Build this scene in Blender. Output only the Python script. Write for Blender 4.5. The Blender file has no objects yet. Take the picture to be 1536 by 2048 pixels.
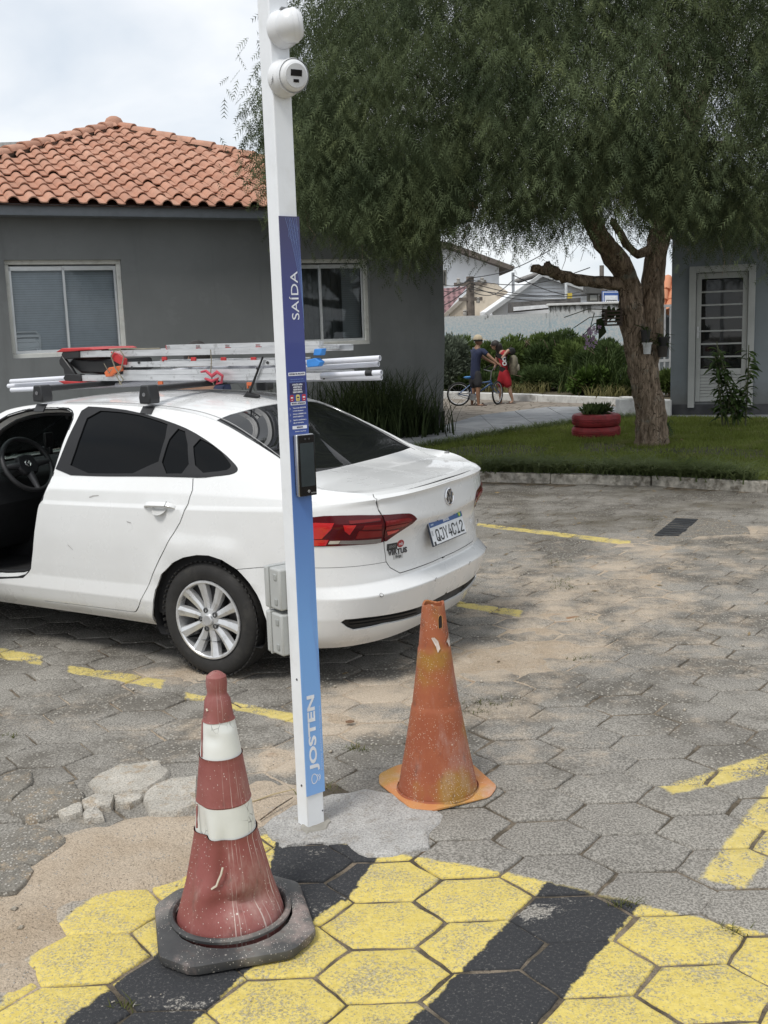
import bpy, bmesh, math, random
import numpy as np
from mathutils import Vector, Matrix, Euler
from mathutils.bvhtree import BVHTree
from mathutils.geometry import delaunay_2d_cdt
random.seed(7); rng = np.random.default_rng(7)
R = math.radians
scene = bpy.context.scene
C = scene.collection
# ---------------------------------------------------------------- camera
FPX, PITCH, ROLL, CAMH = 2150.3, 0.1718, 0.0334, 1.8311
def cam_axes():
    F = np.array([0, math.cos(PITCH), -math.sin(PITCH)]); R0 = np.array([1., 0, 0])
    D0 = np.array([0, -math.sin(PITCH), -math.cos(PITCH)])
    return F, math.cos(ROLL)*R0+math.sin(ROLL)*D0, -math.sin(ROLL)*R0+math.cos(ROLL)*D0
CF, CR, CD = cam_axes()
CAM = np.array([0, 0, CAMH])
cam_data = bpy.data.cameras.new("camera"); cam = bpy.data.objects.new("camera", cam_data); C.objects.link(cam)
cam_data.sensor_fit = 'HORIZONTAL'; cam_data.sensor_width = 36; cam_data.lens = 36*FPX/1536
cam_data.clip_start = .05; cam_data.clip_end = 2000
mw = Matrix(((CR[0], -CD[0], -CF[0], 0), (CR[1], -CD[1], -CF[1], 0), (CR[2], -CD[2], -CF[2], CAMH), (0, 0, 0, 1)))
cam.matrix_world = mw
scene.camera = cam
# ---------------------------------------------------------------- light
SUN_EL, SUN_AZ = 58, 215          # azimuth clockwise from +Y: behind and left of the camera
world = bpy.data.worlds.new("World"); scene.world = world; world.use_nodes = True
def build_world():
    nt = world.node_tree; N = nt.nodes; L = nt.links; N.clear()
    out = N.new('ShaderNodeOutputWorld'); bg = N.new('ShaderNodeBackground'); bg.inputs[1].default_value = .12
    sky = N.new('ShaderNodeTexSky'); sky.sky_type = 'NISHITA'; sky.sun_disc = False
    sky.sun_elevation = R(SUN_EL); sky.sun_rotation = R(SUN_AZ)
    tc = N.new('ShaderNodeTexCoord'); sep = N.new('ShaderNodeSeparateXYZ'); L.new(tc.outputs['Generated'], sep.inputs[0])
    ad = N.new('ShaderNodeMath'); ad.operation = 'ADD'; ad.inputs[1].default_value = .35; L.new(sep.outputs[2], ad.inputs[0])
    mx = N.new('ShaderNodeMath'); mx.operation = 'MAXIMUM'; mx.inputs[1].default_value = .12; L.new(ad.outputs[0], mx.inputs[0])
    dv = N.new('ShaderNodeVectorMath'); dv.operation = 'DIVIDE'; L.new(tc.outputs['Generated'], dv.inputs[0]); L.new(mx.outputs[0], dv.inputs[1])
    nz = N.new('ShaderNodeTexNoise'); nz.inputs['Scale'].default_value = 2.6; nz.inputs['Detail'].default_value = 5; nz.inputs['Roughness'].default_value = .5
    nz.inputs['Distortion'].default_value = .25
    L.new(dv.outputs[0], nz.inputs['Vector'])
    rp = N.new('ShaderNodeValToRGB'); e = rp.color_ramp.elements
    e[0].position = .34; e[0].color = (.70, .76, .83, 1); e[1].position = .62; e[1].color = (.98, .99, 1.0, 1)
    L.new(nz.outputs[0], rp.inputs[0])
    sc = N.new('ShaderNodeVectorMath'); sc.operation = 'SCALE'; sc.inputs[3].default_value = 6.2; L.new(rp.outputs[0], sc.inputs[0])
    m = N.new('ShaderNodeMixRGB'); m.inputs[0].default_value = .9; L.new(sky.outputs[0], m.inputs[1]); L.new(sc.outputs[0], m.inputs[2])
    L.new(m.outputs[0], bg.inputs[0]); L.new(bg.outputs[0], out.inputs[0])
build_world()
sun_d = bpy.data.lights.new("sun", 'SUN'); sun_d.energy = 1.5; sun_d.angle = R(14); sun_d.color = (1, .97, .92)
sun = bpy.data.objects.new("sun", sun_d); C.objects.link(sun)
sd = Vector((math.sin(R(SUN_AZ))*math.cos(R(SUN_EL)), math.cos(R(SUN_AZ))*math.cos(R(SUN_EL)), math.sin(R(SUN_EL))))
sun.rotation_euler = sd.to_track_quat('Z', 'Y').to_euler()
vs = scene.view_settings; vs.view_transform = 'Standard'; vs.look = 'None'; vs.exposure = .54; vs.gamma = 1; vs.use_curve_mapping = False
scene.cycles.use_denoising = True
scene.cycles.max_bounces = 8; scene.cycles.transparent_max_bounces = 12
# ---------------------------------------------------------------- measuring helpers: photo point -> place in the world
def ray(px, py): return CF + CR*(px-768)/FPX + CD*(py-1024)/FPX
def G(px, py, z=0.0):
    v = ray(px, py); t = (z-CAMH)/v[2]; return CAM+t*v
def onplane(px, py, P, n):
    v = ray(px, py); t = ((np.asarray(P)-CAM)@n)/(v@n); return CAM+t*v
def atY(px, py, Y):
    v = ray(px, py); return CAM+v*(Y/v[1])
def project(P):
    v = np.asarray(P, float)-CAM; d = v@CF; return 768+FPX*(v@CR)/d, 1024+FPX*(v@CD)/d
# ---------------------------------------------------------------- object helpers
def link(o, parent=None):
    C.objects.link(o)
    if parent is not None: o.parent = parent
    return o
def tag(o, label=None, cat=None, group=None, kind=None):
    if label: o['label'] = label
    if cat: o['category'] = cat
    if group: o['group'] = group
    if kind: o['kind'] = kind
    return o
def thing(name, label, cat, loc=(0, 0, 0), rz=0.0, group=None):
    o = bpy.data.objects.new(name, None); o.empty_display_size = .1; C.objects.link(o)
    o.location = loc; o.rotation_euler = (0, 0, rz); return tag(o, label, cat, group)
def sharp(me, deg):
    me.polygons.foreach_set('use_smooth', [True]*len(me.polygons))
    me.set_sharp_from_angle(angle=R(deg))
def np_mesh(name, verts, faces, smooth=None):
    """faces: int array (n,3) or (n,4)"""
    me = bpy.data.meshes.new(name); verts = np.asarray(verts, np.float32); faces = np.asarray(faces, np.int32)
    k = faces.shape[1]; n = len(faces)
    me.vertices.add(len(verts)); me.vertices.foreach_set('co', verts.ravel())
    me.loops.add(n*k); me.loops.foreach_set('vertex_index', faces.ravel())
    me.polygons.add(n); me.polygons.foreach_set('loop_start', np.arange(0, n*k, k, dtype=np.int32))
    me.update(calc_edges=True); me.validate()
    if smooth: me.polygons.foreach_set('use_smooth', [True]*n)
    return me
def np_obj(name, verts, faces, m, parent=None, smooth=None):
    me = np_mesh(name, verts, faces, smooth); me.materials.append(m)
    return link(bpy.data.objects.new(name, me), parent)
class MB:
    def __init__(s): s.v = []; s.f = []
    def add(s, vs, fs):
        b = len(s.v); s.v += [tuple(map(float, q)) for q in vs]; s.f += [tuple(b+i for i in f) for f in fs]; return s
    def box(s, c, d, rz=0, M=None):
        hx, hy, hz = d[0]/2, d[1]/2, d[2]/2
        vs = [Vector((x*hx, y*hy, z*hz)) for x in (-1, 1) for y in (-1, 1) for z in (-1, 1)]
        T = Matrix.Translation(Vector(c)) @ (M.to_4x4() if M is not None else Matrix.Rotation(rz, 4, 'Z'))
        return s.add([T@v for v in vs], [(0, 1, 3, 2), (4, 6, 7, 5), (0, 4, 5, 1), (2, 3, 7, 6), (0, 2, 6, 4), (1, 5, 7, 3)])
    def tube(s, pts, r, n=8, caps=True, closed=False):
        P = [Vector(p) for p in pts]; m = len(P); rr = r if hasattr(r, '__len__') else [r]*m
        up = None; rings = []
        for i in range(m):
            if closed: t = (P[(i+1) % m]-P[i-1]).normalized()
            else: t = (P[min(i+1, m-1)]-P[max(i-1, 0)]).normalized()
            if up is None:
                up = t.orthogonal().normalized()
            else:
                up = (up-t*up.dot(t))
                up = up.normalized() if up.length > 1e-6 else t.orthogonal().normalized()
            sd_ = t.cross(up)
            rings.append([P[i]+(up*math.cos(a)+sd_*math.sin(a))*rr[i] for a in [2*math.pi*k/n for k in range(n)]])
        vs = [v for q in rings for v in q]; fs = []
        for i in range(m if closed else m-1):
            j = (i+1) % m
            for k in range(n): fs.append((i*n+k, i*n+(k+1) % n, j*n+(k+1) % n, j*n+k))
        if caps and not closed: fs += [tuple(range(n))[::-1], tuple((m-1)*n+k for k in range(n))]
        return s.add(vs, fs)
    def lathe(s, prof, n=24, M=None, cap=False, ang=2*math.pi):
        full = abs(ang-2*math.pi) < 1e-6; k = n if full else n+1
        vs = [Vector((r*math.cos(ang*i/n), r*math.sin(ang*i/n), z)) for (r, z) in prof for i in range(k)]
        if M is not None: vs = [M@v for v in vs]
        fs = [(a*k+i, a*k+(i+1) % k, (a+1)*k+(i+1) % k, (a+1)*k+i) for a in range(len(prof)-1) for i in range(n)]
        if cap: fs += [tuple(range(k))[::-1], tuple((len(prof)-1)*k+i for i in range(k))]
        return s.add(vs, fs)
    def prism(s, poly, h, M=None):
        """poly in the xy plane, extruded along z by h"""
        n = len(poly); vs = [Vector((x, y, 0)) for x, y in poly]+[Vector((x, y, h)) for x, y in poly]
        if M is not None: vs = [M@v for v in vs]
        return s.add(vs, [tuple(range(n))[::-1], tuple(range(n, 2*n))]+[(i, (i+1) % n, n+(i+1) % n, n+i) for i in range(n)])
    def build(s, name, m, parent=None, smooth=None, bevel=0, fix=True):
        me = bpy.data.meshes.new(name); me.from_pydata(s.v, [], s.f)
        if fix:
            bm = bmesh.new(); bm.from_mesh(me); bmesh.ops.recalc_face_normals(bm, faces=bm.faces); bm.to_mesh(me); bm.free()
        if smooth: sharp(me, smooth)
        me.materials.append(m); o = link(bpy.data.objects.new(name, me), parent)
        if bevel:
            b = o.modifiers.new('bevel', 'BEVEL'); b.width = bevel; b.segments = 2; b.limit_method = 'ANGLE'; b.angle_limit = R(40)
            if not smooth: sharp(me, 30)
        return o
def copy_tree(o, parent=None):
    c = o.copy(); C.objects.link(c)
    if parent is not None: c.parent = parent
    for ch in o.children: copy_tree(ch, c)
    return c
def text(body, size, M, m, parent=None, name='lettering', weight=0.0, extrude=.0006, align='CENTER', sx=1.0, spacing=1.0):
    cu = bpy.data.curves.new(name, 'FONT'); cu.body = body; cu.size = size; cu.align_x = align; cu.align_y = 'CENTER'
    cu.extrude = extrude; cu.offset = weight; cu.space_character = spacing; cu.resolution_u = 3
    cu.materials.append(m); o = bpy.data.objects.new(name, cu); link(o, parent); o.matrix_local = M @ Matrix.Diagonal((sx, 1, 1, 1)); return o
# ---------------------------------------------------------------- materials
MATS = {}
class NT:
    def __init__(s, name):
        s.m = bpy.data.materials.new(name); s.m.use_nodes = True; s.t = s.m.node_tree; s.N = s.t.nodes; s.L = s.t.links
        s.p = s.N['Principled BSDF']; s.out = s.N['Material Output']
    def n(s, typ, **kw):
        o = s.N.new('ShaderNode'+typ)
        for k, v in kw.items(): setattr(o, k, v)
        return o
    def set(s, sock, v):
        if isinstance(v, bpy.types.NodeSocket): s.L.new(v, sock)
        elif v is not None:
            if hasattr(sock.default_value, '__len__') and not hasattr(v, '__len__'): sock.default_value = [v]*len(sock.default_value)
            elif hasattr(sock.default_value, '__len__') and len(sock.default_value) == 4 and len(v) == 3: sock.default_value = (*v, 1)
            else: sock.default_value = v
    def math(s, op, a, b=None, c=None, clamp=False):
        o = s.n('Math', operation=op, use_clamp=clamp)
        for i, q in enumerate((a, b, c)):
            if q is not None: s.set(o.inputs[i], q)
        return o.outputs[0]
    def mix(s, f, a, b, mode='MIX'):
        o = s.n('MixRGB', blend_type=mode); s.set(o.inputs[0], f); s.set(o.inputs[1], a); s.set(o.inputs[2], b); return o.outputs[0]
    def pos(s): return s.n('NewGeometry').outputs['Position']
    def obj(s): return s.n('TexCoord').outputs['Object']
    def noise(s, vec, scale, detail=4, rough=.55, dist=0):
        o = s.n('TexNoise'); s.set(o.inputs['Vector'], vec); o.inputs['Scale'].default_value = scale; o.inputs['Detail'].default_value = detail
        o.inputs['Roughness'].default_value = rough; o.inputs['Distortion'].default_value = dist; return o.outputs[0]
    def voro(s, vec, scale, feature='F1', out='Distance'):
        o = s.n('TexVoronoi', feature=feature); s.set(o.inputs['Vector'], vec); o.inputs['Scale'].default_value = scale; return o.outputs[out]
    def rng(s, v, a, b, lo=0., hi=1.):
        o = s.n('MapRange', interpolation_type='SMOOTHSTEP'); s.set(o.inputs[0], v)
        for i, q in enumerate((a, b, lo, hi)): o.inputs[1+i].default_value = q
        return o.outputs[0]
    def scale(s, vec, k):
        o = s.n('VectorMath', operation='MULTIPLY'); s.set(o.inputs[0], vec); o.inputs[1].default_value = k; return o.outputs[0]
    def bump(s, h, strength=.3, dist=.01):
        o = s.n('Bump'); o.inputs['Strength'].default_value = strength; o.inputs['Distance'].default_value = dist; s.set(o.inputs['Height'], h)
        s.L.new(o.outputs[0], s.p.inputs['Normal'])
    def base(s, c, rough=.6, metal=0, spec=None):
        s.set(s.p.inputs['Base Color'], c); s.set(s.p.inputs['Roughness'], rough); s.set(s.p.inputs['Metallic'], metal)
        if spec is not None: s.p.inputs['Specular IOR Level'].default_value = spec
        return s
def mat(name, col, rough=.55, metal=0., var=.12, scale=6., bump=0., bscale=60., coat=0., spec=None, world_co=False, dirt=None, transl=0.):
    """plain procedural material: colour varied by noise, optional fine bump, coat, dirt patches"""
    if name in MATS: return MATS[name]
    t = NT(name); vec = t.pos() if world_co else t.obj()
    nz = t.noise(vec, scale, 5, .6)
    c = t.mix(t.rng(nz, .3, .7), tuple(q*(1-var) for q in col), tuple(min(1, q*(1+var)) for q in col))
    if dirt: c = t.mix(t.math('MULTIPLY', t.rng(t.noise(vec, dirt[1], 6, .65), .5, .72), dirt[2]), c, dirt[0])
    t.base(c, rough, metal, spec)
    t.set(t.p.inputs['Roughness'], t.rng(t.noise(vec, scale*2.3, 3), .3, .7, max(.02, rough-.06), min(1, rough+.06)))
    if coat: t.p.inputs['Coat Weight'].default_value = coat; t.p.inputs['Coat Roughness'].default_value = .05
    if bump: t.bump(t.noise(vec, bscale, 4, .6), bump, .004)
    if transl:
        tr = t.n('BsdfTranslucent'); t.set(tr.inputs[0], c); mx = t.n('MixShader'); mx.inputs[0].default_value = transl
        t.L.new(t.p.outputs[0], mx.inputs[1]); t.L.new(tr.outputs[0], mx.inputs[2]); t.L.new(mx.outputs[0], t.out.inputs[0])
    MATS[name] = t.m; return t.m
def glass_mat(name, tint, transp, rough=.02):
    if name in MATS: return MATS[name]
    t = NT(name); tr = t.n('BsdfTransparent'); tr.inputs[0].default_value = (*tint, 1)
    gl = t.n('BsdfGlossy'); gl.inputs['Roughness'].default_value = rough
    df = t.n('BsdfDiffuse'); df.inputs[0].default_value = (*[q*.06 for q in tint], 1)
    m1 = t.n('MixShader'); m1.inputs[0].default_value = transp; t.L.new(df.outputs[0], m1.inputs[1]); t.L.new(tr.outputs[0], m1.inputs[2])
    fr = t.n('Fresnel'); fr.inputs[0].default_value = 1.5
    m2 = t.n('MixShader'); t.L.new(fr.outputs[0], m2.inputs[0]); t.L.new(m1.outputs[0], m2.inputs[1]); t.L.new(gl.outputs[0], m2.inputs[2])
    t.L.new(m2.outputs[0], t.out.inputs[0]); MATS[name] = t.m; return t.m
BLACK = mat('black_plastic', (.018, .018, .019), .45, var=.2)
RUBBER = mat('rubber', (.022, .021, .020), .75, var=.2, bump=.1)
WHITE_MET = mat('white_powder_coat', (.78, .80, .82), .4, var=.03, dirt=((.55, .55, .53), 9, .25))
ALU = mat('aluminium', (.62, .63, .65), .38, .85, var=.08, scale=14)
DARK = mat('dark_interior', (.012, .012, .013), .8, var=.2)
# ================================================================ GROUND
def fbm(x, y, seed=0, octs=4, f0=1.0):
    r = np.random.default_rng(seed); out = np.zeros_like(x); amp = 1; tot = 0; f = f0
    for o in range(octs):
        for k in range(3):
            a = r.uniform(0, 2*np.pi); ph = r.uniform(0, 6.28); w = f*r.uniform(.7, 1.4)
            ph2 = r.uniform(0, 6.28); 
            out += amp*np.sin(w*(x*np.cos(a)+y*np.sin(a))+ph+1.7*np.sin(w*.6*(x*np.sin(a)-y*np.cos(a))+ph2))
        tot += 3*amp*.6; amp *= .55; f *= 2.1
    return out/tot
# sand blobs (world x, y, radius x, radius y, strength): bare sand over and between the pavers
def gblob(px, py, rx, ry, s): q = G(px, py); return (q[0], q[1], rx, ry, s)
SAND = [gblob(150, 1735, .21, .26, 1.3), gblob(30, 1850, .15, .22, 1.3), gblob(330, 1660, .19, .12, 1.2), gblob(30, 1950, .10, .12, .9),
        gblob(270, 1730, .2, .16, 1.2), gblob(520, 1600, .14, .22, .9),
        gblob(700, 1440, .30, .24, .95), gblob(560, 1520, .16, .2, .9), gblob(760, 1390, .45, .26, .9), gblob(360, 1350, .5, .3, .6),
        gblob(980, 1330, .5, .45, .85), gblob(1130, 1240, .5, .7, .7), gblob(1250, 1150, .4, 1.0, .7), gblob(1290, 1100, .5, .8, .6), gblob(1100, 1300, .5, .3, .75),
        gblob(1450, 1065, .8, .3, .8), gblob(330, 1470, .5, .35, .42), gblob(120, 1420, .5, .4, .4)]
def sandmask(x, y):
    m = np.zeros_like(x)
    for (cx, cy, rx, ry, s) in SAND:
        if cy > 4.3: s = s*.72
        m = np.maximum(m, s*np.exp(-(((x-cx)/rx)**2+((y-cy)/ry)**2)*1.1))
    return m
# --- shader helpers: masks as functions of the place (world position)
def quad_mask(t, pos2, corners, soft=.012, nz=None):
    """1 inside the convex polygon (world xy)"""
    res = None; n = len(corners); area = sum(corners[i][0]*corners[(i+1) % n][1]-corners[(i+1) % n][0]*corners[i][1] for i in range(n))
    if area < 0: corners = corners[::-1]
    for i in range(n):
        a = corners[i]; b = corners[(i+1) % n]; dx, dy = b[0]-a[0], b[1]-a[1]; L = math.hypot(dx, dy)
        nx, ny = -dy/L, dx/L
        d = t.n('VectorMath', operation='DOT_PRODUCT'); t.set(d.inputs[0], pos2); d.inputs[1].default_value = (nx, ny, 0)
        v = t.math('SUBTRACT', d.outputs['Value'], nx*a[0]+ny*a[1])
        res = v if res is None else t.math('MINIMUM', res, v)
    if nz is not None: res = t.math('ADD', res, nz)
    return t.rng(res, -soft, soft)
def blob_mask(t, pos, blobs):
    res = None
    for (cx, cy, rx, ry, s) in blobs:
        a = t.n('VectorMath', operation='SUBTRACT'); t.set(a.inputs[0], pos); a.inputs[1].default_value = (cx, cy, 0)
        b = t.n('VectorMath', operation='MULTIPLY'); t.set(b.inputs[0], a.outputs[0]); b.inputs[1].default_value = (1/rx, 1/ry, 0)
        c = t.n('VectorMath', operation='DOT_PRODUCT'); t.set(c.inputs[0], b.outputs[0]); t.set(c.inputs[1], b.outputs[0])
        e = t.math('MULTIPLY', t.math('EXPONENT', t.math('MULTIPLY', c.outputs['Value'], -.8)), s)
        res = e if res is None else t.math('MAXIMUM', res, e)
    return res
def gq(*pts): return [tuple(G(*p)[:2]) for p in pts]
BAND_TOP = (gq((840, 1707), (1095, 1762)), gq((1095, 1762), (1536, 1840)))
YLINES = [gq((-60, 1285), (82, 1312), (82, 1330), (-60, 1306)), gq((138, 1331), (330, 1360), (322, 1378), (136, 1346)), gq((372, 1386), (590, 1428), (590, 1446), (372, 1396)),
          gq((955, 1046), (1262, 1082), (1258, 1091), (955, 1052)), gq((915, 1203), (1046, 1222), (1040, 1234), (913, 1213)),
          gq((1322, 1575), (1560, 1500), (1560, 1545), (1345, 1590)), gq((1396, 1757), (1490, 1778), (1620, 1600), (1600, 1490), (1536, 1575)), ]
BLACKS = [gq((552, 1676), (538, 1752), (690, 1802), (775, 1690)), gq((585, 1708), (285, 1922), (466, 1962), (718, 1772)), gq((335, 1888), (60, 2095), (335, 2095), (512, 1925)),
          gq((1108, 1752), (796, 2066), (1062, 2070), (1294, 1794))]
def band_quads():
    return gq((1700, 1868), (1095, 1761), (840, 1706), (620, 1655), (370, 1690), (215, 1772), (112, 1850), (10, 1990))+[(-1.13, 1.0), (1.9, 1.0)]
def paving_mat():
    t = NT('paver_concrete'); pos = t.pos()
    big = t.noise(pos, 1.1, 5, .6); mid = t.noise(pos, 9, 5, .65); fine = t.noise(pos, 120, 4, .75); grit = t.voro(pos, 75)
    rnd = t.n('ObjectInfo').outputs['Random']
    base = t.mix(t.rng(big, .35, .65), (.205, .188, .162), (.315, .292, .252))
    base = t.mix(t.math('MULTIPLY', rnd, .45), base, (.20, .184, .158))
    base = t.mix(t.rng(mid, .35, .75), base, t.mix(.5, base, (.34, .32, .28)))
    base = t.mix(t.rng(fine, .40, .60), t.mix(.50, base, (.03, .03, .028)), t.mix(.30, base, (.60, .57, .52)))
    # exposed pebbles where the surface has worn away
    sep = t.n('SeparateXYZ'); t.set(sep.inputs[0], pos)
    worn = t.math('MULTIPLY', t.rng(t.noise(pos, 1.7, 5, .65), .42, .60), t.rng(sep.outputs[1], 3.4, 4.6))
    pv = t.n('TexVoronoi', feature='F1'); t.set(pv.inputs['Vector'], t.scale(pos, (1, 1.0, 1))); pv.inputs['Scale'].default_value = 62
    peb = t.rng(pv.outputs['Distance'], .42, .30); pcol = t.mix(t.rng(pv.outputs['Color'], .2, .8), (.16, .145, .12), (.50, .47, .41))
    base = t.mix(t.math('MULTIPLY', worn, .75), base, t.mix(peb, (.105, .094, .078), pcol))
    # moss and dark damp staining far from the camera, along the kerb
    base = t.mix(t.math('MULTIPLY', t.rng(t.noise(pos, .9, 5, .65), .45, .7), t.rng(sep.outputs[1], 6.5, 9.5, 0, .8)), base, (.10, .085, .058))
    # dust of sand
    sm = blob_mask(t, pos, SAND+[gblob(1180, 1200, 1.2, 1.9, .62), gblob(900, 1420, .9, .5, .55), gblob(1350, 1120, 1.2, 1.3, .5), gblob(1050, 1500, .45, .4, .45)])
    dust = t.math('MULTIPLY', t.rng(t.math('ADD', sm, t.math('MULTIPLY', t.math('SUBTRACT', t.noise(pos, 4, 7, .72), .5), 1.9)), .30, .95), .8)
    base = t.mix(dust, base, (.47, .385, .29))
    base = t.mix(t.math('MULTIPLY', dust, t.rng(fine, .45, .6)), base, (.56, .47, .37))
    # old paint
    wob = t.math('MULTIPLY', t.math('SUBTRACT', t.noise(pos, 16, 4, .7), .5), .05)
    wear = t.noise(pos, 105, 5, .8); wear2 = t.noise(pos, 7, 5, .7)
    ink = t.rng(t.math('ADD', t.math('MULTIPLY', wear, .8), t.math('MULTIPLY', wear2, .35)), .515, .575)
    inkv = t.rng(t.math('ADD', t.math('MULTIPLY', wear, .75), t.math('MULTIPLY', wear2, .6)), .60, .66)
    yc = t.mix(t.rng(t.noise(pos, 40, 4, .7), .3, .7), (.58, .455, .115), (.68, .55, .17))
    band = quad_mask(t, pos, band_quads(), .008, wob)
    col = t.mix(t.math('MULTIPLY', band, t.math('SUBTRACT', 1.0, t.math('MULTIPLY', t.math('SUBTRACT', 1.0, ink), .72))), base, yc)
    bl = None
    for q in BLACKS:
        m = quad_mask(t, pos, q, .005, wob); bl = m if bl is None else t.math('MAXIMUM', bl, m)
    hole = blob_mask(t, pos, [(*G(1075, 1828)[:2], .12, .06, .16), (*G(1170, 1800)[:2], .09, .04, .12), (*G(640, 1705)[:2], .14, .05, .10), (*G(420, 1985)[:2], .12, .05, .08)])
    chip = t.rng(t.math('ADD', hole, t.math('ADD', t.math('MULTIPLY', t.noise(pos, 4.2, 4, .6), .8), t.math('MULTIPLY', t.noise(pos, 60, 4, .8), .4))), .79, .73)
    blk = t.mix(t.rng(wear, .54, .68), (.036, .037, .040), (.16, .155, .145))
    col = t.mix(t.math('MULTIPLY', bl, band), col, t.mix(chip, base, blk))
    yl = None
    for q in YLINES:
        m = quad_mask(t, pos, q, .010, t.math('MULTIPLY', wob, 1.0)); yl = m if yl is None else t.math('MAXIMUM', yl, m)
    yc2 = t.mix(t.rng(t.noise(pos, 30, 4, .7), .3, .7), (.56, .445, .13), (.66, .54, .20))
    col = t.mix(t.math('MULTIPLY', yl, t.math('MULTIPLY', inkv, .95)), col, yc2)
    # dirt that settled into hollows of the paint
    t.base(col, .85, 0, .25)
    h = t.math('ADD', t.math('MULTIPLY', fine, 1.0), t.math('MULTIPLY', t.math('SUBTRACT', 1.0, grit), .5))
    h = t.math('ADD', h, t.math('MULTIPLY', t.math('MULTIPLY', peb, worn), 1.6))
    t.bump(h, .75, .0045)
    return t.m
def sand_mat():
    t = NT('sand'); pos = t.pos()
    a = t.noise(pos, 3, 5, .6); f = t.noise(pos, 170, 5, .85); p = t.voro(pos, 70)
    c = t.mix(t.rng(a, .3, .7), (.56, .445, .325), (.68, .57, .445))
    c = t.mix(t.rng(t.noise(pos, 2.2, 4, .6), .6, .72), c, (.40, .22, .12))
    c = t.mix(t.rng(f, .44, .56), t.mix(.42, c, (.15, .115, .08)), c)
    c = t.mix(t.math('MULTIPLY', t.rng(p, .28, .16), t.rng(t.noise(pos, 12, 3), .5, .6)), c, (.5, .47, .42))
    # joints between pavers collect dark soil outside the bare sand
    sm = blob_mask(t, pos, SAND)
    c = t.mix(t.math('MULTIPLY', t.rng(sm, .45, .12), t.rng(t.noise(pos, 5, 5, .7), .3, .62, .45, .95)), c, (.085, .073, .055))
    t.base(c, .95, 0, .15); t.bump(t.math('ADD', t.math('ADD', f, t.math('MULTIPLY', t.noise(pos, 28, 5, .7), 3.0)), t.math('MULTIPLY', t.rng(p, .35, .15), .8)), 1.0, .006); return t.m
SANDM = sand_mat(); PAVM = paving_mat()
soil = mat('soil', (.10, .08, .055), .95, var=.35, scale=3, bump=.4, world_co=True)
# ground sheet to the horizon
o = np_obj('ground', [(-600, -50, -.06), (600, -50, -.06), (600, 900, -.06), (-600, 900, -.06)], [(0, 1, 2, 3)], soil); tag(o, kind='structure')
# sand bed: real relief; rises above the pavers where bare sand lies on them
gx = np.concatenate([np.arange(-3.2, 3.2, .03), np.arange(3.2, 7.5, .12)]); gx = np.concatenate([np.arange(-7, -3.2, .12), gx])
gy = np.concatenate([np.arange(1.2, 6.5, .03), np.arange(6.5, 13.4, .07)])
X, Y = np.meshgrid(gx, gy); nzf = fbm(X, Y, 3, 5, 3.0); sm = sandmask(X, Y)
Z = -.0078 + .0105*np.clip(sm*1.25+nzf*.55*np.minimum(1, sm*1.8)-.30, 0, 1.3)/.45 + .0022*fbm(X, Y, 9, 3, 18)
Z = np.minimum(Z, .010+.003*nzf)
idx = np.arange(X.size).reshape(X.shape)
F4 = np.stack([idx[:-1, :-1], idx[:-1, 1:], idx[1:, 1:], idx[1:, :-1]], -1).reshape(-1, 4)
# the bed stops at the far kerb of the lot
KN = [(-7.5, 15.2), (-1.2, 13.1), (1.08, 12.47), (1.91, 12.12), (2.94, 11.68), (3.97, 10.96), (5.2, 9.95), (8.5, 7.2)]
kn = np.array(KN)
def kerb_y(x): return np.interp(x, kn[:, 0], kn[:, 1])
cx, cy = X.ravel()[F4].mean(1), Y.ravel()[F4].mean(1)
F4 = F4[cy < kerb_y(cx)+.05]
paving = np_obj('pavement', np.stack([X.ravel(), Y.ravel(), Z.ravel()], 1), F4, SANDM, smooth=True); tag(paving, kind='structure')
# hexagonal pavers
CX, CY, RH = .295, .265, .295/1.5
def hexmesh(seed, gap=.006):
    r = random.Random(seed); base = [(-RH, 0), (-RH/2, CY/2), (RH/2, CY/2), (RH, 0), (RH/2, -CY/2), (-RH/2, -CY/2)]
    ring = []
    for i in range(6):
        a, b = base[i], base[(i+1) % 6]
        for k in range(3):
            f = k/3; ring.append((a[0]+(b[0]-a[0])*f+r.gauss(0, .0021), a[1]+(b[1]-a[1])*f+r.gauss(0, .0021)))
    vs = []; n = len(ring)
    def off(d, z): 
        for (x, y) in ring:
            L = math.hypot(x, y); k = 1-(d+r.random()*.003)/L; vs.append((x*k, y*k, z))
    off(gap+.012, .0); off(gap+.004, -.0016); off(gap, -.006); off(gap, -.05)
    vs.append((0, 0, .0012)); cidx = len(vs)-1; fs = []
    for i in range(n):
        j = (i+1) % n; fs.append((cidx, i, j))
        for a in range(3): fs += [(a*n+i, (a+1)*n+i, (a+1)*n+j), (a*n+i, (a+1)*n+j, a*n+j)]
    me = bpy.data.meshes.new('hex_paver'); me.from_pydata(vs, [], fs)
    bm = bmesh.new(); bm.from_mesh(me); bmesh.ops.recalc_face_normals(bm, faces=bm.faces); bm.to_mesh(me); bm.free()
    sharp(me, 50); me.materials.append(PAVM); return me
HEX = [hexmesh(s, .0024+.0014*(s % 3)) for s in range(10)]
MISSING = [G(*q)[:2] for q in ((150, 1745), (330, 1665), (60, 1850), (250, 1700), (560, 1610))]
cells = []
for i in range(-34, 40):
    for j in range(-9, 46):
        x = .25+CX*i; y = 2.945+CY*j+(CY/2 if i % 2 else 0)
        if y > kerb_y(x)-.12: continue
        p = project((x, y, 0))
        if y < 1.5 or abs(x-.1) > 1.9+.62*y or p[1] > 2600: continue
        if any(math.hypot(x-m[0], y-m[1]) < .17 for m in MISSING): continue
        cells.append((p[1] < 1000 or p[0] < -60 or p[0] > 1600 or p[1] > 2130, -p[1], x, y))
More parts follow.
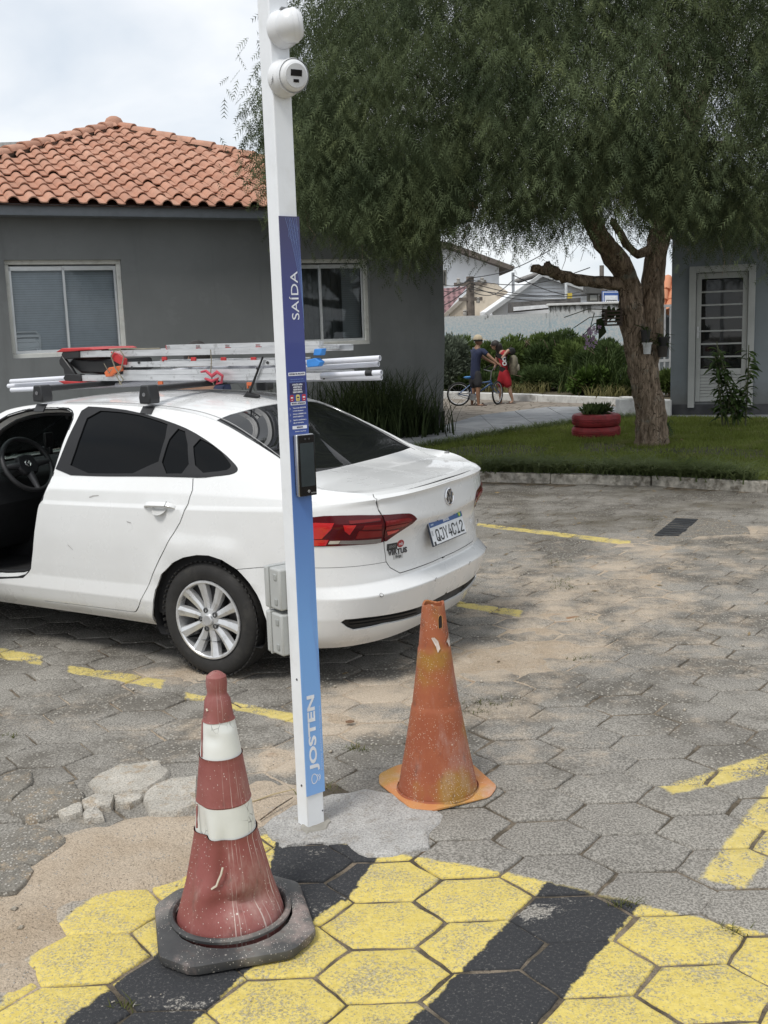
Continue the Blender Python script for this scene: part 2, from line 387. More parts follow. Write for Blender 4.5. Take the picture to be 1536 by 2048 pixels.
cells.sort(); rest = []
for k, (_, _, x, y) in enumerate(cells):
    h = fbm(np.array(x*1.0), np.array(y*1.0), 21, 3, 1.6)
    z = .0016*float(h)+random.gauss(0, .0013); far = max(0, (y-4)/8)
    rot = (random.gauss(0, .005+.003*far), random.gauss(0, .005+.003*far), random.gauss(0, .008+.012*far))
    xx, yy = x+random.gauss(0, .0022+.004*far), y+random.gauss(0, .0022+.004*far)
    me = HEX[random.randrange(len(HEX))]
    if k < 300:
        o = bpy.data.objects.new('hex_paver', me); link(o, paving); o.location = (xx, yy, z); o.rotation_euler = rot
    else: rest.append((me, Matrix.Translation((xx, yy, z)) @ Euler(rot).to_matrix().to_4x4()))
vs = []; fs = []
tri = {}
for me in HEX:
    co = np.zeros(len(me.vertices)*3, np.float32); me.vertices.foreach_get('co', co)
    tri[me.name] = (co.reshape(-1, 3), np.array([p.vertices[:] for p in me.polygons]))
b = 0
for me, M in rest:
    co, f = tri[me.name]; A = np.array(M); vs.append(co@A[:3, :3].T+A[:3, 3]); fs.append(f+b); b += len(co)
o = np_obj('hex_paver_field', np.concatenate(vs), np.concatenate(fs), PAVM, paving); sharp(o.data, 50); tag(o, kind='stuff')
# broken slabs, mortar patch, grate
def slab(name, pts, h, m, parent, seed=0, z0=-.01):
    r = random.Random(seed); P = [np.array(q[:2]) for q in pts]; ring = []
    for i in range(len(P)):
        for k in range(3):
            q = P[i]+(P[(i+1) % len(P)]-P[i])*k/3; ring.append(q+np.array([r.gauss(0, .005), r.gauss(0, .005)]))
    c = sum(ring)/len(ring); n = len(ring); vs = []; fs = []
    for (k, z) in ((.80, h), (.94, h*.92), (1.0, h*.5), (1.03, z0)):
        for q in ring: w = c+(q-c)*k; vs.append((w[0], w[1], z+r.gauss(0, .002)))
    vs.append((c[0], c[1], h*1.02))
    for i in range(n):
        j = (i+1) % n; fs.append((len(vs)-1, i, j))
        for a in range(3): fs.append((a*n+i, (a+1)*n+i, (a+1)*n+j, a*n+j))
    mb = MB(); mb.add(vs, fs); return mb.build(name, m, parent, smooth=40)
def rough_concrete(name, col, stain, agg=.5):
    t = NT(name); pos = t.pos(); big = t.noise(pos, 6, 5, .7); fine = t.noise(pos, 130, 5, .8); v = t.n('TexVoronoi'); t.set(v.inputs['Vector'], pos); v.inputs['Scale'].default_value = 75
    c = t.mix(t.rng(big, .3, .7), tuple(q*.72 for q in col), col); c = t.mix(t.rng(t.noise(pos, 15, 5, .75), .5, .66), c, stain); c = t.mix(t.math('MULTIPLY', t.rng(fine, .56, .40), .6), c, tuple(q*.25 for q in col))
    c = t.mix(t.math('MULTIPLY', t.math('MULTIPLY', t.rng(v.outputs['Distance'], .36, .26), t.rng(v.outputs['Color'], .45, .5)), agg), c, (.56, .53, .48)); t.base(c, .92, 0, .2)
    t.bump(t.math('ADD', fine, t.math('MULTIPLY', t.rng(v.outputs['Distance'], .4, .2), .7)), .8, .004); return t.m
pale = rough_concrete('pale_concrete', (.60, .56, .49), (.42, .34, .25)); greyc = rough_concrete('worn_concrete', (.27, .25, .215), (.36, .29, .21), .7)
SL = [(greyc, .022, (8, 1622), (60, 1580), (150, 1572), (170, 1600), (130, 1632), (60, 1650)), (greyc, .020, (-30, 1700), (60, 1655), (120, 1668), (132, 1690), (70, 1735), (-20, 1745)),
      (pale, .024, (172, 1570), (240, 1535), (322, 1528), (342, 1552), (300, 1588), (215, 1596)),
      (pale, .030, (288, 1600), (320, 1572), (395, 1560), (400, 1620), (350, 1638), (302, 1632)), (pale, .026, (163, 1612), (190, 1597), (228, 1600), (222, 1622), (175, 1626)),
      (pale, .026, (120, 1632), (160, 1612), (168, 1634), (128, 1648)), (pale, .026, (166, 1634), (196, 1622), (210, 1644), (170, 1650)), (pale, .026, (228, 1602), (258, 1594), (290, 1602), (262, 1620), (232, 1616)),
      (greyc, .018, (-30, 1600), (8, 1560), (60, 1548), (68, 1572), (20, 1606)), (greyc, .014, (-40, 1790), (30, 1720), (72, 1745), (40, 1785))]
for i, (m, h, *pts) in enumerate(SL): slab('broken_paver', [G(*q) for q in pts], h, m, paving, i)
mort = rough_concrete('mortar', (.52, .505, .48), (.36, .335, .30), .3)
slab('mortar_patch', [G(*q) for q in ((528, 1652), (585, 1615), (640, 1598), (730, 1580), (830, 1600), (886, 1632), (852, 1668), (858, 1695), (790, 1712), (735, 1716), (690, 1690), (620, 1684), (570, 1698), (545, 1680))], .007, mort, paving, 31)
slab('mortar_collar', [G(*q) for q in ((590, 1640), (640, 1622), (662, 1640), (655, 1662), (610, 1672))], .012, mat('wet_mortar', (.30, .285, .25), .9, var=.2, bump=.5, world_co=True), paving, 33)
iron = mat('cast_iron', (.045, .047, .05), .7, .3, var=.2)
gr = [G(*q) for q in ((1352, 1038), (1396, 1040), (1358, 1077), (1308, 1073))]
mb = MB(); ex = (gr[1]-gr[0]); ey = (gr[3]-gr[0])
for k in range(9):
    a = gr[0]+ey*(k+.1)/9; b = gr[0]+ey*(k+.75)/9; q = [a, a+ex, b+ex, b]
    mb.add([(v[0], v[1], z) for z in (0.0, .012) for v in q], [(0, 1, 2, 3), (4, 5, 6, 7), (0, 1, 5, 4), (1, 2, 6, 5), (2, 3, 7, 6), (3, 0, 4, 7)])
mb.add([(v[0], v[1], .006) for v in gr], [(0, 1, 2, 3)])
mb.build('drain_grate', iron, paving)
slab('mortar_patch', [G(*q) for q in ((1290, 1074), (1335, 1032), (1420, 1036), (1490, 1052), (1500, 1068), (1400, 1072), (1340, 1088))], .006, greyc, paving, 35)
# ---------------------------------------------------------------- lawn island, kerbs, paths
kerbm = mat('kerb_paint', (.36, .335, .29), .9, var=.4, scale=14, bump=.8, bscale=40, world_co=True, dirt=((.085, .07, .045), 9, .97))
def strip(name, pts, w, h, m, side=1, z0=-.05, seg=.9, jit=.008, parent=None, kind='structure'):
    """kerb of separate stones set along a polyline; the front face lies on the line"""
    root = tag(bpy.data.objects.new(name, None), kind=kind); C.objects.link(root)
    for i in range(len(pts)-1):
        a, b = np.array(pts[i]), np.array(pts[i+1]); L = np.linalg.norm(b-a); d = (b-a)/L; nrm = np.array([-d[1], d[0]])*side
        n = max(1, round(L/seg))
        for k in range(n):
            p0 = a+d*L*k/n; p1 = a+d*L*(k+1)/n; g = .006; c = (p0+p1)/2+nrm*w/2+nrm*random.gauss(0, jit*.5)
            hh = h+random.gauss(0, jit); mb = MB(); mb.box((c[0], c[1], (hh+z0)/2), (L/n-g, w, hh-z0), math.atan2(d[1], d[0]))
            mb.build('kerb_stone', m, root, bevel=.012)
    return root
strip('kerb', KN, .14, .105, kerbm, 1, jit=.012)
grassbase = mat('lawn_soil', (.07, .075, .032), .95, var=.4, scale=2.5, bump=.5, world_co=True, dirt=((.13, .095, .06), 1.6, .8))
# lawn outline: near edge behind the kerb, far edge along the path
PATH_N = [(-7.5, 16.4), (-1.2, 14.6), (.55, 15.3), (1.02, 15.9), (1.87, 16.95), (3.32, 18.3), (4.45, 19.0), (5.0, 18.75), (6.4, 17.95), (9.0, 16.3)]
lawn_pts = [(x, y+.13) for x, y in KN]+PATH_N[::-1]
n = len(lawn_pts); me = bpy.data.meshes.new('lawn'); bm = bmesh.new(); f = bm.faces.new([bm.verts.new((x, y, .085)) for x, y in lawn_pts]); bmesh.ops.triangulate(bm, faces=[f])
bm.to_mesh(me); bm.free(); me.materials.append(grassbase); lawn = tag(link(bpy.data.objects.new('lawn', me)), kind='structure')
pathm = mat('path_concrete', (.27, .28, .29), .85, var=.15, scale=3, bump=.3, bscale=60, world_co=True, dirt=((.16, .16, .155), 2.5, .6))
# path slabs (each a piece): the walk curving from the left house to the right house
pathroot = tag(bpy.data.objects.new('path', None), kind='structure'); C.objects.link(pathroot)
PATH_F = [(-7.5, 18.9), (-1.2, 17.9), (.4, 18.0), (1.05, 18.6), (1.9, 20.6), (3.4, 22.0), (4.9, 21.4), (5.4, 20.2), (6.6, 19.4), (9.0, 17.9)]
for i in range(len(PATH_N)-1):
    a0, a1, b0, b1 = [np.array(q) for q in (PATH_N[i], PATH_N[i+1], PATH_F[i], PATH_F[i+1])]
    k = max(1, round(np.linalg.norm(a1-a0)/1.3))
    for j in range(k):
        for (s0, s1) in ((0, .5), (.5, 1)):
            f0, f1 = j/k+.004, (j+1)/k-.004; q = lambda f, s: (a0+(a1-a0)*f)*(1-s)+(b0+(b1-b0)*f)*s
            P = [q(f0, s0+.003), q(f1, s0+.003), q(f1, s1-.003), q(f0, s1-.003)]; z = .085+random.gauss(0, .002)
            mb = MB(); mb.add([(v[0], v[1], zz) for zz in (-.03, z) for v in P], [(0, 1, 2, 3), (4, 5, 6, 7), (0, 1, 5, 4), (1, 2, 6, 5), (2, 3, 7, 6), (3, 0, 4, 7)])
            mb.build('path_slab', pathm, pathroot, bevel=.006)
# inner yard beyond the path, white kerb, flower bed
t = NT('yard_paving'); pos = t.pos(); v = t.voro(pos, 3.2, 'DISTANCE_TO_EDGE'); a = t.noise(pos, 2, 5, .65)
c = t.mix(t.rng(a, .3, .7), (.235, .205, .17), (.33, .295, .25)); c = t.mix(t.rng(v, .06, .02), c, (.13, .11, .085)); c = t.mix(t.rng(t.noise(pos, 40, 3), .4, .7), c, t.mix(.3, c, (.12, .1, .08)))
t.base(c, .9, 0, .2); t.bump(t.rng(v, .0, .06), .4, .01)
KF = [(-6, 33.5), (.4, 27.6), (1.54, 26.5), (2.83, 25.3), (5.03, 22.75), (6.2, 21.2), (7.5, 19.8)]
yp = [(-8, 18.4), (.5, 17.9), (1.9, 20.5), (3.4, 21.9), (4.9, 21.3), (5.4, 20.1), (7.5, 19.2)]+[(x, y+.02) for x, y in KF[::-1]]
me = bpy.data.meshes.new('yard'); bm = bmesh.new(); f = bm.faces.new([bm.verts.new((x, y, .012)) for x, y in yp]); bmesh.ops.triangulate(bm, faces=[f]); bm.to_mesh(me); bm.free()
me.materials.append(t.m); tag(link(bpy.data.objects.new('yard', me)), kind='structure')
wkerb = mat('white_kerb_paint', (.62, .62, .60), .85, var=.12, scale=6, bump=.4, world_co=True, dirt=((.25, .24, .21), 4, .85))
strip('kerb', KF, .18, .17, wkerb, 1, seg=1.0)
bed = [(x, y+.16) for x, y in KF]+[(14, 24), (14, 33), (-6, 37)]
me = bpy.data.meshes.new('flower_bed'); bm = bmesh.new(); f = bm.faces.new([bm.verts.new((x, y, .1)) for x, y in bed]); bmesh.ops.triangulate(bm, faces=[f]); bm.to_mesh(me); bm.free()
me.materials.append(mat('bed_soil', (.09, .075, .045), .95, var=.4, world_co=True, bump=.5)); tag(link(bpy.data.objects.new('flower_bed', me)), kind='structure')

# grit and pebbles scattered over the sand and the worn pavers
r = np.random.default_rng(31); n = 9000; P = np.stack([r.uniform(-1.7, 2.6, n), 2.4+4.6*r.random(n)**1.5], 1); w = sandmask(P[:, 0], P[:, 1])+.35*fbm(P[:, 0], P[:, 1], 12, 3, 4)
P = P[r.random(n) < np.clip(w*.8, .05, 1)]; k = len(P); sz = .0016+.0035*r.random(k)**3+.011*(r.random(k) < .025); big_ = sz
oc_ = np.array([(1, 0, 0), (-1, 0, 0), (0, 1, 0), (0, -1, 0), (0, 0, .7), (0, 0, -.7)]); of = np.array([(0, 2, 4), (2, 1, 4), (1, 3, 4), (3, 0, 4), (2, 0, 5), (1, 2, 5), (3, 1, 5), (0, 3, 5)])
V = oc_[None]*sz[:, None, None]*r.uniform(.6, 1.25, (k, 6, 1)); a = r.random(k)*6.28; ca, sa = np.cos(a)[:, None], np.sin(a)[:, None]; V = np.stack([V[..., 0]*ca-V[..., 1]*sa, V[..., 0]*sa+V[..., 1]*ca, V[..., 2]], -1)
zb0 = .002+.008*(sandmask(P[:, 0], P[:, 1]) > .8); V += np.concatenate([P, (zb0+sz*.3)[:, None]], 1)[:, None]
F = (np.arange(k)[:, None, None]*6+of[None]).reshape(-1, 3)
tag(np_obj('grit', V.reshape(-1, 3), F, mat('grit_stone', (.36, .32, .26), .9, var=.5, scale=60, world_co=True)), 'loose grit and tiny pebbles on the sandy paving', 'grit', kind='stuff')
# ================================================================ LEFT HOUSE
A26 = R(26); WD = np.array([math.cos(A26), math.sin(A26), 0]); WN = np.array([-WD[1], WD[0], 0])   # along the wall, inward
WC = G(887, 862); WC[2] = 0
def wallM(s, z, out=0.0):
    """frame on the left house's front wall: x along the wall, y up, z outwards; s metres left of the corner"""
    o = WC-WD*s-WN*out; return Matrix(((WD[0], 0, -WN[0], o[0]), (WD[1], 0, -WN[1], o[1]), (0, 1, 0, z), (0, 0, 0, 1)))
def wall_sz(px, py): P = onplane(px, py, WC, WN); return (-(P-WC)@WD, P[2])
def wall_paint(name, col):
    t = NT(name); pos = t.pos(); sep = t.n('SeparateXYZ'); t.set(sep.inputs[0], pos); a = t.noise(pos, .8, 5, .6); st = t.noise(t.scale(pos, (1, 1, .07)), 3.2, 5, .7); f = t.noise(pos, 70, 4, .7)
    c = t.mix(t.rng(a, .3, .7), tuple(q*.90 for q in col), tuple(q*1.07 for q in col)); c = t.mix(t.math('MULTIPLY', t.rng(st, .54, .70), .28), c, tuple(q*.62 for q in col))
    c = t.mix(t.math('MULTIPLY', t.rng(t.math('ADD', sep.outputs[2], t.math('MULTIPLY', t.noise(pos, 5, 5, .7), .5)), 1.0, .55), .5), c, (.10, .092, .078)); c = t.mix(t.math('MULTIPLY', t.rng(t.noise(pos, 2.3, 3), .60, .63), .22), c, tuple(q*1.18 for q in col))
    t.base(c, .85, 0, .25); t.bump(t.math('ADD', f, t.math('MULTIPLY', t.noise(pos, 6, 4), 2.0)), .22, .004); return t.m
grey_wall = wall_paint('grey_render', (.178, .186, .186))
plinthm = mat('dark_plinth', (.045, .046, .047), .8, var=.25, scale=4, bump=.5, bscale=18, world_co=True)
trimw = mat('window_trim', (.64, .64, .60), .6, var=.06, scale=5, dirt=((.33, .32, .29), 8, .4))
aluw = mat('window_aluminium', (.62, .64, .65), .35, .55, var=.05)
house = thing('house', 'grey rendered house with hipped terracotta tile roof and white framed windows', 'house', tuple(WC))
HW = Matrix.Translation(-Vector(WC))
def loc_m(M): return HW @ M
HL, HDp, HZ = 8.6, 9.0, 3.62
mb = MB()
mb.add([loc_m(wallM(s, z, -o)) @ Vector((0, 0, 0)) for z in (.34, HZ) for (s, o) in ((0, 0), (HL, 0), (HL, HDp), (0, HDp))], [(0, 1, 5, 4), (1, 2, 6, 5), (2, 3, 7, 6), (3, 0, 4, 7)])
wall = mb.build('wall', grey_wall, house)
mb = MB(); mb.add([loc_m(wallM(s, z, -o)) @ Vector((0, 0, 0)) for z in (-.05, .345) for (s, o) in ((-.02, -.02), (HL+.02, -.02), (HL+.02, HDp+.02), (-.02, HDp+.02))], [(0, 1, 5, 4), (1, 2, 6, 5), (2, 3, 7, 6), (3, 0, 4, 7), (4, 5, 6, 7)])
mb.build('plinth', plinthm, house)
pane_m = NT('window_pane'); 
def make_pane_mat():
    t = pane_m; tr = t.n('BsdfTransparent'); tr.inputs[0].default_value = (.84, .88, .90, 1); gl = t.n('BsdfGlossy'); gl.inputs['Roughness'].default_value = .03
    gl.inputs[0].default_value = (.85, .9, .95, 1)
    fr = t.n('Fresnel'); fr.inputs[0].default_value = 1.55; mx = t.n('MixShader'); t.L.new(fr.outputs[0], mx.inputs[0]); t.L.new(tr.outputs[0], mx.inputs[1]); t.L.new(gl.outputs[0], mx.inputs[2])
    t.L.new(mx.outputs[0], t.out.inputs[0]); return t.m
PANE = make_pane_mat()
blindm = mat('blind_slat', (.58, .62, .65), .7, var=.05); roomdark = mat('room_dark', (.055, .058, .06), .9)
def window(parent, Mf, w, h, fr=.10, label=None, blinds=((0, 1),), dark=False):
    """Mf: frame at the window's lower left outer corner (x right, y up, z out)"""
    f = MB()
    for (cx, cy, dx, dy) in ((w/2, fr/2, w, fr), (w/2, h-fr/2, w, fr), (fr/2, h/2, fr, h-2*fr), (w-fr/2, h/2, fr, h-2*fr)):
        f.box((cx, cy, .01), (dx-.001, dy-.001, .08))
    f.v = [tuple(Mf @ Vector(v)) for v in f.v]
    root = f.build('window', trimw, parent, bevel=.006)
    s = MB(); s.box((w/2, -.012, .045), (w-.02, .03, .12)); s.v = [tuple(Mf @ Vector(v)) for v in s.v]; s.build('sill', trimw, root, bevel=.005)
    iw = w-2*fr; ih = h-2*fr; sf = .042
    for k in (0, 1):
        x0 = fr+k*iw/2-(.02 if k else 0); ww = iw/2+.02; zz = -.005-.028*(1-k); m = MB()
        for (cx, cy, dx, dy) in ((x0+ww/2, fr+sf/2, ww, sf), (x0+ww/2, fr+ih-sf/2-.03, ww, sf+.02), (x0+sf/2, fr+ih/2, sf*.75, ih-2*sf), (x0+ww-sf/2, fr+ih/2, sf*.75, ih-2*sf)): m.box((cx, cy, zz), (dx, dy, .024))
        m.v = [tuple(Mf @ Vector(v)) for v in m.v]; m.build('sash', aluw, root, bevel=.003)
        p = MB(); p.add([Mf @ Vector((x, y, zz-.004)) for x, y in ((x0+.02, fr+.02), (x0+ww-.02, fr+.02), (x0+ww-.02, fr+ih-.02), (x0+.02, fr+ih-.02))], [(0, 1, 2, 3)]); p.build('pane', PANE, root)
    bl = MB()
    for (fa, fb) in blinds:
        for k in range(int(ih/.034)):
            y = fr+.02+k*.034; bl.add([Mf @ Vector((fr+iw*fa, y, -.115)), Mf @ Vector((fr+iw*fb, y, -.115)), Mf @ Vector((fr+iw*fb, y+.032, -.13)), Mf @ Vector((fr+iw*fa, y+.032, -.13))], [(0, 1, 2, 3)])
    o = bl.build('blind', blindm, root); tag(o, kind='stuff')
    b = MB(); n_ = 40; vs = [Mf @ Vector((fr*.3+(w-fr*.6)*k/n_, yy, -.30+.018*math.sin(k*2.4))) for k in range(n_+1) for yy in (fr*.3, h-fr*.3)]; b.add(vs, [(2*k, 2*k+1, 2*k+3, 2*k+2) for k in range(n_)]); b.build('pane_backing', mat('pane_backing', (.20, .215, .215), .9, var=.1), root)  # grey wavy sheet added behind the panes to lighten the dark room tone
    return root
# openings are cut by laying the wall as a ring of pieces: rebuild the front wall with holes
ws = [(wall_sz(18, 721), wall_sz(243, 513), wall_sz(5, 515), wall_sz(256, 712)), (wall_sz(540, 700), wall_sz(738, 522), wall_sz(540, 515), wall_sz(741, 692))]
W1 = (max(ws[0][0][0], ws[0][2][0]), min(ws[0][1][0], ws[0][3][0]), 1.50, 2.94)
W2 = (W1[0]-W1[1]+ws[1][3][0], ws[1][3][0], 1.50, 2.94)
wall_me = wall.data
mb = MB()
ss = sorted({0, HL, W1[0]-.04, W1[1]+.04, W2[0]-.04, W2[1]+.04}); zs = (.34, 1.54, 2.90, HZ)
for i in range(len(ss)-1):
    for j in range(3):
        s0, s1 = ss[i], ss[i+1]; m = (s0+s1)/2
        if j == 1 and any(w[1] < m < w[0] for w in (W1, W2)): continue
        mb.add([loc_m(wallM(s, z)) @ Vector((0, 0, 0)) for (s, z) in ((s0, zs[j]), (s1, zs[j]), (s1, zs[j+1]), (s0, zs[j+1]))], [(0, 1, 2, 3)])
for (a, b) in ((0, HDp), (1, HDp)):
    s = 0 if a == 0 else HL
    mb.add([loc_m(wallM(s, z, -o)) @ Vector((0, 0, 0)) for (o, z) in ((0, .34), (HDp, .34), (HDp, HZ), (0, HZ))], [(0, 1, 2, 3)])
mb.add([loc_m(wallM(s, z, -HDp)) @ Vector((0, 0, 0)) for (s, z) in ((0, .34), (HL, .34), (HL, HZ), (0, HZ))], [(0, 1, 2, 3)])
# room floor and back wall behind the windows
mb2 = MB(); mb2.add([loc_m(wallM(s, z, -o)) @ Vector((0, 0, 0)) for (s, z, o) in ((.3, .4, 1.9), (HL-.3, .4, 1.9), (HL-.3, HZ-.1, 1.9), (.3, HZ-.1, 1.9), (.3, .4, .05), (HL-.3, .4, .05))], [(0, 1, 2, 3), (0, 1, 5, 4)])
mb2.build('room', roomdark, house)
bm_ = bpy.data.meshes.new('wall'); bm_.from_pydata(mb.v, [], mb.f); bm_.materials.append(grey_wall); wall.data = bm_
so = wall.modifiers.new('thick', 'SOLIDIFY'); so.thickness = .12; so.offset = -1
b = bmesh.new(); b.from_mesh(bm_); bmesh.ops.remove_doubles(b, verts=b.verts, dist=.001); bmesh.ops.recalc_face_normals(b, faces=b.faces); b.to_mesh(bm_); b.free()
window(house, loc_m(wallM(W1[0], W1[2])), W1[0]-W1[1], W1[3]-W1[2])
window(house, loc_m(wallM(W2[0], W2[2])), W2[0]-W2[1], W2[3]-W2[2], blinds=((.78, 1),))
# stack of white plastic chairs inside behind the glass of the left window
plast = mat('white_plastic', (.75, .76, .76), .45, var=.03)
cs, cz = wall_sz(52, 705)
for k in range(3):
    P = WC-WD*(cs-.02*k)+WN*(.075-.0*k); z = cz-.05+k*.11
    m = MB(); w = .36
    m.tube([(-w/2, 0, -.25), (-w/2-.0, 0, .06), (-w/2+.05, 0, .12), (w/2-.05, 0, .12), (w/2, 0, .06), (w/2, 0, -.25)], .016, 6)
    for q in range(3): m.box((0, 0, .06-.07*q), (w-.02, .012, .035))
    m.box((0, -.0, -.24), (w, .02, .05))
    o = m.build('plastic_chair', plast, smooth=40); o.location = (P[0], P[1], z); o.rotation_euler = (0, 0, A26)
    tag(o, ('white plastic chair at the bottom of the stack behind the left window', 'white plastic chair in the middle of the stack behind the left window', 'white plastic chair on top of the stack behind the left window')[k], 'chair', 'plastic chairs stacked behind the window')
# --- roof
ROV, RA, RK = .45, 4.75, .40
eave0 = WC+ROV*WD-ROV*WN; EZ = 3.635
apex = eave0+RA*(-WD+WN)+np.array([0, 0, RA*RK]); apex[2] = EZ+RA*RK
eave1 = eave0-2*RA*WD; eb0 = eave0+2*RA*WN; eb1 = eave1+2*RA*WN
for q in (eave0, eave1, eb0, eb1): q[2] = EZ
fasc = mat('grey_fascia', (.17, .185, .20), .7, var=.08, world_co=True)
mb = MB()
def toh(P): return tuple(np.asarray(P)-np.array([WC[0], WC[1], 0]))
for a, b_ in ((eave0, eave1), (eave1, eb1), (eb1, eb0), (eb0, eave0)):
    c = (a+b_)/2; L = np.linalg.norm(b_-a); d = (b_-a)/L
    nn = np.array([-d[1], d[0], 0]); ctr = (eave0+eb1)/2
    if nn@(ctr-c) < 0: nn = -nn
    cc = c+nn*.07; mb.box(toh((cc[0], cc[1], EZ-.085)), (L-.08, .04, .16), math.atan2(d[1], d[0]))
mb.add([toh((q[0], q[1], EZ-.16)) for q in (eave0, eave1, eb1, eb0)], [(0, 1, 2, 3)])
mb.build('fascia', fasc, house)
tilem = NT('terracotta')
def tile_mat():
    t = tilem; rnd = t.n('ObjectInfo').outputs['Random']; pos = t.pos()
    c = t.mix(rnd, (.45, .225, .150), (.54, .305, .215)); c = t.mix(t.rng(t.noise(pos, 5, 5, .65), .35, .7), t.mix(.4, c, (.28, .17, .13)), c)
    c = t.mix(t.math('MULTIPLY', t.rng(t.noise(pos, 1.6, 6, .7), .56, .75), .75), c, (.16, .105, .075))
    c = t.mix(t.math('MULTIPLY', t.rng(t.noise(pos, 22, 4, .7), .60, .72), .6), c, (.20, .14, .10))
    t.base(c, .85, 0, .2); t.bump(t.noise(pos, 90, 3), .25, .003); return t.m
TILE = tile_mat()
mb = MB(); mb.add([toh(q-np.array([0, 0, .03])) for q in (eave0, eave1, eb1, eb0, apex)], [(0, 1, 4), (1, 2, 4), (2, 3, 4), (3, 0, 4)])
roof = mb.build('roof', mat('roof_underlay', (.12, .07, .05), .9), house)
def tile_mesh(w, l, seed=0):
    r = random.Random(seed); prof = []
    for k in range(11):
        f = k/10; x = (f-.5)*w*1.06
        z = .066*math.sin(math.pi*min(1, f/.60))**.7 if f < .60 else -.008*math.sin(math.pi*(f-.60)/.40)
        prof.append((x, z))
    vs = []
    for (y, dz, sc) in ((0, .026, 1.0), (l*.5, .014, .985), (l*1.08, -.006, .95)):
        for (x, z) in prof: vs.append((x*sc, y+r.gauss(0, .001), z*(.95+.05*sc)+dz))
    for (x, z) in prof: vs.append((x, 0, z+.026-.018))
    n = len(prof); fs = [(a*n+i, a*n+i+1, (a+1)*n+i+1, (a+1)*n+i) for a in range(2) for i in range(n-1)]
    fs += [(3*n+i, 3*n+i+1, i+1, i) for i in range(n-1)]
    me = bpy.data.meshes.new('roof_tile'); me.from_pydata(vs, [], fs); sharp(me, 45); me.materials.append(TILE); return me
sl = math.sqrt(1+RK*RK); TW = .265; nrow = 14; TL = RA*sl/nrow
TM = [tile_mesh(TW, TL, s) for s in range(4)]
ang = math.atan(RK); k300 = []; ncol = int(2*RA/TW)
for rw in range(nrow):
    for cl in range(ncol):
        s = (cl+.5)*TW; up = rw*TL/sl              # up: plan distance from the eave
        mid = up+TL/sl*.5
        if s < mid-.02 or s > 2*RA-mid+.02: continue
        P = eave0-WD*(2*RA-s)+WN*(up-.03)+np.array([0, 0, RK*(up-.03)+.01])
        vis = project(P); k300.append((vis[0] < -40 or vis[0] > 640, rw, P))
k300.sort(key=lambda q: (q[0], q[1]))
Mt = Matrix.Rotation(A26, 4, 'Z') @ Matrix.Rotation(ang, 4, 'X')
rest = MB()
for i, (_, _, P) in enumerate(k300):
    M = Matrix.Translation(Vector(toh(P))+Vector((0, 0, random.gauss(0, .004)))) @ Mt @ Matrix.Rotation(random.gauss(0, .012), 4, 'Z') @ Matrix.Rotation(random.gauss(0, .01), 4, 'X')
    me = TM[i % 4]
    if i < 300: o = bpy.data.objects.new('roof_tile', me); link(o, roof); o.matrix_local = M
    else: rest.add([M @ v.co for v in me.vertices], [p.vertices[:] for p in me.polygons])
# the three slopes turned away from the camera
for (ea, eb_, dd, nn) in ((eb0, eave0, None, None), (eave1, eb1, None, None), (eb1, eb0, None, None)):
    d = (eb_-ea); d = d/np.linalg.norm(d); nn = np.array([-d[1], d[0], 0]); 
    if nn@(apex-ea) < 0: nn = -nn
    Mr = Matrix(((d[0], nn[0], 0, 0), (d[1], nn[1], 0, 0), (0, 0, 1, 0), (0, 0, 0, 1))) @ Matrix.Rotation(ang, 4, 'X')
    for rw in range(nrow):
        for cl in range(ncol):
            s = (cl+.5)*TW; up = rw*TL/sl; mid = up+TL/sl*.5
            if s < mid or s > 2*RA-mid: continue
            P = ea+d*s+nn*(up-.03)+np.array([0, 0, RK*(up-.03)+.01]); M = Matrix.Translation(Vector(toh(P))) @ Mr; me = TM[cl % 4]
            rest.add([M @ v.co for v in me.vertices], [p.vertices[:] for p in me.polygons])
o = rest.build('roof_tile_field', TILE, roof, fix=False, smooth=45); tag(o, kind='stuff')
# hip caps
def cap_mesh():
    m = MB(); n = 8; l = .46; vs = []
    for (y, r, dz) in ((0, .125, .022), (l*.5, .115, .012), (l, .10, 0)):
        for k in range(n+1): a = math.pi*k/n; vs.append((r*math.cos(a), y, r*.85*math.sin(a)+dz))
    for k in range(n+1): a = math.pi*k/n; vs.append((.108*math.cos(a), 0, .09*math.sin(a)+.012))
    fs = [(a*(n+1)+i, a*(n+1)+i+1, (a+1)*(n+1)+i+1, (a+1)*(n+1)+i) for a in range(2) for i in range(n)]+[(3*(n+1)+i, 3*(n+1)+i+1, i+1, i) for i in range(n)]
    me = bpy.data.meshes.new('hip_tile'); me.from_pydata(vs, [], fs); sharp(me, 50); me.materials.append(TILE); return me
CAP = cap_mesh()
for e in (eave0, eave1, eb0, eb1):
    v = apex-e; L = np.linalg.norm(v); q = Vector(v/L); n = int(L/.40)
    X_ = q.cross(Vector((0, 0, 1))).normalized(); Z_ = X_.cross(q).normalized()
    mb = MB(); mb.tube([toh(e+v*.01+np.array([0, 0, .01])), toh(apex+np.array([0, 0, .01]))], .085, 8); mb.build('hip_mortar', mat('hip_mortar', (.20, .15, .12), .95, var=.3, world_co=True), roof)
    for k in range(n):
        P = e+v*(k/n)+np.array([0, 0, .022]); o = bpy.data.objects.new('hip_tile', CAP); link(o, roof)
        o.matrix_local = Matrix.Translation(Vector(toh(P))) @ Matrix(((X_[0], q[0], Z_[0], 0), (X_[1], q[1], Z_[1], 0), (X_[2], q[2], Z_[2], 0), (0, 0, 0, 1))) @ Matrix.Rotation(random.gauss(0, .02), 4, 'Z')
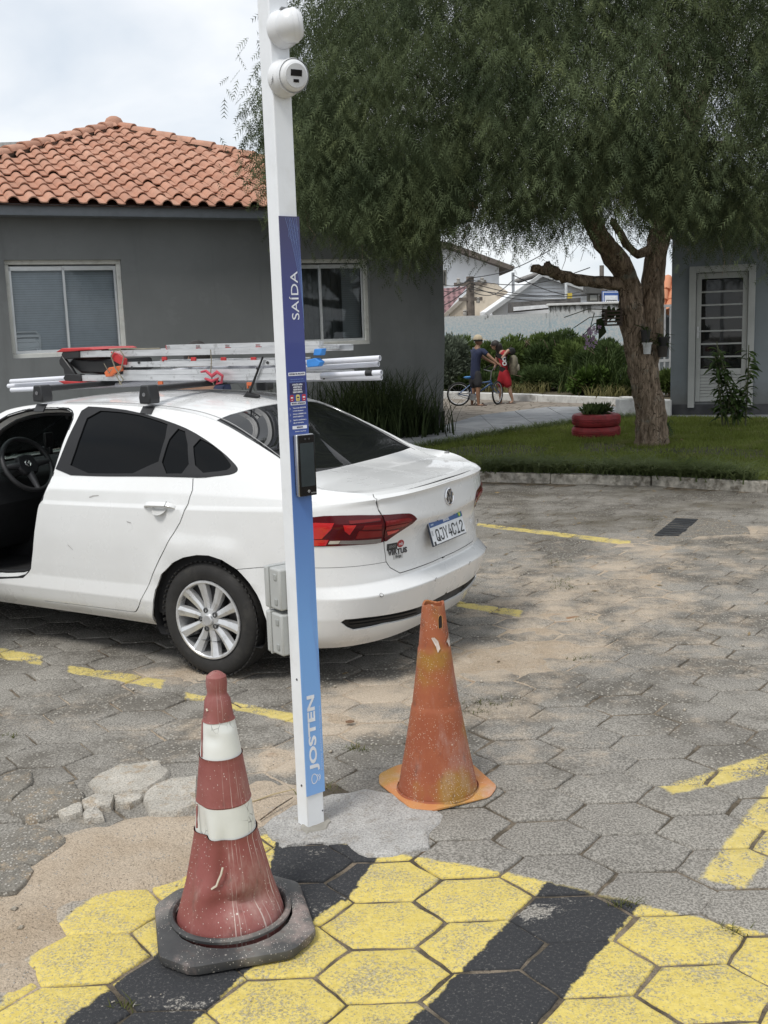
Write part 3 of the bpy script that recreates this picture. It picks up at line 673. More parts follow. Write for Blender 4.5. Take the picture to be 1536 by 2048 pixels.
m = MB(); m.lathe([(.17, -.05), (.165, .03), (.13, .09), (.07, .125), (.0, .135)], 14); o = m.build('finial_tile', TILE, roof, smooth=50); o.location = Vector(toh(apex))+Vector((0, 0, .07))
# neighbour's parapet seen behind the roof at the far left
m = MB(); P = atY(20, 300, 34); m.box((P[0]-4.2, 35.5, P[2]/2), (9.6, 4, P[2]-.05)); 
nb = m.build('wall', mat('pale_wall', (.50, .50, .49), .8, var=.15, scale=1, world_co=True, dirt=((.2, .2, .19), 2, .8)))
nbt = thing('flat_roofed_house', 'pale flat roofed building showing just above the tiled roof at far left', 'building', (0, 0, 0)); nb.parent = nbt
m = MB(); m.box((P[0]-4.2, 35.5, P[2]+.05), (9.9, 4.3, .14)); m.build('roof_slab', mat('slab_concrete', (.36, .36, .35), .85, var=.2, world_co=True), nbt)
m = MB(); m.box((atY(0, 318, 33.45)[0]-.6, 33.47, P[2]-.75), (1.2, .06, .8)); m.build('window', roomdark, nbt)
# ================================================================ RIGHT HOUSE
A20 = R(-20); VD = np.array([math.cos(A20), math.sin(A20), 0]); VN = np.array([-VD[1], VD[0], 0]); VC = G(1340, 839); VC[2] = 0
def rs(px, py): P = onplane(px, py, VC, VN); return ((P-VC)@VD, P[2])
rh = thing('right_house', 'grey house on the right with a white louvred glass door above a dark plinth', 'house', tuple(VC))
rh.name = 'annex_house'; rh.rotation_euler = (0, 0, A20)
d0, _ = rs(1377, 700); d1, _ = rs(1508, 700); dz0 = rs(1385, 806)[1]; dz1 = 2.66
grey2 = wall_paint('grey_render_blue', (.20, .225, .24))
mb = MB(); RL, RH_ = 9.0, 3.5
for (x0, x1, z0, z1) in ((0, d0+.02, .27, RH_), (d1-.02, RL, .27, RH_), (d0+.02, d1-.02, dz1-.02, RH_), (d0+.02, d1-.02, .27, dz0+.01)):
    mb.box(((x0+x1)/2, .075, (z0+z1)/2), (x1-x0, .15, z1-z0))
mb.box((.075, 3.1, (RH_+.27)/2), (.15, 5.9, RH_-.27)); mb.box((RL/2, 6.1, (RH_+.27)/2), (RL, .12, RH_-.27))
o = mb.build('wall', grey2, rh)
mb = MB(); mb.box((RL/2-.01, 3.0, .11), (RL+.03, 6.06, .32)); mb.build('plinth', mat('stone_plinth', (.05, .052, .056), .75, var=.35, scale=3, bump=1.0, bscale=5, world_co=True), rh)
mb = MB(); mb.box((RL/2, 2.8, RH_+.08), (RL+1.0, 7.2, .14)); mb.build('roof', fasc, rh)
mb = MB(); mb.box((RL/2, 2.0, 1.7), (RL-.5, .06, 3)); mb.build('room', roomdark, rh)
frm = mat('door_paint', (.40, .41, .40), .55, var=.06, scale=4)
dw, dh = d1-d0, dz1-dz0
door = MB(); fw = .115
for (cx, cz, dx, dz) in ((d0+fw/2, (dz0+dz1)/2-.04, fw, dh+.08), (d1-fw/2, (dz0+dz1)/2-.04, fw, dh+.08), (d0+dw/2, dz1-fw/2, dw-2*fw-.002, fw)): door.box((cx, -.02, cz), (dx, .10, dz))
df = door.build('door_frame', frm, rh, bevel=.008)
lx0, lx1, lz0, lz1 = d0+fw+.005, d1-fw-.005, dz0+.02, dz1-fw-.004; lf = MB(); st = .085
mid = rs(1450, 744)[1]
for (cx, cz, dx, dz) in ((lx0+st/2, (lz0+lz1)/2, st, lz1-lz0), (lx1-st/2, (lz0+lz1)/2, st, lz1-lz0), ((lx0+lx1)/2, lz0+st/2, lx1-lx0-2*st, st), ((lx0+lx1)/2, lz1-st*.6, lx1-lx0-2*st, st*1.2), ((lx0+lx1)/2, mid, lx1-lx0-2*st, .09)): lf.box((cx, .02, cz), (dx-.001, .045, dz-.001))
leaf = lf.build('door', frm, rh, bevel=.006)
gz0, gz1 = mid+.045, lz1-1.2*st; npn = 7; ph = (gz1-gz0)/npn
dg = glass_mat('dark_glass', (.5, .55, .55), .5)
for k in range(npn):
    m = MB(); m.box(((lx0+lx1)/2, .03, gz0+ph*(k+.5)), (lx1-lx0-2*st, .008, ph-.03)); m.build('pane', dg, leaf)
    if k < npn-1 or True:
        m = MB(); m.box(((lx0+lx1)/2, .02, gz0+ph*k+.0), (lx1-lx0-2*st, .03, .028)); m.build('glazing_bar', frm, leaf, bevel=.003)
nl = 7; z0_ = lz0+st; z1_ = mid-.045
for k in range(nl):
    m = MB(); m.box(((lx0+lx1)/2, .02, z0_+(z1_-z0_)*(k+.5)/nl), (lx1-lx0-2*st-.002, .022, (z1_-z0_)/nl*.92)); 
    o = m.build('louvre', frm, leaf, bevel=.006); 
m = MB(); hz = rs(1390, 665)[1]; m.box((lx0+.035, -.012, hz), (.035, .012, .2)); m.tube([(lx0+.035, -.015, hz+.02), (lx0+.035, -.06, hz+.02), (lx0+.13, -.065, hz+.02)], .009, 8); m.build('handle', ALU, leaf, smooth=40)
# step/threshold stone with white paint left of the house base
for (a, b_, lab) in (((1240, 838), (1275, 836), 'short white painted kerb block left of the tree trunk'), ((1322, 842), (1341, 842), 'white painted kerb block against the right house corner')):
    P0, P1 = G(*a), G(*b_); c = (P0+P1)/2; L = np.linalg.norm(P1-P0); d = (P1-P0)/L; m = MB(); m.box((0, .1, .13), (L, .2, .30)); o = m.build('kerb_block', wkerb, bevel=.015)
    o.location = (c[0], c[1], .08); o.rotation_euler = (0, 0, math.atan2(d[1], d[0])); tag(o, lab, 'kerb block')
# ================================================================ BEYOND: garden wall, houses, pole, signs
WY = 30.5
t = NT('garden_wall_paint'); pos = t.pos(); sep = t.n('SeparateXYZ'); t.set(sep.inputs[0], pos)
n1 = t.noise(t.scale(pos, (1, 1, .30)), 5.5, 6, .75); n2 = t.noise(pos, 17, 7, .8)
c = t.mix(t.rng(t.math('ADD', sep.outputs[2], t.math('MULTIPLY', n2, .5)), 2.3, 1.9), (.50, .51, .50), (.40, .50, .54))
c = t.mix(t.rng(n2, .44, .56), c, (.57, .58, .57)); stk = t.math('ADD', t.math('MULTIPLY', t.math('SUBTRACT', sep.outputs[2], 1.98), 2.2), t.math('MULTIPLY', t.math('SUBTRACT', n1, .5), 4.5))
c = t.mix(t.math('MULTIPLY', t.rng(stk, .2, .6), .9), c, (.10, .10, .09)); t.base(c, .9, 0, .2); t.bump(n2, .4, .01); GWALL = t.m
gw = thing('garden_wall', 'tall garden wall with stained peeling white and pale blue paint behind the hedge', 'wall', (0, WY, 0))
pL, pM, pR = atY(860, 636, WY), atY(1098, 622, WY), atY(1330, 604, WY)
m = MB(); m.box(((pL[0]-4+pM[0])/2, 0, pM[2]/2-.05), (pM[0]-pL[0]+4, .18, pM[2]-.02)); m.build('wall_panel', GWALL, gw)
m = MB(); m.box(((pM[0]+pR[0]+3)/2, 0.02, pR[2]/2-.0), (pR[0]+3-pM[0], .18, pR[2])); m.build('wall_panel', GWALL, gw)
m = MB(); m.box(((pM[0]+pR[0]+3)/2, 0.0, pR[2]+.03), (pR[0]+3.1-pM[0], .28, .06)); m.build('coping', mat('white_coping', (.66, .66, .64), .7, world_co=True), gw, bevel=.01)
def facade(Y, *pts): return [tuple(atY(x, y, Y)) for x, y in pts]
def slabm(name, poly, depth, m, parent, dy=0):
    """solid with the outline poly facing the camera, depth metres deep"""
    n = len(poly); vs = [(x, y+dy, z) for x, y, z in poly]+[(x, y+dy+depth, z) for x, y, z in poly]
    mb = MB(); mb.add(vs, [tuple(range(n)), tuple(range(n, 2*n))[::-1]]+[(i, (i+1) % n, n+(i+1) % n, n+i) for i in range(n)]); return mb.build(name, m, parent)
def under(poly, z=0): return poly
hw = mat('white_house', (.82, .84, .86), .8, var=.05, scale=.8, world_co=True, dirt=((.62, .63, .63), 1.2, .4))
darkrf = mat('dark_roof', (.10, .095, .09), .85, var=.3, world_co=True); shade = mat('eave_boards', (.12, .10, .085), .8, var=.2, world_co=True)
# tall white house, upper left of the gap
th = thing('white_house', 'tall white two storey house with dark overhanging eave far behind the hedge', 'house', (0, 52, 0)); th.location = (0, 0, 0)
P = facade(52, (860, 500), (900, 492), (998, 535), (998, 640), (860, 640)); P[3] = (P[3][0], 52, 0); P[4] = (P[4][0], 52, 0); slabm('wall', P, 6, hw, th)
P = facade(51, (850, 478), (905, 487), (1030, 533), (1026, 541), (900, 497), (850, 488)); slabm('roof', P, 8, shade, th)
for q in ((955, 560, 972, 600), (885, 540, 893, 572)):
    P = facade(51.97, (q[0], q[1]), (q[2], q[1]), (q[2], q[3]), (q[0], q[3])); w = slabm('window', P, .2, mat('old_shutter', (.30, .28, .24), .8), th, -.04)
    P = facade(51.9, (q[0]+3, q[1]+3), (q[2]-3, q[1]+3), (q[2]-3, q[3]-3), (q[0]+3, q[3]-3)); slabm('pane', P, .03, roomdark, w, -.02)
# plum tiled lean-to and weathered gable wall
t = NT('plum_tiles'); pos = t.pos(); br = t.n('TexBrick'); 
sx = t.n('SeparateXYZ'); t.set(sx.inputs[0], pos); w1 = t.math('SINE', t.math('MULTIPLY', sx.outputs[0], 26)); w2 = t.math('SINE', t.math('MULTIPLY', sx.outputs[2], 34))
c = t.mix(t.rng(t.math('ADD', w1, t.math('MULTIPLY', w2, .7)), -1.2, .6), (.10, .055, .06), (.25, .145, .15)); t.base(c, .8); PLUM = t.m
lt = thing('plum_roofed_shed', 'low shed with dull plum tiled roof in front of the tall white house', 'house', (0, 0, 0))
P = facade(46, (850, 578), (938, 570), (938, 574), (887, 632), (850, 632)); P2 = [(x, 46+1.2*(z-P[3][2]), z) for x, y, z in P]
slabm('roof', P2, .12, PLUM, lt); P = facade(46.5, (850, 620), (935, 620), (935, 640), (850, 640)); P[2] = (P[2][0], 46.5, 0); P[3] = (P[3][0], 46.5, 0); slabm('wall', P, 3, hw, lt, .6)
wg = thing('weathered_gable', 'weathered beige stained gable wall between the plum roof and the white gabled house', 'wall', (0, 0, 0))
bw = mat('weathered_render', (.46, .40, .32), .9, var=.2, scale=.8, world_co=True, dirt=((.16, .13, .105), 1.1, .95), bump=.3, bscale=8)
P = facade(45, (888, 640), (900, 622), (962, 566), (990, 566), (1026, 590), (1026, 640)); P[0] = (P[0][0], 45, 0); P[-1] = (P[-1][0], 45, 0); slabm('wall', P, .3, bw, wg)
P = facade(44.9, (884, 632), (961, 562), (964, 568), (890, 636)); slabm('verge', P, .5, mat('stained_verge', (.30, .27, .23), .9, world_co=True), wg)
# white gabled house
gh = thing('gabled_house', 'white bungalow with a wide low gable behind the garden wall', 'house', (0, 0, 0))
P = facade(40, (985, 640), (985, 622), (1085, 552), (1245, 606), (1245, 640)); P[0] = (P[0][0], 40, 0); P[-1] = (P[-1][0], 40, 0); slabm('wall', P, 8, hw, gh)
for a in (((968, 628), (1085, 545), (1085, 553), (978, 630)), ((1085, 545), (1262, 604), (1256, 610), (1085, 553))):
    slabm('barge_board', facade(39.6, *a), .5, mat('barge_grey', (.42, .43, .43), .8, world_co=True), gh)
P = facade(39.7, (1085, 544), (1090, 538), (1268, 594), (1262, 603)); slabm('roof', P, 8.5, mat('cement_tiles', (.20, .19, .18), .9, var=.35, scale=6, world_co=True, bump=.8, bscale=14), gh)
P = facade(39.5, (1015, 606), (1148, 597), (1148, 614), (1015, 626)); slabm('canopy', P, 1.2, darkrf, gh, -1.3)
P = facade(38, (1028, 614), (1135, 606), (1135, 612), (1028, 622)); slabm('shutter_box', P, .3, mat('white_box', (.75, .76, .77), .6), gh)
for k in range(8):
    y0 = 560+k*7; P = facade(39.98, (1085-(y0-552)*1.1, y0+2), (1085+(y0-552)*2.2, y0+2), (1085+(y0-552)*2.2, y0+3), (1085-(y0-552)*1.1, y0+3)); slabm('weatherboard', P, .04, mat('board_joint', (.66, .68, .70), .8), gh, -.03)
# utility pole, lamp post, wires
def pole(name, px, ytop, Y, r, m, label, cat, arms=()):
    P = atY(px, ytop, Y); root = thing(name, label, cat, (P[0], Y, 0)); mb = MB(); mb.tube([(0, 0, 0), (0, 0, P[2])], [r, r*.8], 8); mb.build('shaft', m, root, smooth=40)
    for (dz, L) in arms: mb = MB(); mb.box((0, -.05, P[2]-dz), (L, .1, .12)); mb.build('crossarm', m, root)
    return root, P
up, UP = pole('utility_pole', 940, 553, 37, .16, mat('pole_wood', (.16, .135, .115), .9, var=.3, world_co=True, bump=.5), 'weathered utility pole carrying overhead wires before the beige gable', 'utility pole', ((.25, 1.1), (.75, .8)))
for (dz, dx) in ((.3, -.4), (.3, .4), (.95, .25), (1.35, -.2)):
    m = MB(); m.lathe([(.05, 0), (.07, .06), (.05, .12), (.07, .16), (.03, .2)], 8, cap=True); o = m.build('insulator', mat('porcelain', (.35, .33, .30), .4), up, smooth=40); o.location = (dx, -.08, UP[2]-dz+.06)
pole('lamp_pole', 1026, 545, 41, .07, mat('pole_steel', (.25, .26, .27), .6, .4), 'thin grey steel post left of the white gable', 'post')
lp, LP = pole('vent_pipe', 1132, 562, 38.5, .06, mat('pipe_white', (.6, .62, .63), .6), 'thin white pipe standing before the white gable', 'pipe')
m = MB(); m.box((.12, -.02, LP[2]-.55), (.16, .12, .26)); m.build('box', mat('yellow_box', (.55, .42, .06), .6), lp)
wires = []
for i, (a, b_) in enumerate((((940, 556), (1100, 500)), ((940, 560), (1180, 535)), ((940, 566), (1232, 565)), ((940, 572), (1130, 600)), ((940, 556), (800, 610)), ((940, 560), (830, 520)), ((940, 575), (840, 620)), ((940, 566), (850, 560)), ((1026, 550), (1232, 575)), ((940, 578), (1230, 585)), ((940, 582), (1026, 560)))):
    A, B = Vector(atY(*a, 36.8)), Vector(atY(*b_, 34 if i % 2 else 40)); pts = [A.lerp(B, k/14)-Vector((0, 0, .5*math.sin(math.pi*k/14)*(.4+.25*(i % 3)))) for k in range(15)]
    m = MB(); m.tube(pts, .016, 4, caps=False); o = m.build('overhead_wire', BLACK); tag(o, ['overhead wire rising right from the utility pole top into the tree', 'overhead wire running right from the pole just under its top', 'overhead wire across the white gable to the tree trunk', 'sagging overhead wire from the pole down to the white gable', 'overhead wire from pole top down left to the grey house', 'overhead wire rising left from the pole across the white house', 'lowest overhead wire left of the utility pole', 'level overhead wire left of the utility pole', 'overhead wire from the thin steel post to the right', 'lowest overhead wire right of the utility pole', 'short overhead wire from the pole to the steel post'][i], 'wire', 'overhead wires in the street')
# bus stop sign and street lantern box
SY = 33
c0 = atY(1228, 600, SY); sg = thing('bus_stop_sign', 'blue bordered bus stop sign with a white panel and bus symbol', 'sign', (c0[0], SY, 0))
def sgr(x0, y0, x1, y1, dy, dep, nm, m_, par): return slabm(nm, [(p[0]-c0[0], p[1]-SY, p[2]) for p in facade(SY, (x0, y1), (x1, y1), (x1, y0), (x0, y0))], dep, m_, par, dy)
sgr(1204, 582, 1240, 618, 0, .04, 'panel', mat('sign_blue', (.05, .11, .33), .5), sg)
sgr(1205.5, 583.5, 1238.5, 616.5, -.012, .008, 'border', mat('sign_white', (.75, .77, .8), .5), sg); sgr(1207, 585, 1237, 615, -.024, .008, 'field', MATS['sign_blue'], sg); sgr(1209, 591, 1235, 613, -.036, .008, 'white_panel', MATS['sign_white'], sg)
b_ = sgr(1212, 600, 1233, 610, -.048, .008, 'bus_symbol', BLACK, sg)
for k in range(6): sgr(1213.2+k*3.3, 601.5, 1215.6+k*3.3, 604.5, -.058, .006, 'bus_window', MATS['sign_white'], sg)
m = MB(); m.tube([(0, .08, 0), (0, .08, c0[2]+.6)], .04, 8); m.build('post', MATS['pole_steel'], sg, smooth=40)
c0 = atY(1188, 590, 34); SY = 34; lb = thing('street_lantern', 'brown boxed street lantern with dark hood left of the bus stop sign', 'lamp', (c0[0], SY, 0))
sgr(1177, 587, 1197, 603, 0, .3, 'lamp_body', mat('lantern_brown', (.10, .095, .08), .7), lb); sgr(1171, 573, 1200, 587, -.1, .5, 'hood', mat('hood_grey', (.09, .09, .085), .7), lb); sgr(1180, 590, 1194, 601, -.02, .02, 'pane', mat('lantern_pane', (.3, .3, .27), .4), lb)
m = MB(); m.tube([(.28, .2, 0), (.28, .2, c0[2]+.9)], .07, 8); m.build('post', mat('post_brown', (.16, .14, .12), .8), lb, smooth=40)
# white gate with bars and the little orange tiled roof beside the right house
gt = thing('white_gate', 'white barred metal gate seen between the tree trunk and the right house', 'gate', tuple(atY(1328, 790, 24)*np.array([1, 1, 0])))
zt = atY(1328, 612, 24)[2]; gm = mat('gate_white', (.55, .56, .57), .5)
for k in range(7): m = MB(); m.box((-.36+k*.12, 0, zt/2+.05), (.032, .032, zt-.1)); m.build('bar', gm, gt)
for z in (.15, zt*.42, zt): m = MB(); m.box((0, 0.002, z), (.86, .045, .06)); m.build('rail', gm, gt)
gr_ = thing('gate_roof', 'small orange tiled roof over the white gate at the right house', 'roof', (0, 0, 0))
P = np.array(atY(1330, 600, 25)); m = MB()
mo = NT('orange_tile'); mo.base((.62, .27, .15), .8)
for k in range(7):
    for q in range(3):
        mm = MB(); mm.tube([(P[0]-.55+k*.2+.14*q, 25-.2+q*.3, P[2]-.28+q*.24), (P[0]-.55+k*.2+.14*q+.16, 25+.25+q*.3, P[2]+.04+q*.24)], [.115, .095], 8); mm.build('roof_tile', mo.m, gr_, smooth=50)
m = MB(); m.box((P[0]+.1, 25.3, P[2]-.33), (1.6, .9, .12)); m.build('beam', fasc, gr_)
m = MB(); m.box((P[0]+.1, 25.5, P[2]/2-.2), (1.6, .15, P[2]-.3)); m.build('back_wall', mat('grey_back', (.3, .33, .35), .8), gr_)
# ================================================================ TREE
bark = NT('bark')
def bark_mat():
    t = bark; o = t.obj(); v = t.scale(o, (1, 1, .25)); n = t.noise(v, 16, 6, .7); dv_ = t.n('VectorMath', operation='ADD'); t.set(dv_.inputs[0], v); t.set(dv_.inputs[1], t.scale(t.n('TexNoise').outputs[1], (.05, .05, .05))); w = t.voro(dv_.outputs[0], 30, 'DISTANCE_TO_EDGE')
    c = t.mix(t.rng(n, .32, .68), (.125, .092, .064), (.42, .325, .24)); c = t.mix(t.math('MULTIPLY', t.rng(w, .08, .0), t.rng(t.noise(o, 7, 4), .45, .6)), c, (.05, .036, .025))
    c = t.mix(t.math('MULTIPLY', t.rng(t.noise(o, 5, 6, .7), .56, .66), .6), c, (.24, .25, .21))
    t.base(c, .95, 0, .15); t.bump(t.math('ADD', n, t.math('MULTIPLY', t.rng(w, 0, .12), .35)), 1.0, .03); return t.m
BARK = bark_mat()
def leaf_mat(name, a, b_, transl=.25, scale=3.0, tip=None):
    t = NT(name); pos = t.pos(); n = t.noise(pos, scale, 4, .6); n2 = t.noise(pos, 38, 2, .6)
    c = t.mix(t.rng(n, .3, .7), a, b_); c = t.mix(t.rng(n2, .35, .7), t.mix(.35, c, tuple(q*.4 for q in a)), c)
    if tip: c = t.mix(t.math('MULTIPLY', t.rng(t.noise(pos, 2.1, 5, .6), .55, .7), .6), c, tip)
    t.base(c, .7, 0, .12); tr = t.n('BsdfTranslucent'); t.set(tr.inputs[0], c); mx = t.n('MixShader'); mx.inputs[0].default_value = transl
    t.L.new(t.p.outputs[0], mx.inputs[1]); t.L.new(tr.outputs[0], mx.inputs[2]); t.L.new(mx.outputs[0], t.out.inputs[0]); return t.m
TB = G(1303, 903); TY = TB[1]
tree = thing('pepper_tree', 'large weeping pepper tree with drooping feathery foliage and gnarled leaning trunk on the lawn', 'tree', (TB[0], TB[1], .06))
def tp(px, py, dy=0.0): P = atY(px, py, TY+dy); return Vector((P[0]-TB[0], P[1]-TB[1], P[2]-.06))
def limb(name, pts, rad, n=14, parent=None, jit=.012, sub=4):
    """smooth tapered limb with knots"""
    P = [Vector(p) for p in pts]; m = len(P); out = []; rr = []
    for i in range(m-1):
        p0, p1, p2, p3 = P[max(i-1, 0)], P[i], P[i+1], P[min(i+2, m-1)]
        for k in range(sub):
            f = k/sub; out.append(.5*((2*p1)+(p2-p0)*f+(2*p0-5*p1+4*p2-p3)*f*f+(3*p1-p0-3*p2+p3)*f**3)); rr.append(rad[i]+(rad[i+1]-rad[i])*f)
    out.append(P[-1]); rr.append(rad[-1]); mb = MB(); mb.tube(out, rr, n)
    mb.v = [tuple(Vector(v)+Vector((random.gauss(0, jit), random.gauss(0, jit), random.gauss(0, jit)))) for v in mb.v]
    return mb.build(name, BARK, parent, smooth=80)
trunk = limb('trunk', [tp(1305, 915), tp(1304, 893), tp(1303, 860), tp(1300, 820), tp(1291, 770), tp(1284, 725), tp(1270, 670), tp(1263, 620), tp(1257, 570), tp(1240, 530, -.1), tp(1208, 485, -.3), tp(1175, 430, -.6), tp(1120, 330, -1.1), tp(1060, 220, -1.6)],
     [.29, .245, .215, .20, .195, .20, .18, .163, .153, .14, .13, .11, .085, .05], 16, tree)
limb('limb', [tp(1288, 745), tp(1300, 690, .05), tp(1304, 620, .1), tp(1307, 560, .12), tp(1318, 480, .2), tp(1345, 380, .4), tp(1390, 250, .8), tp(1430, 100, 1.2)], [.16, .165, .16, .155, .14, .11, .08, .05], 14, tree)
limb('limb', [tp(1256, 572), tp(1215, 566, -.15), tp(1165, 561, -.3), tp(1125, 552, -.45), tp(1098, 541, -.55), tp(1065, 538, -.8)], [.085, .085, .08, .075, .07, .04], 10, tree)
limb('limb', [tp(1098, 545, -.5), tp(1095, 533, -.5), tp(1092, 526, -.48)], [.05, .045, .04], 8, tree)
limb('limb', [tp(1318, 480, .2), tp(1285, 505, .0), tp(1262, 500, -.1), tp(1225, 440, -.5)], [.07, .06, .05, .04], 8, tree)
for (a, b_) in (((1345, 380), (1480, 300)), ((1175, 430), (1000, 330)), ((1120, 330), (900, 260)), ((1390, 250), (1250, 60)), ((1175, 430), (1260, 250)), ((1340, 420), (1560, 380))):
    dy = random.uniform(-2.2, 1.5); limb('limb', [tp(*a, -.2), (tp(*a, -.2)+tp(*b_, dy))/2+Vector((0, 0, .3)), tp(*b_, dy), tp(b_[0]+(b_[0]-a[0])*.5, b_[1]-30, dy*1.6)], [.08, .06, .045, .02], 8, tree)
LEAF = leaf_mat('pepper_leaf', (.040, .058, .028), (.135, .168, .080), .28, 1.7, (.21, .245, .105))
def leaflets(P, D, L, Nn, k=7, wid=.0058, ll=.040, droop=.25):
    """pinnate leaves: base P, direction D, length L, plane normal Nn; returns verts (n*2k*3) as triangles"""
    n = len(P); S = np.cross(D, Nn); S /= np.linalg.norm(S, axis=1, keepdims=True)+1e-9
    f = (np.arange(k)+.6)/k; out = []
    for sgn in (-1, 1):
        b = P[:, None]+D[:, None]*(L[:, None, None]*f[None, :, None])
        b[..., 2] -= droop*(L[:, None]*f[None])**2*2.2
        sz = (ll*(L/.16))[:, None]*(.75+.5*np.sin(np.pi*np.clip(f, .05, .95)))[None]
        tip = b+(S[:, None]*sgn*.80+D[:, None]*.62)*sz[..., None]; tip[..., 2] -= .25*sz
        w = D[:, None]*(wid*(L/.16))[:, None, None]
        out.append(np.stack([b-w, b+w*1.1, tip], 2))
    # rachis
    e = P+D*L[:, None]; e[:, 2] -= droop*L**2*2.2; w = S*.0016
    return np.concatenate([np.concatenate(out, 1).reshape(-1, 3, 3), np.stack([P-w, P+w, e], 1)])
def norm(v): return v/(np.linalg.norm(v, axis=-1, keepdims=True)+1e-9)
def strands(starts, lens, out_dir, per_m=30, L=(.11, .20), r=None, swing=.15, k=6):
    """hanging twigs: from each start the twig droops; leaves all along"""
    r = r or rng; tris = []; twig = []
    n = len(starts); m = np.maximum(3, (lens*per_m).astype(int)); N = m.sum(); sid = np.repeat(np.arange(n), m)
    f = np.concatenate([(np.arange(q)+r.random(q))/q for q in m])
    ln = lens[sid]; od = out_dir[sid]; st = starts[sid]; sw = norm(r.normal(size=(n, 3)))[sid]*swing
    s = f*ln; P = st+od*(ln*.36*(1-np.exp(-2.2*f)))[:, None]+sw*(f**1.5*ln)[:, None]*.5
    P[:, 2] += -s*.98*(f**.45)
    th = r.random(N)*2*np.pi; D = np.stack([np.cos(th), np.sin(th), -.75-.9*r.random(N)], 1); D = norm(D+od*.35)
    Ln = r.uniform(L[0], L[1], N)*(1.05-.3*f); Nn = norm(r.normal(size=(N, 3))+np.array([0, -.6, .3]))
    return leaflets(P, D, Ln, Nn, k)
def crown_from(tris, name, m, parent, off):
    T = tris.reshape(-1, 3)-np.asarray(off); return np_obj(name, T, np.arange(len(T)).reshape(-1, 3), m, parent)
def pepper_crown():
    r = np.random.default_rng(11); ctr = np.array([TB[0]-.1, TB[1]-.5, 3.4]); starts = []; lens = []; outs = []
    # boughs: clumps of strands that start together and hang as one tress; the lower rim follows the photograph
    rimx = np.array([480, 500, 540, 620, 700, 780, 830, 870, 900, 960, 1060, 1140, 1200, 1300, 1380, 1450, 1540, 1700]); rimy = np.array([330, 360, 372, 455, 500, 528, 560, 505, 472, 490, 512, 488, 462, 470, 500, 525, 520, 510])
    def lim_at(px): return np.interp(px, rimx, rimy)
    def tress(p, L0, ns, sp, o):
        for k in range(ns): starts.append(p+r.normal(size=3)*np.array([sp, sp, .10])); lens.append(L0*r.uniform(.5, 1.05)); outs.append(norm(o+r.normal(size=3)*.3)*np.array([1, 1, .15]))
    for i in range(3300):
        th = r.random()*2*np.pi; ph = np.arcsin(r.random()**.9); rad = (.66+.36*r.random()**.6)
        if r.random() < .25: rad *= r.uniform(.5, .95)
        p = ctr+np.array([np.cos(th)*np.cos(ph)*5.35, np.sin(th)*np.cos(ph)*4.6, np.sin(ph)*4.3])*rad
        if p[1] > ctr[1]-.5 and r.random() < .58: continue
        px, py = project(p)
        if py < -420 or px > 1760 or px < 562+r.normal()*10: continue
        zl = atY(px, lim_at(px)+r.normal()*20, p[1])[2]; L0 = min(r.uniform(.7, 1.9), p[2]-zl)
        if L0 < .25: continue
        o = p-ctr; o[2] = 0; tress(p, L0, r.integers(9, 17), r.uniform(.07, .15), norm(o))
    # the hanging rim that closes the crown below, over the limbs and the wall tops
    for i in range(640):
        px = r.uniform(505, 1640); Y_ = TB[1]+r.uniform(-4.2, 1.2); zl = atY(px, lim_at(px)+r.normal()*16-(6 if r.random() < .5 else 30), Y_)[2]; L0 = r.uniform(.45, 1.25); q = atY(px, 300, Y_)
        if i > 430: px = r.uniform(570, 890); Y_ = TB[1]+r.uniform(-3.8, .5); zl = atY(px, lim_at(px)+r.normal()*14-8, Y_)[2]; q = atY(px, 300, Y_)
        if px < 560 and Y_ < TB[1]-2.5: continue
        if 880 < px < 1240 and (r.random() < .3 or (Y_ > TB[1]-1 and r.random() < .6)): continue
        tress(np.array([q[0], Y_, zl+L0]), L0, r.integers(7, 13), r.uniform(.06, .14), norm(np.array([r.normal(), -1, 0])))
    for i in range(170):
        px = r.uniform(1010, 1460); Y_ = TB[1]+r.uniform(-3.6, -.6); zl = atY(px, lim_at(px)-18+r.normal()*16, Y_)[2]; L0 = r.uniform(.5, 1.3); q = atY(px, 300, Y_); tress(np.array([q[0], Y_, zl+L0]), L0, r.integers(7, 13), r.uniform(.06, .13), norm(np.array([r.normal(), -1, 0])))
    starts, lens, outs = np.array(starts), np.array(lens), np.array(outs)
    return strands(starts, lens, outs, 5.2, L=(.13, .22), r=r, k=5)
pc = pepper_crown(); print('crown tris', len(pc))
crown_from(pc, 'crown', LEAF, tree, (TB[0], TB[1], .06))
# hanging bare twigs inside the crown
mb = MB()
for i in range(140):
    px = random.uniform(560, 1500); py = random.uniform(20, 420); dy = random.uniform(-2.5, .5); a = tp(px, py, dy); q = [a]
    for k in range(5): q.append(q[-1]+Vector((random.gauss(0, .06), random.gauss(0, .06), -random.uniform(.08, .22))))
    mb.tube(q, [.008, .007, .006, .005, .004, .003], 3, caps=False)
tw = mb.build('twig', BARK, tree, fix=False); tag(tw, kind='stuff')
# sprouts at the trunk foot
r = np.random.default_rng(4); st = np.array([G(1300+q, 895)+np.array([0, -.32, .1]) for q in r.normal(size=26)*12]); st[:, 2] += r.random(26)*.25
crown_from(strands(st+np.array([0, 0, .12]), np.full(26, .22), norm(r.normal(size=(26, 3))), 26, r=r), 'shoot', leaf_mat('shoot_leaf', (.06, .10, .06), (.10, .15, .09), .2), tree, (TB[0], TB[1], .06))
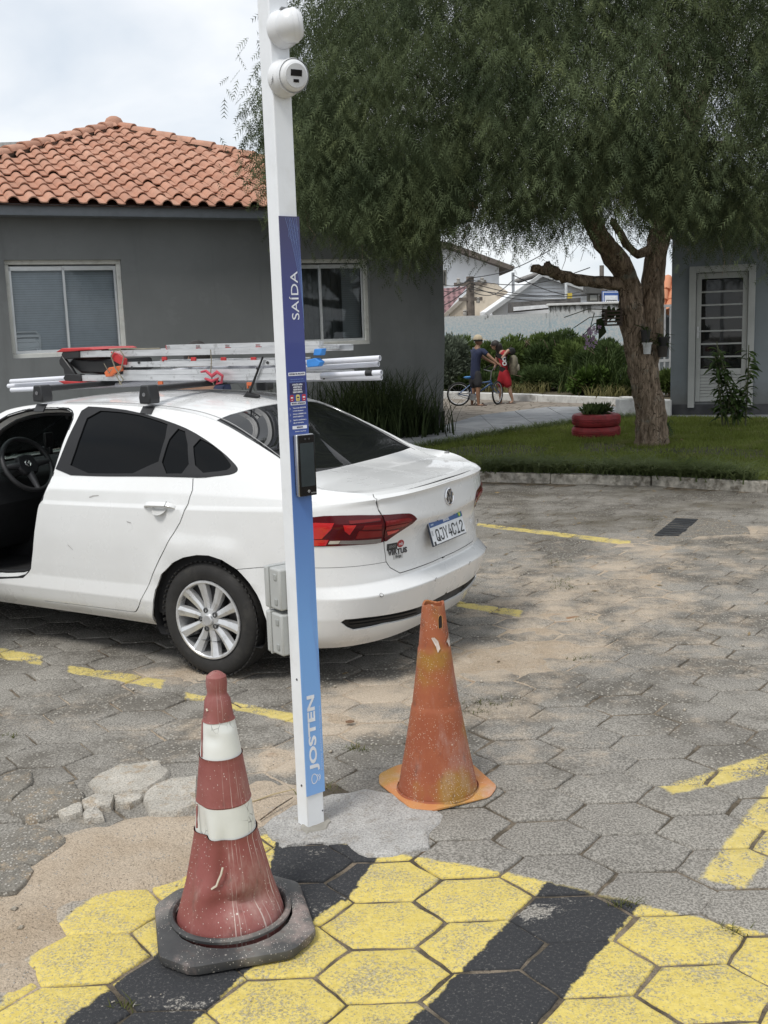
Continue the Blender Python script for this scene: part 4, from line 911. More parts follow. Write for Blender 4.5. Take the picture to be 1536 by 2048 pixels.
# ================================================================ GRASS
def blades(n, xy, h, w, lean, r, segs=2):
    """grass blades as narrow bent triangles strips: xy (n,2)"""
    th = r.random(n)*2*np.pi; d = np.stack([np.cos(th), np.sin(th), np.zeros(n)], 1); s = np.stack([-d[:, 1], d[:, 0], np.zeros(n)], 1)*(w*r.uniform(.6, 1.3, n))[:, None]
    H = h*r.uniform(.55, 1.2, n); ln = lean*r.uniform(.3, 1.3, n)*H; b = np.concatenate([xy, np.full((n, 1), .07)], 1); V = []
    for k in range(segs+1):
        f = k/segs; c = b+d*(ln*f**1.8)[:, None]; c[:, 2] += H*(f-.35*f**2*np.clip(lean, 0, 1.4)); ww = 1-f*.92; V += [c-s*ww, c+s*ww]
    V = np.stack(V, 1); q = []
    for k in range(segs): q.append([2*k, 2*k+1, 2*k+3, 2*k+2])
    F = (np.arange(n)[:, None, None]*(2*(segs+1))+np.array(q)[None]).reshape(-1, 4); return V.reshape(-1, 3), F
r = np.random.default_rng(21)
lp = np.array(lawn_pts)
def inpoly(P, poly):
    x, y = P[:, 0], P[:, 1]; c = np.zeros(len(P), bool); n = len(poly); j = n-1
    for i in range(n):
        xi, yi = poly[i]; xj, yj = poly[j]; m = ((yi > y) != (yj > y)) & (x < (xj-xi)*(y-yi)/(yj-yi+1e-12)+xi); c ^= m; j = i
    return c
P = np.stack([r.uniform(-1.6, 8.6, 270000), r.uniform(8.5, 19.2, 270000)], 1); P = P[inpoly(P, lawn_pts)]
pp = np.array([project((x, y, .1)) for x, y in P[::1]]) if False else None
v = P; d_ = v[:, 1]; keep = (v[:, 0]/d_ < .50)
bare = fbm(P[:, 0], P[:, 1], 5, 3, 1.4) > .55; bb = G(975, 915); bare |= ((P[:, 0]-bb[0]-.1)/.75)**2+((P[:, 1]-bb[1])/.75)**2 < 1
keep &= ~(bare & (r.random(len(P)) < .8)); P = P[keep][:90000]
GL = leaf_mat('grass_blade', (.19, .235, .05), (.29, .35, .09), .4, 1.3, (.35, .34, .16))
V, F = blades(len(P), P, .085, .0075, .5, r); o = np_obj('grass', V, F, GL); tag(o, 'short lawn grass around the tree and the red tyre planter', 'grass', kind='stuff')
# coarse border grass drooping over the kerb
xs = r.uniform(-1.5, 8.6, 4300); off = np.abs(r.normal(size=4300))*.20+.06; P = np.stack([xs, kerb_y(xs)+off], 1); dens = fbm(xs, xs*0, 8, 3, 3)
P = P[(dens > -.45)]; BGL = leaf_mat('border_grass_blade', (.12, .16, .06), (.25, .30, .14), .4, 2.0, (.34, .37, .21))
V, F = blades(len(P)*3, np.repeat(P, 3, 0)+r.normal(size=(len(P)*3, 2))*.03, .34, .0095, 1.5, r, 4)
tag(np_obj('border_grass', V, F, BGL), 'long coarse grass tufts drooping over the kerb along the lawn edge', 'grass', kind='stuff')
# along the path edge
xs = np.linspace(.5, 4.6, 900)+r.normal(size=900)*.03; pn = np.array(PATH_N); ys = np.interp(xs, pn[:, 0], pn[:, 1]); P = np.stack([xs, ys-np.abs(r.normal(size=900))*.12], 1)
V, F = blades(2700, np.repeat(P, 3, 0)+r.normal(size=(2700, 2))*.04, .17, .008, .9, r, 3); tag(np_obj('path_edge_grass', V, F, BGL), 'tufts of grass along the path edge of the lawn', 'grass', kind='stuff')
# weeds in the paving joints
P = []; 
for (px, py, s, n_) in ((982, 1408, .05, 60), (722, 1500, .035, 50), (700, 1495, .02, 20), (950, 1425, .03, 30), (1125, 1162, .06, 50), (1130, 1175, .05, 40), (1120, 1125, .06, 40), (1160, 1318, .04, 30), (15, 1475, .03, 30), (1255, 1808, .02, 40), (1475, 1860, .02, 30), (1310, 1040, .05, 30), (640, 1575, .04, 40), (240, 2010, .02, 20), (1170, 1240, .04, 30)):
    q = G(px, py)[:2]; P.append(q+r.normal(size=(n_, 2))*s*np.array([1.2, .6]))
P = np.concatenate(P); V, F = blades(len(P), P, .045, .0032, .9, r, 2); V[:, 2] -= .085
tag(np_obj('joint_weeds', V, F, leaf_mat('weed_leaf', (.10, .11, .035), (.17, .18, .06), .3)), 'tiny weeds growing in the paving joints', 'weeds', kind='stuff')
# dead stalks and twigs lying near the post
for i, (a, b_) in enumerate((((500, 1605), (590, 1578)), ((520, 1640), (585, 1595)))):
    A, B = Vector(G(*a, .012)), Vector(G(*b_, .016)); mb = MB(); mb.tube([A, A.lerp(B, .5)+Vector((.004, .006, .004)), B], [.0025, .003, .002], 5); o = mb.build('twig', (BARK, mat('straw', (.42, .34, .2), .8))[i == 0])
    tag(o, ('pale dry straw stalk lying on the sand left of the post foot', 'dark crooked twig lying beside the broken slab by the post')[i], ('straw', 'twig')[i])
mb = MB(); q = G(700, 1449); mb.lathe([(0, .0), (.018, .001), (.017, .005), (.0, .006)], 10); o = mb.build('dry_leaf', mat('dry_leaf', (.16, .09, .05), .8), smooth=60); o.location = (q[0], q[1], .012); o.scale = (1.2, .8, 1); tag(o, 'small brown dry leaf on the sand right of the post', 'leaf')
# ================================================================ SHRUBS
def shrub_tris(n, ctr, rad, ll, wid, r, up=.6, hollow=.35, lumps=9):
    """leafy volume: leaves on lumpy shells, pointing out and up"""
    C_ = norm(r.normal(size=(lumps, 3)))*r.uniform(.3, .8, (lumps, 1)); C_[:, 2] = np.abs(C_[:, 2])*.9-.1; li = r.integers(0, lumps, n)
    u = norm(r.normal(size=(n, 3))); rr_ = .42*(hollow+(1-hollow)*r.random((n, 1))**.5)
    P = (C_[li]+u*rr_)*np.asarray(rad)+np.asarray(ctr); D = norm(u+np.array([0, 0, up])+r.normal(size=(n, 3))*.35); S = norm(np.cross(D, r.normal(size=(n, 3))))
    L = ll*r.uniform(.6, 1.3, (n, 1)); w = S*wid*r.uniform(.7, 1.2, (n, 1)); m_ = P+D*L*.5; t_ = P+D*L
    return np.stack([np.stack([P, m_+w, m_-w], 1), np.stack([t_, m_-w, m_+w], 1)], 1).reshape(-1, 3, 3)
SH = [leaf_mat('shrub_leaf_%s' % n, a, b_, .25, 2.5, c) for n, a, b_, c in (('grey', (.10, .125, .09), (.22, .26, .19), (.28, .31, .24)), ('mid', (.075, .115, .03), (.16, .22, .066), (.21, .27, .09)), ('dark', (.045, .075, .026), (.10, .145, .05), (.14, .19, .07)), ('bright', (.06, .11, .02), (.13, .20, .05), (.17, .24, .07)))]
def shrub(px, pyt, Y, w, kind, label, n=9000, ll=.13, wid=.02, name='shrub', cat='shrub', group='garden shrubs behind the white kerb', up=.6):
    P = atY(px, pyt, Y); h = P[2]-.1; root = thing(name, label, cat, (P[0], Y, .1), 0, group); rr2 = np.random.default_rng(int(px*7+pyt))
    crown_from(shrub_tris(n, (0, 0, h*.42), (w, w*.7, h*.62), ll, wid, rr2, up), 'foliage', SH[kind], root, (0, 0, 0))
    mb = MB()
    for k in range(6): mb.tube([(random.gauss(0, .08), random.gauss(0, .08), -.05), (random.gauss(0, w*.3), random.gauss(0, w*.2), h*.4), (random.gauss(0, w*.5), random.gauss(0, w*.35), h*.8)], [.025, .018, .008], 5)
    mb.build('stem', BARK, root); return root
shrub(900, 655, 27.8, .55, 0, 'grey green tall shrub behind the boy, next to the grey house corner')
shrub(945, 662, 28.4, .7, 1, 'leafy shrub directly behind the boy in the tan cap', 8000)
shrub(1000, 668, 28.6, .7, 1, 'bushy shrub right behind the girl with the backpack', 8000)
shrub(1048, 655, 28.3, .75, 1, 'tall mid green shrub against the painted wall, right of the girl', 9000)
shrub(1105, 655, 27.8, .8, 2, 'dark feathery shrub under the hanging lilac flower', 9000)
shrub(1160, 668, 27.2, .75, 1, 'light green shrub left of the tree trunk against the wall', 9000)
shrub(1215, 672, 26.6, .75, 2, 'dark shrub rising immediately left of the tree trunk', 9000)
shrub(1180, 742, 24.9, .5, 3, 'low bright broad leaved bush on the white kerb before the dark shrubs', 2600, .17, .05, up=.4)
shrub(1085, 735, 27.0, .9, 2, 'low dark undergrowth bush behind the girl near the white kerb', 7000)
shrub(985, 735, 27.8, 1.0, 2, 'low dark undergrowth bush between the two children', 7000)
shrub(925, 745, 28.0, .8, 2, 'low dark undergrowth bush behind the bicycle', 6000)
shrub(1340, 735, 23.4, .35, 1, 'small green bush between the tree trunk and the right house', 2500)
# strap leaved plants in the bed
def strap(px, py, Y, n, h, w, label, m, lean=.8, spread=.25, group=None, name='strap_leaf_plant', z0=.0):
    P = atY(px, py, Y); root = thing(name, label, 'plant', (P[0], Y, z0), 0, group); rr2 = np.random.default_rng(int(px))
    V, F = blades(n, rr2.normal(size=(n, 2))*spread, h, w, lean, rr2, 6); return np_obj('leaf_blades', V-np.array([0, 0, .07]), F, m, root)
SL1 = leaf_mat('strap_leaf', (.035, .06, .018), (.08, .115, .035), .25, 3, (.12, .16, .05))
for i, (px, Y) in enumerate(((1215, 25.2), (1160, 26.2), (1238, 24.5))): tag(strap(px, 700, Y, 170, 1.35-.2*i, .020, ('arching strap leaved clump left of the tree trunk', 'arching strap leaved clump behind the bright bush', 'short arching strap leaved clump touching the tree trunk')[i], SL1, .9, .28, 'strap leaved clumps in the flower bed', z0=.1), kind='stuff')
for i, (px, Y) in enumerate(((1060, 26.0), (1225, 23.8), (1000, 26.9))): tag(strap(px, 760, Y, 150, .35, .012, ('low yellowish grass tuft on the kerb right of the girl', 'low grass tuft on the kerb left of the tree trunk', 'low yellowish grass tuft on the kerb behind the children')[i], leaf_mat('dry_tuft%d' % i if False else 'tuft_leaf', (.15, .14, .05), (.24, .22, .10), .2), .9, .3, 'low tufts on the white kerb', 'grass_tuft', .12), kind='stuff')
# tall iris-like clumps against the left house
IR = leaf_mat('iris_leaf', (.022, .034, .014), (.05, .07, .026), .18, 3, (.075, .095, .035))
for i, (px, py) in enumerate(((640, 880), (690, 884), (745, 884), (800, 884), (845, 876), (590, 884), (540, 888), (710, 876), (775, 876))):
    P = G(px, py); root = thing('iris_clump', ['tall dark sword leaved clump by the grey wall just right of the white post', 'second tall sword leaved clump right of the white post', 'tall sword leaved clump below the pipe ends, middle of the row', 'sword leaved clump second from the house corner', 'sword leaved clump nearest the house corner and path', 'tall sword leaved clump hidden behind the white post', 'tall sword leaved clump behind the car roof left of the post', 'sword leaved clump at the back of the row right of the post', 'sword leaved clump at the back of the row near the corner'][i], 'plant', (P[0], P[1], .06), 0, 'sword leaved clumps along the grey house')
    rr2 = np.random.default_rng(i+50); V, F = blades(250, rr2.normal(size=(250, 2))*.20, 1.18 if i != 4 else .72, .0150, .55, rr2, 6); o = np_obj('leaf_blades', V-np.array([0, 0, .07]), F, IR, root); tag(o, kind='stuff')
# seen through the car: low grass behind it
# cane plant by the right house door
P = G(1465, 866); cp = thing('cane_plant', 'tall leafy cane plant standing in the lawn before the white door', 'plant', (P[0], P[1], .07)); CL = leaf_mat('cane_leaf', (.045, .08, .022), (.10, .15, .05), .25, 6, (.15, .2, .08))
r = np.random.default_rng(77); tr = []
for k in range(9):
    x0, y0 = r.normal()*.07, r.normal()*.07; h = r.uniform(.9, 1.45) if k < 6 else r.uniform(.5, .7); x1, y1 = x0+r.normal()*.14, y0+r.normal()*.1
    mb = MB(); mb.tube([(x0, y0, -.05), ((x0+x1)/2+r.normal()*.02, (y0+y1)/2, h*.5), (x1, y1, h)], [.014, .012, .007], 6); mb.build('cane', mat('cane', (.10, .11, .05), .6, world_co=True), cp, smooth=50)
    n = int(h*42); f = .16+.78*r.random(n)**.8; B = np.stack([x0+(x1-x0)*f, y0+(y1-y0)*f, h*f], 1); th = r.random(n)*6.28; D = norm(np.stack([np.cos(th), np.sin(th), r.uniform(-.5, .7, n)], 1)); S = norm(np.cross(D, np.tile([0, 0, 1.], (n, 1))+r.normal(size=(n, 3))*.3)); L = r.uniform(.15, .27, (n, 1))
    m1 = B+D*L*.35; m2 = B+D*L*.7; m2[:, 2] -= .018; t_ = B+D*L; t_[:, 2] -= .065; w = S*.027
    tr += [np.stack([B, m1-w, m1+w], 1), np.stack([m1-w, m2-w*.8, m1+w], 1), np.stack([m2-w*.8, m2+w*.8, m1+w], 1), np.stack([m2-w*.8, t_, m2+w*.8], 1)]
tag(crown_from(np.concatenate(tr), 'leaf_mass', CL, cp, (0, 0, 0)), kind='stuff')
# ---- red tyre planter: two painted tyres and the plant in them
redp = mat('red_tyre_paint', (.24, .022, .026), .6, var=.3, scale=7, bump=.3, dirt=((.10, .035, .03), 9, .8))
PT = G(1199, 888)+np.array([0, .25, 0])
for k in range(2):
    m = MB(); prof = [(.20, .02), (.27, 0), (.335, .015), (.355, .04), (.36, .07), (.352, .075), (.352, .082), (.362, .087), (.364, .10), (.356, .104), (.356, .111), (.362, .116), (.356, .15), (.335, .175), (.27, .19), (.20, .17)]
    m.lathe(prof, 40); o = m.build('tyre', redp, smooth=35); o.location = (PT[0], PT[1], .07+.178*k); o.rotation_euler = (random.gauss(0, .01), random.gauss(0, .015), k)
    tag(o, ('lower of the two stacked red painted tyres on the lawn, half sunk in grass', 'upper of the two stacked red painted tyres, holding soil and a plant')[k], 'tyre', 'red painted tyres stacked as a planter')
m = MB(); m.lathe([(0, .345), (.2, .34), (.30, .32)], 20); o = m.build('planter_soil', soil); o.location = (PT[0], PT[1], .07); tag(o, 'dark soil filling the red tyre planter', 'soil', kind='stuff')
pl = thing('planter_plant', 'small leafy plant growing out of the red tyre planter', 'plant', (PT[0], PT[1], .40)); crown_from(shrub_tris(900, (0, 0, .05), (.26, .2, .12), .09, .012, np.random.default_rng(5), 1.0), 'foliage', SH[2], pl, (0, 0, 0))
m = MB(); [m.tube([(random.gauss(0, .08), random.gauss(0, .05), -.02), (random.gauss(0, .12), random.gauss(0, .08), .17)], .005, 4) for _ in range(6)]; m.build('stem', BARK, pl)
# ---- orchid pots and basket tied to the trunk
def pot(px, py0, py1, dy, m_, label, rt=.075, rb=.055, rim=True, plant=True):
    b0 = atY(px, py1, TY+dy); h = atY(px, py0, TY+dy)[2]-b0[2]; root = thing('hanging_pot', label, 'flower pot', tuple(b0), 0, 'pots tied to the tree trunk')
    m = MB(); m.lathe([(0, 0), (rb, 0), (rt, h), (rt+.008, h), (rt+.008, h-.02), (rt-.004, h-.02), (rt-.006, h), (rt-.012, h-.03), (0, h-.03)], 16); m.build('pot', m_, root, smooth=40)
    m = MB(); m.tube([(-rt, 0, h), (-.02, .05, h+.16), (rt, 0, h)], .003, 4); m.build('wire_hanger', BLACK, root)
    if plant:
        m = MB()
        for k in range(9): a = random.uniform(0, 6.28); m.tube([(0, 0, h-.03), (.05*math.cos(a), .05*math.sin(a), h+.04), (.16*math.cos(a), .16*math.sin(a), h+random.uniform(-.12, .1))], [.005, .006, .001], 4)
        m.build('leaf', SL1, root)
    return root
pot(1294, 685, 708, -.26, mat('white_pot', (.62, .63, .63), .5, dirt=((.25, .22, .2), 20, .5)), 'white plastic pot tied in the fork of the trunk', .060, .046)
pot(1291, 660, 684, -.25, BLACK, 'dark pot tied in the trunk fork above the white pot', .065, .05)
pot(1327, 674, 697, -.16, BLACK, 'black pot hanging upper right of the trunk', .08, .06)
pot(1325, 692, 714, -.18, mat('brown_pot', (.05, .042, .036), .7), 'dark brown pot hanging lower right of the trunk', .075, .055)
bk = thing('orchid_basket', 'slatted wooden orchid basket tied left of the trunk with a lilac flower spray', 'basket', tuple(atY(1224, 650, TY-.15)))
wd = mat('basket_wood', (.06, .042, .03), .8, bump=.3)
for k in range(5):
    for sgn in (-1, 1): m = MB(); m.box((0, sgn*.10, k*.045), (.24, .022, .022)); m.build('slat', wd, bk); m = MB(); m.box((sgn*.10, 0, k*.045+.022), (.022, .24, .022)); m.build('slat', wd, bk)
m = MB(); m.box((0, 0, 0.0), (.2, .2, .02)); m.build('base', wd, bk)
for (dx, dz, ln) in ((-.12, .02, .22), (-.15, .1, .18), (.02, .24, .2), (-.04, .26, .24), (.1, .22, .2)):
    m = MB(); m.add([(dx, -.05, dz), (dx-.03-.3*abs(dx), -.07, dz-.02), (dx-.08, -.08, dz-ln), (dx+.035, -.06, dz-ln*.5)], [(0, 1, 2, 3)]); m.build('orchid_leaf', IR, bk)
for (a, b_) in (((-.1, .12), (-.52, -.02)), ((-.1, .05), (-.40, -.12)), ((0, .2), (-.65, .12))): m = MB(); m.tube([(a[0], -.05, a[1]), ((a[0]+b_[0])/2, -.06, (a[1]+b_[1])/2+.06), (b_[0], -.06, b_[1])], .006, 5); m.build('flower_stem', IR, bk)
lil = mat('lilac_petal', (.36, .25, .38), .6, var=.25, scale=30); c0 = Vector(atY(1181, 672, TY-.2))-Vector(atY(1224, 650, TY-.15))
for k in range(26):
    q = c0+Vector((random.gauss(0, .055), random.gauss(0, .04), random.uniform(-.15, .13))); m = MB()
    for j in range(5): a = j*1.257+random.random(); m.add([q, q+Vector((.02*math.cos(a+.5), -.012, .02*math.sin(a+.5))), q+Vector((.032*math.cos(a), -.02, .032*math.sin(a))), q+Vector((.02*math.cos(a-.5), -.012, .02*math.sin(a-.5)))], [(0, 1, 2, 3)])
    m.build('flower', lil, bk)
m = MB(); m.tube([c0+Vector((.05, 0, .3)), c0+Vector((0, 0, .12)), c0-Vector((0, 0, .16))], .006, 5); m.build('flower_stem', IR, bk)

# leaf litter under the tree and along the kerb
r = np.random.default_rng(91); n = 900; P = np.stack([r.uniform(.6, 7, n), r.uniform(9.2, 17.5, n)], 1); P = P[r.random(n) < .7]; n = len(P); onl = inpoly(P, lawn_pts); z = np.where(onl, .10+.05*r.random(n), .006)
P2 = np.stack([r.uniform(-.5, 3.2, 70), r.uniform(5.5, 10, 70)], 1); P = np.concatenate([P, P2]); z = np.concatenate([z, np.full(70, .007)]); n = len(P); th = r.random(n)*6.28; L = .012+.022*r.random(n); d = np.stack([np.cos(th), np.sin(th), r.normal(size=n)*.15], 1)*L[:, None]; q = np.stack([-np.sin(th), np.cos(th), r.normal(size=n)*.3], 1)*(L*.3)[:, None]; b = np.concatenate([P, z[:, None]], 1)
V = np.stack([b-d, b+q, b+d, b-q], 1).reshape(-1, 3); tag(np_obj('leaf_litter', V, np.arange(n*4).reshape(-1, 4), mat('litter', (.20, .145, .075), .85, var=.5, scale=3, world_co=True)), 'dry fallen leaves scattered on the lawn and paving', 'leaves', kind='stuff')
# ================================================================ CAR (white sedan)
CARX, CARY, CARYAW = -.5308, 6.2845, 2.6186
CFWD = np.array([math.cos(CARYAW), math.sin(CARYAW), 0]); CLFT = np.array([-CFWD[1], CFWD[0], 0])
CO = np.array([CARX, CARY, 0.])
CARM = Matrix(((CFWD[0], CLFT[0], 0, CARX), (CFWD[1], CLFT[1], 0, CARY), (0, 0, 1, 0), (0, 0, 0, 1)))
def carw(P): P = np.asarray(P, float); return CO+P[0]*CFWD+P[1]*CLFT+np.array([0, 0, P[2]])
def car_ray(px, py):
    v = ray(px, py); o = CAM-CO; A = np.stack([CFWD, CLFT, [0, 0, 1]]); return A@o, A@v
def cy(px, py, y): o, v = car_ray(px, py); t = (y-o[1])/v[1]; return o+t*v
def cx(px, py, x): o, v = car_ray(px, py); t = (x-o[0])/v[0]; return o+t*v
def cz(px, py, z): o, v = car_ray(px, py); t = (z-o[2])/v[2]; return o+t*v
car = thing('parked_car', 'white four door sedan with ladders and pipes on its roof bars, driver door open', 'car', (CARX, CARY, 0), CARYAW)
def paint_mat(name, col, rough=.22, coat=.7):
    t = NT(name); o = t.obj(); n = t.noise(o, 3, 5, .65); sep = t.n('SeparateXYZ'); t.set(sep.inputs[0], o)
    c = t.mix(t.math('MULTIPLY', t.rng(n, .4, .75), .18), col, tuple(q*.80 for q in (col[0], col[1]*.985, col[2]*.95)))
    c = t.mix(t.math('MULTIPLY', t.rng(t.math('ADD', sep.outputs[2], t.math('MULTIPLY', n, .35)), .62, .30), .42), c, (.40, .355, .29))
    c = t.mix(t.math('MULTIPLY', t.rng(t.noise(t.scale(o, (1, 1, 2.5)), 26, 4, .7), .68, .76), .25), c, (.45, .42, .37))
    t.base(c, rough, 0, .5); t.p.inputs['Coat Weight'].default_value = coat; t.p.inputs['Coat Roughness'].default_value = .04
    t.set(t.p.inputs['Roughness'], t.rng(n, .3, .7, rough, rough+.15)); return t.m
CPAINT = paint_mat('white_car_paint', (.74, .745, .74))
CBLK = mat('car_black_trim', (.015, .015, .016), .45, var=.1, spec=.3)
CGLS = NT('tinted_glass').base((.0025, .003, .0035), .01, 0, .14).m
CLR = glass_mat('clear_glass', (.80, .86, .84), .92)
# --- plan curve of the tail (superellipse), arc-length parameter u in 0..1
XC, XCF, NSE, LS = -.35, 2.72, 3.0, 1.30
def se_table(a, b, n):
    th = np.linspace(0, np.pi/2, 4000); c, s = np.sin(th)**(2/n), np.cos(th)**(2/n); d = np.concatenate([[0], np.cumsum(np.hypot(np.diff(c)*a, np.diff(s)*b))]); return d/d[-1], c, s
TU, TC, TS = se_table(.65, .86, NSE); FU, FC, FS = se_table(.80, .84, 2.6)
UF = -(XCF-XC)/LS
def plan(u):
    """u array -> (cx rear 0..1, cf front 0..1, cy 0..1, straight x)"""
    u = np.asarray(u, float); ur = np.clip(u, 0, 1); uf = np.clip(UF-u, 0, 1)
    cxr = np.interp(ur, TU, TC); cyr = np.interp(ur, TU, TS); cxf = np.interp(uf, FU, FC); cyf = np.interp(uf, FU, FS)
    return cxr, cxf, np.where(u > 0, cyr, np.where(u < UF, cyf, 1.)), XC-np.clip(u, UF, 0)*LS
def xu(x): return (XC-x)/LS
UK = [UF-1, UF-.5, UF, xu(2.0), xu(.8), xu(0), .2, .5, 1.0]
ZK = np.array([[.22, .22, .24, .24, .238, .225, .215, .22, .225], [.27, .27, .295, .30, .295, .285, .275, .28, .29], [.34, .34, .37, .375, .385, .39, .385, .385, .385],
 [.40, .42, .45, .455, .465, .485, .495, .495, .495], [.46, .48, .51, .52, .54, .55, .55, .55, .542], [.54, .58, .66, .675, .69, .69, .67, .65, .62],
 [.60, .66, .75, .78, .79, .79, .775, .757, .735], [.63, .70, .80, .84, .855, .86, .86, .85, .822], [.65, .73, .83, .872, .896, .918, .945, .962, .966],
 [.66, .74, .84, .885, .908, .930, .958, .977, .984], [.68, .77, .875, .95, .978, .992, .992, .994, .994], [.70, .79, .90, 1.0, 1.048, 1.085, 1.05, 1.006, 1.001]])
WK = np.array([.80, .845, .868, .860, .866, .874, .873, .870, .867, .857, .846, .80])
XTK = np.array([-.925, -.96, -1.002, -1.046, -.986, -.972, -.976, -1.030, -1.014, -1.030, -1.008, -.975])
XFK = np.array([3.34, 3.42, 3.48, 3.50, 3.50, 3.49, 3.46, 3.44, 3.42, 3.41, 3.36, 3.30])
HV = np.array([.225, .285, .388, .485, .55, .69, .79, .86, .915, .927, .988, 1.075, 1.26, 1.42])
CREASE = {0, 2, 3, 4, 7, 8, 9, 10, 11, 13}
K5X = [-1.2, -.62, -.56, -.5, -.34, -.14, .1, .28, .6, .9, 1.2, 1.45, 1.7, 1.86, 2.06, 2.3, 2.45, 2.6, 2.9, 3.5]
K5Y = [.71, .70, .665, .632, .606, .578, .556, .552, .557, .556, .553, .552, .558, .585, .63, .68, .71, .72, .72, .70]
K5Z = [1.004, 1.020, 1.045, 1.078, 1.163, 1.255, 1.350, 1.392, 1.424, 1.434, 1.434, 1.428, 1.398, 1.33, 1.20, 1.03, .98, .94, .865, .71]
from math import isfinite
def pchip(x, xp, fp):
    xp = np.asarray(xp, float); fp = np.asarray(fp, float); h = np.diff(xp); dl = np.diff(fp)/h; d = np.zeros(len(xp))
    for i in range(1, len(xp)-1):
        if dl[i-1]*dl[i] > 0: w1 = 2*h[i]+h[i-1]; w2 = h[i]+2*h[i-1]; d[i] = (w1+w2)/(w1/dl[i-1]+w2/dl[i])
    d[0], d[-1] = dl[0], dl[-1]; x = np.clip(np.asarray(x, float), xp[0], xp[-1]); i = np.clip(np.searchsorted(xp, x)-1, 0, len(h)-1)
    t = (x-xp[i])/h[i]; return fp[i]*(1+2*t)*(1-t)**2+h[i]*d[i]*t*(1-t)**2+fp[i+1]*t*t*(3-2*t)+h[i]*d[i+1]*t*t*(t-1)
XT5, XF5 = -.955, 3.24
def levels(u):
    """(14, n, 3): the key curves of the left side at u"""
    u = np.asarray(u, float); cr, cf, cyy, xs = plan(u); out = np.zeros((14, len(u), 3))
    for k in range(12):
        out[k, :, 0] = np.where(u > 0, XC+(XTK[k]-XC)*cr, np.where(u < UF, XCF+(XFK[k]-XCF)*cf, xs)); out[k, :, 1] = WK[k]*cyy; out[k, :, 2] = pchip(u, UK, ZK[k])
    kb = np.clip(u/.35, 0, 1)
    for k, q in ((1, .008), (2, .016), (3, .028), (4, .010)): out[k, :, 1] *= 1+q*kb/.87
    # wheel arch lips stand slightly proud
    for wx in (0, 2.651):
        for k in range(1, 7): d = np.hypot(out[k, :, 0]-wx, out[k, :, 2]-.317); out[k, :, 1] += .012*np.exp(-((d-.40)/.05)**2)*(cyy > .5)
    x5 = np.where(u > 0, XC+(XT5-XC)*cr, np.where(u < UF, XCF+(XF5-XCF)*cf, xs)); y5 = pchip(x5, K5X, K5Y)
    y5 = np.where(u > 0, np.where(x5 > -.62, y5, np.minimum(y5, .722*cyy)), np.where(u < UF, .72*cyy, y5))
    out[13, :, 0] = x5; out[13, :, 1] = y5; out[13, :, 2] = pchip(x5, K5X, K5Z)
    out[12] = .5*(out[11]+out[13]); gap = np.linalg.norm(out[13]-out[11], axis=1); out[12, :, 1] += .045*gap; out[12, :, 2] += .02*gap*(out[12, :, 0] > -.4)
    return out
def side(u, h):
    """u, h (h in nominal metres along the section) -> points on the left side"""
    u = np.asarray(u, float); v = np.interp(h, HV, np.arange(14)); Lv = levels(u); k = np.clip(v.astype(int), 0, 12); t = (v-k)[:, None]; ar = np.arange(len(u))
    p1, p2 = Lv[k, ar], Lv[k+1, ar]; p0 = np.where(np.isin(k, list(CREASE))[:, None], 2*p1-p2, Lv[np.maximum(k-1, 0), ar]); p3 = np.where(np.isin(k+1, list(CREASE))[:, None], 2*p2-p1, Lv[np.minimum(k+2, 13), ar])
    return .5*(2*p1+(p2-p0)*t+(2*p0-5*p1+4*p2-p3)*t*t+(3*p1-p0-3*p2+p3)*t**3)
ZCX = [-.985, -.8, -.6, -.45, -.40, -.2, 0, .1, .25, .5, .8, 1.1, 1.4, 1.62, 1.95, 2.3, 2.44, 2.6, 2.9, 3.3, 3.5]
ZCZ = [1.004, 1.026, 1.042, 1.055, 1.066, 1.238, 1.392, 1.428, 1.448, 1.468, 1.476, 1.472, 1.455, 1.418, 1.25, 1.06, 1.005, .97, .90, .74, .66]
def y5x(x):
    us = np.linspace(UF-1, 1, 1500); L_ = levels(us)[13]; o = np.argsort(L_[:, 0]); return np.interp(x, L_[o, 0], L_[o, 1]), np.interp(x, L_[o, 0], L_[o, 2])
def top(x, y):
    yy, z5 = y5x(x); zc = pchip(x, ZCX, ZCZ); r_ = np.clip(np.abs(y)/np.maximum(yy, 1e-3), 0, 1); return np.stack([x, y, zc+(z5-zc)*r_**2.2], 1)
# --- ray casting from the photograph onto the surfaces
gu = np.concatenate([np.linspace(UF-1, -1.6, 30), np.linspace(-1.58, 1, 260)]); gh = np.linspace(HV[0], HV[-1], 130)
GU, GH = np.meshgrid(gu, gh, indexing='ij'); SP = side(GU.ravel(), GH.ravel()); ix = np.arange(GU.size).reshape(GU.shape)
SF = np.stack([ix[:-1, :-1], ix[1:, :-1], ix[1:, 1:], ix[:-1, 1:]], -1).reshape(-1, 4)
SBV = BVHTree.FromPolygons([tuple(p) for p in SP], [tuple(map(int, f)) for f in SF])
tx = np.concatenate([np.linspace(-.954, .5, 150), np.linspace(.52, 3.2, 60)]); ty = np.linspace(-1, 1, 61)
TX, TYY = np.meshgrid(tx, ty, indexing='ij'); TPp = top(TX.ravel(), (TYY*y5x(tx)[0][:, None]).ravel()); jx = np.arange(TX.size).reshape(TX.shape)
TFc = np.stack([jx[:-1, :-1], jx[1:, :-1], jx[1:, 1:], jx[:-1, 1:]], -1).reshape(-1, 4)
TBV = BVHTree.FromPolygons([tuple(p) for p in TPp], [tuple(map(int, f)) for f in TFc])
def near_ray(bv, o, v):
    best = None
    for t in np.linspace(3, 9, 900):
        q = Vector(o+v*t); h = bv.find_nearest(q, .5)
        if h[0] is not None and (best is None or h[3] < best[0]): best = (h[3], h[0])
    return best[1]
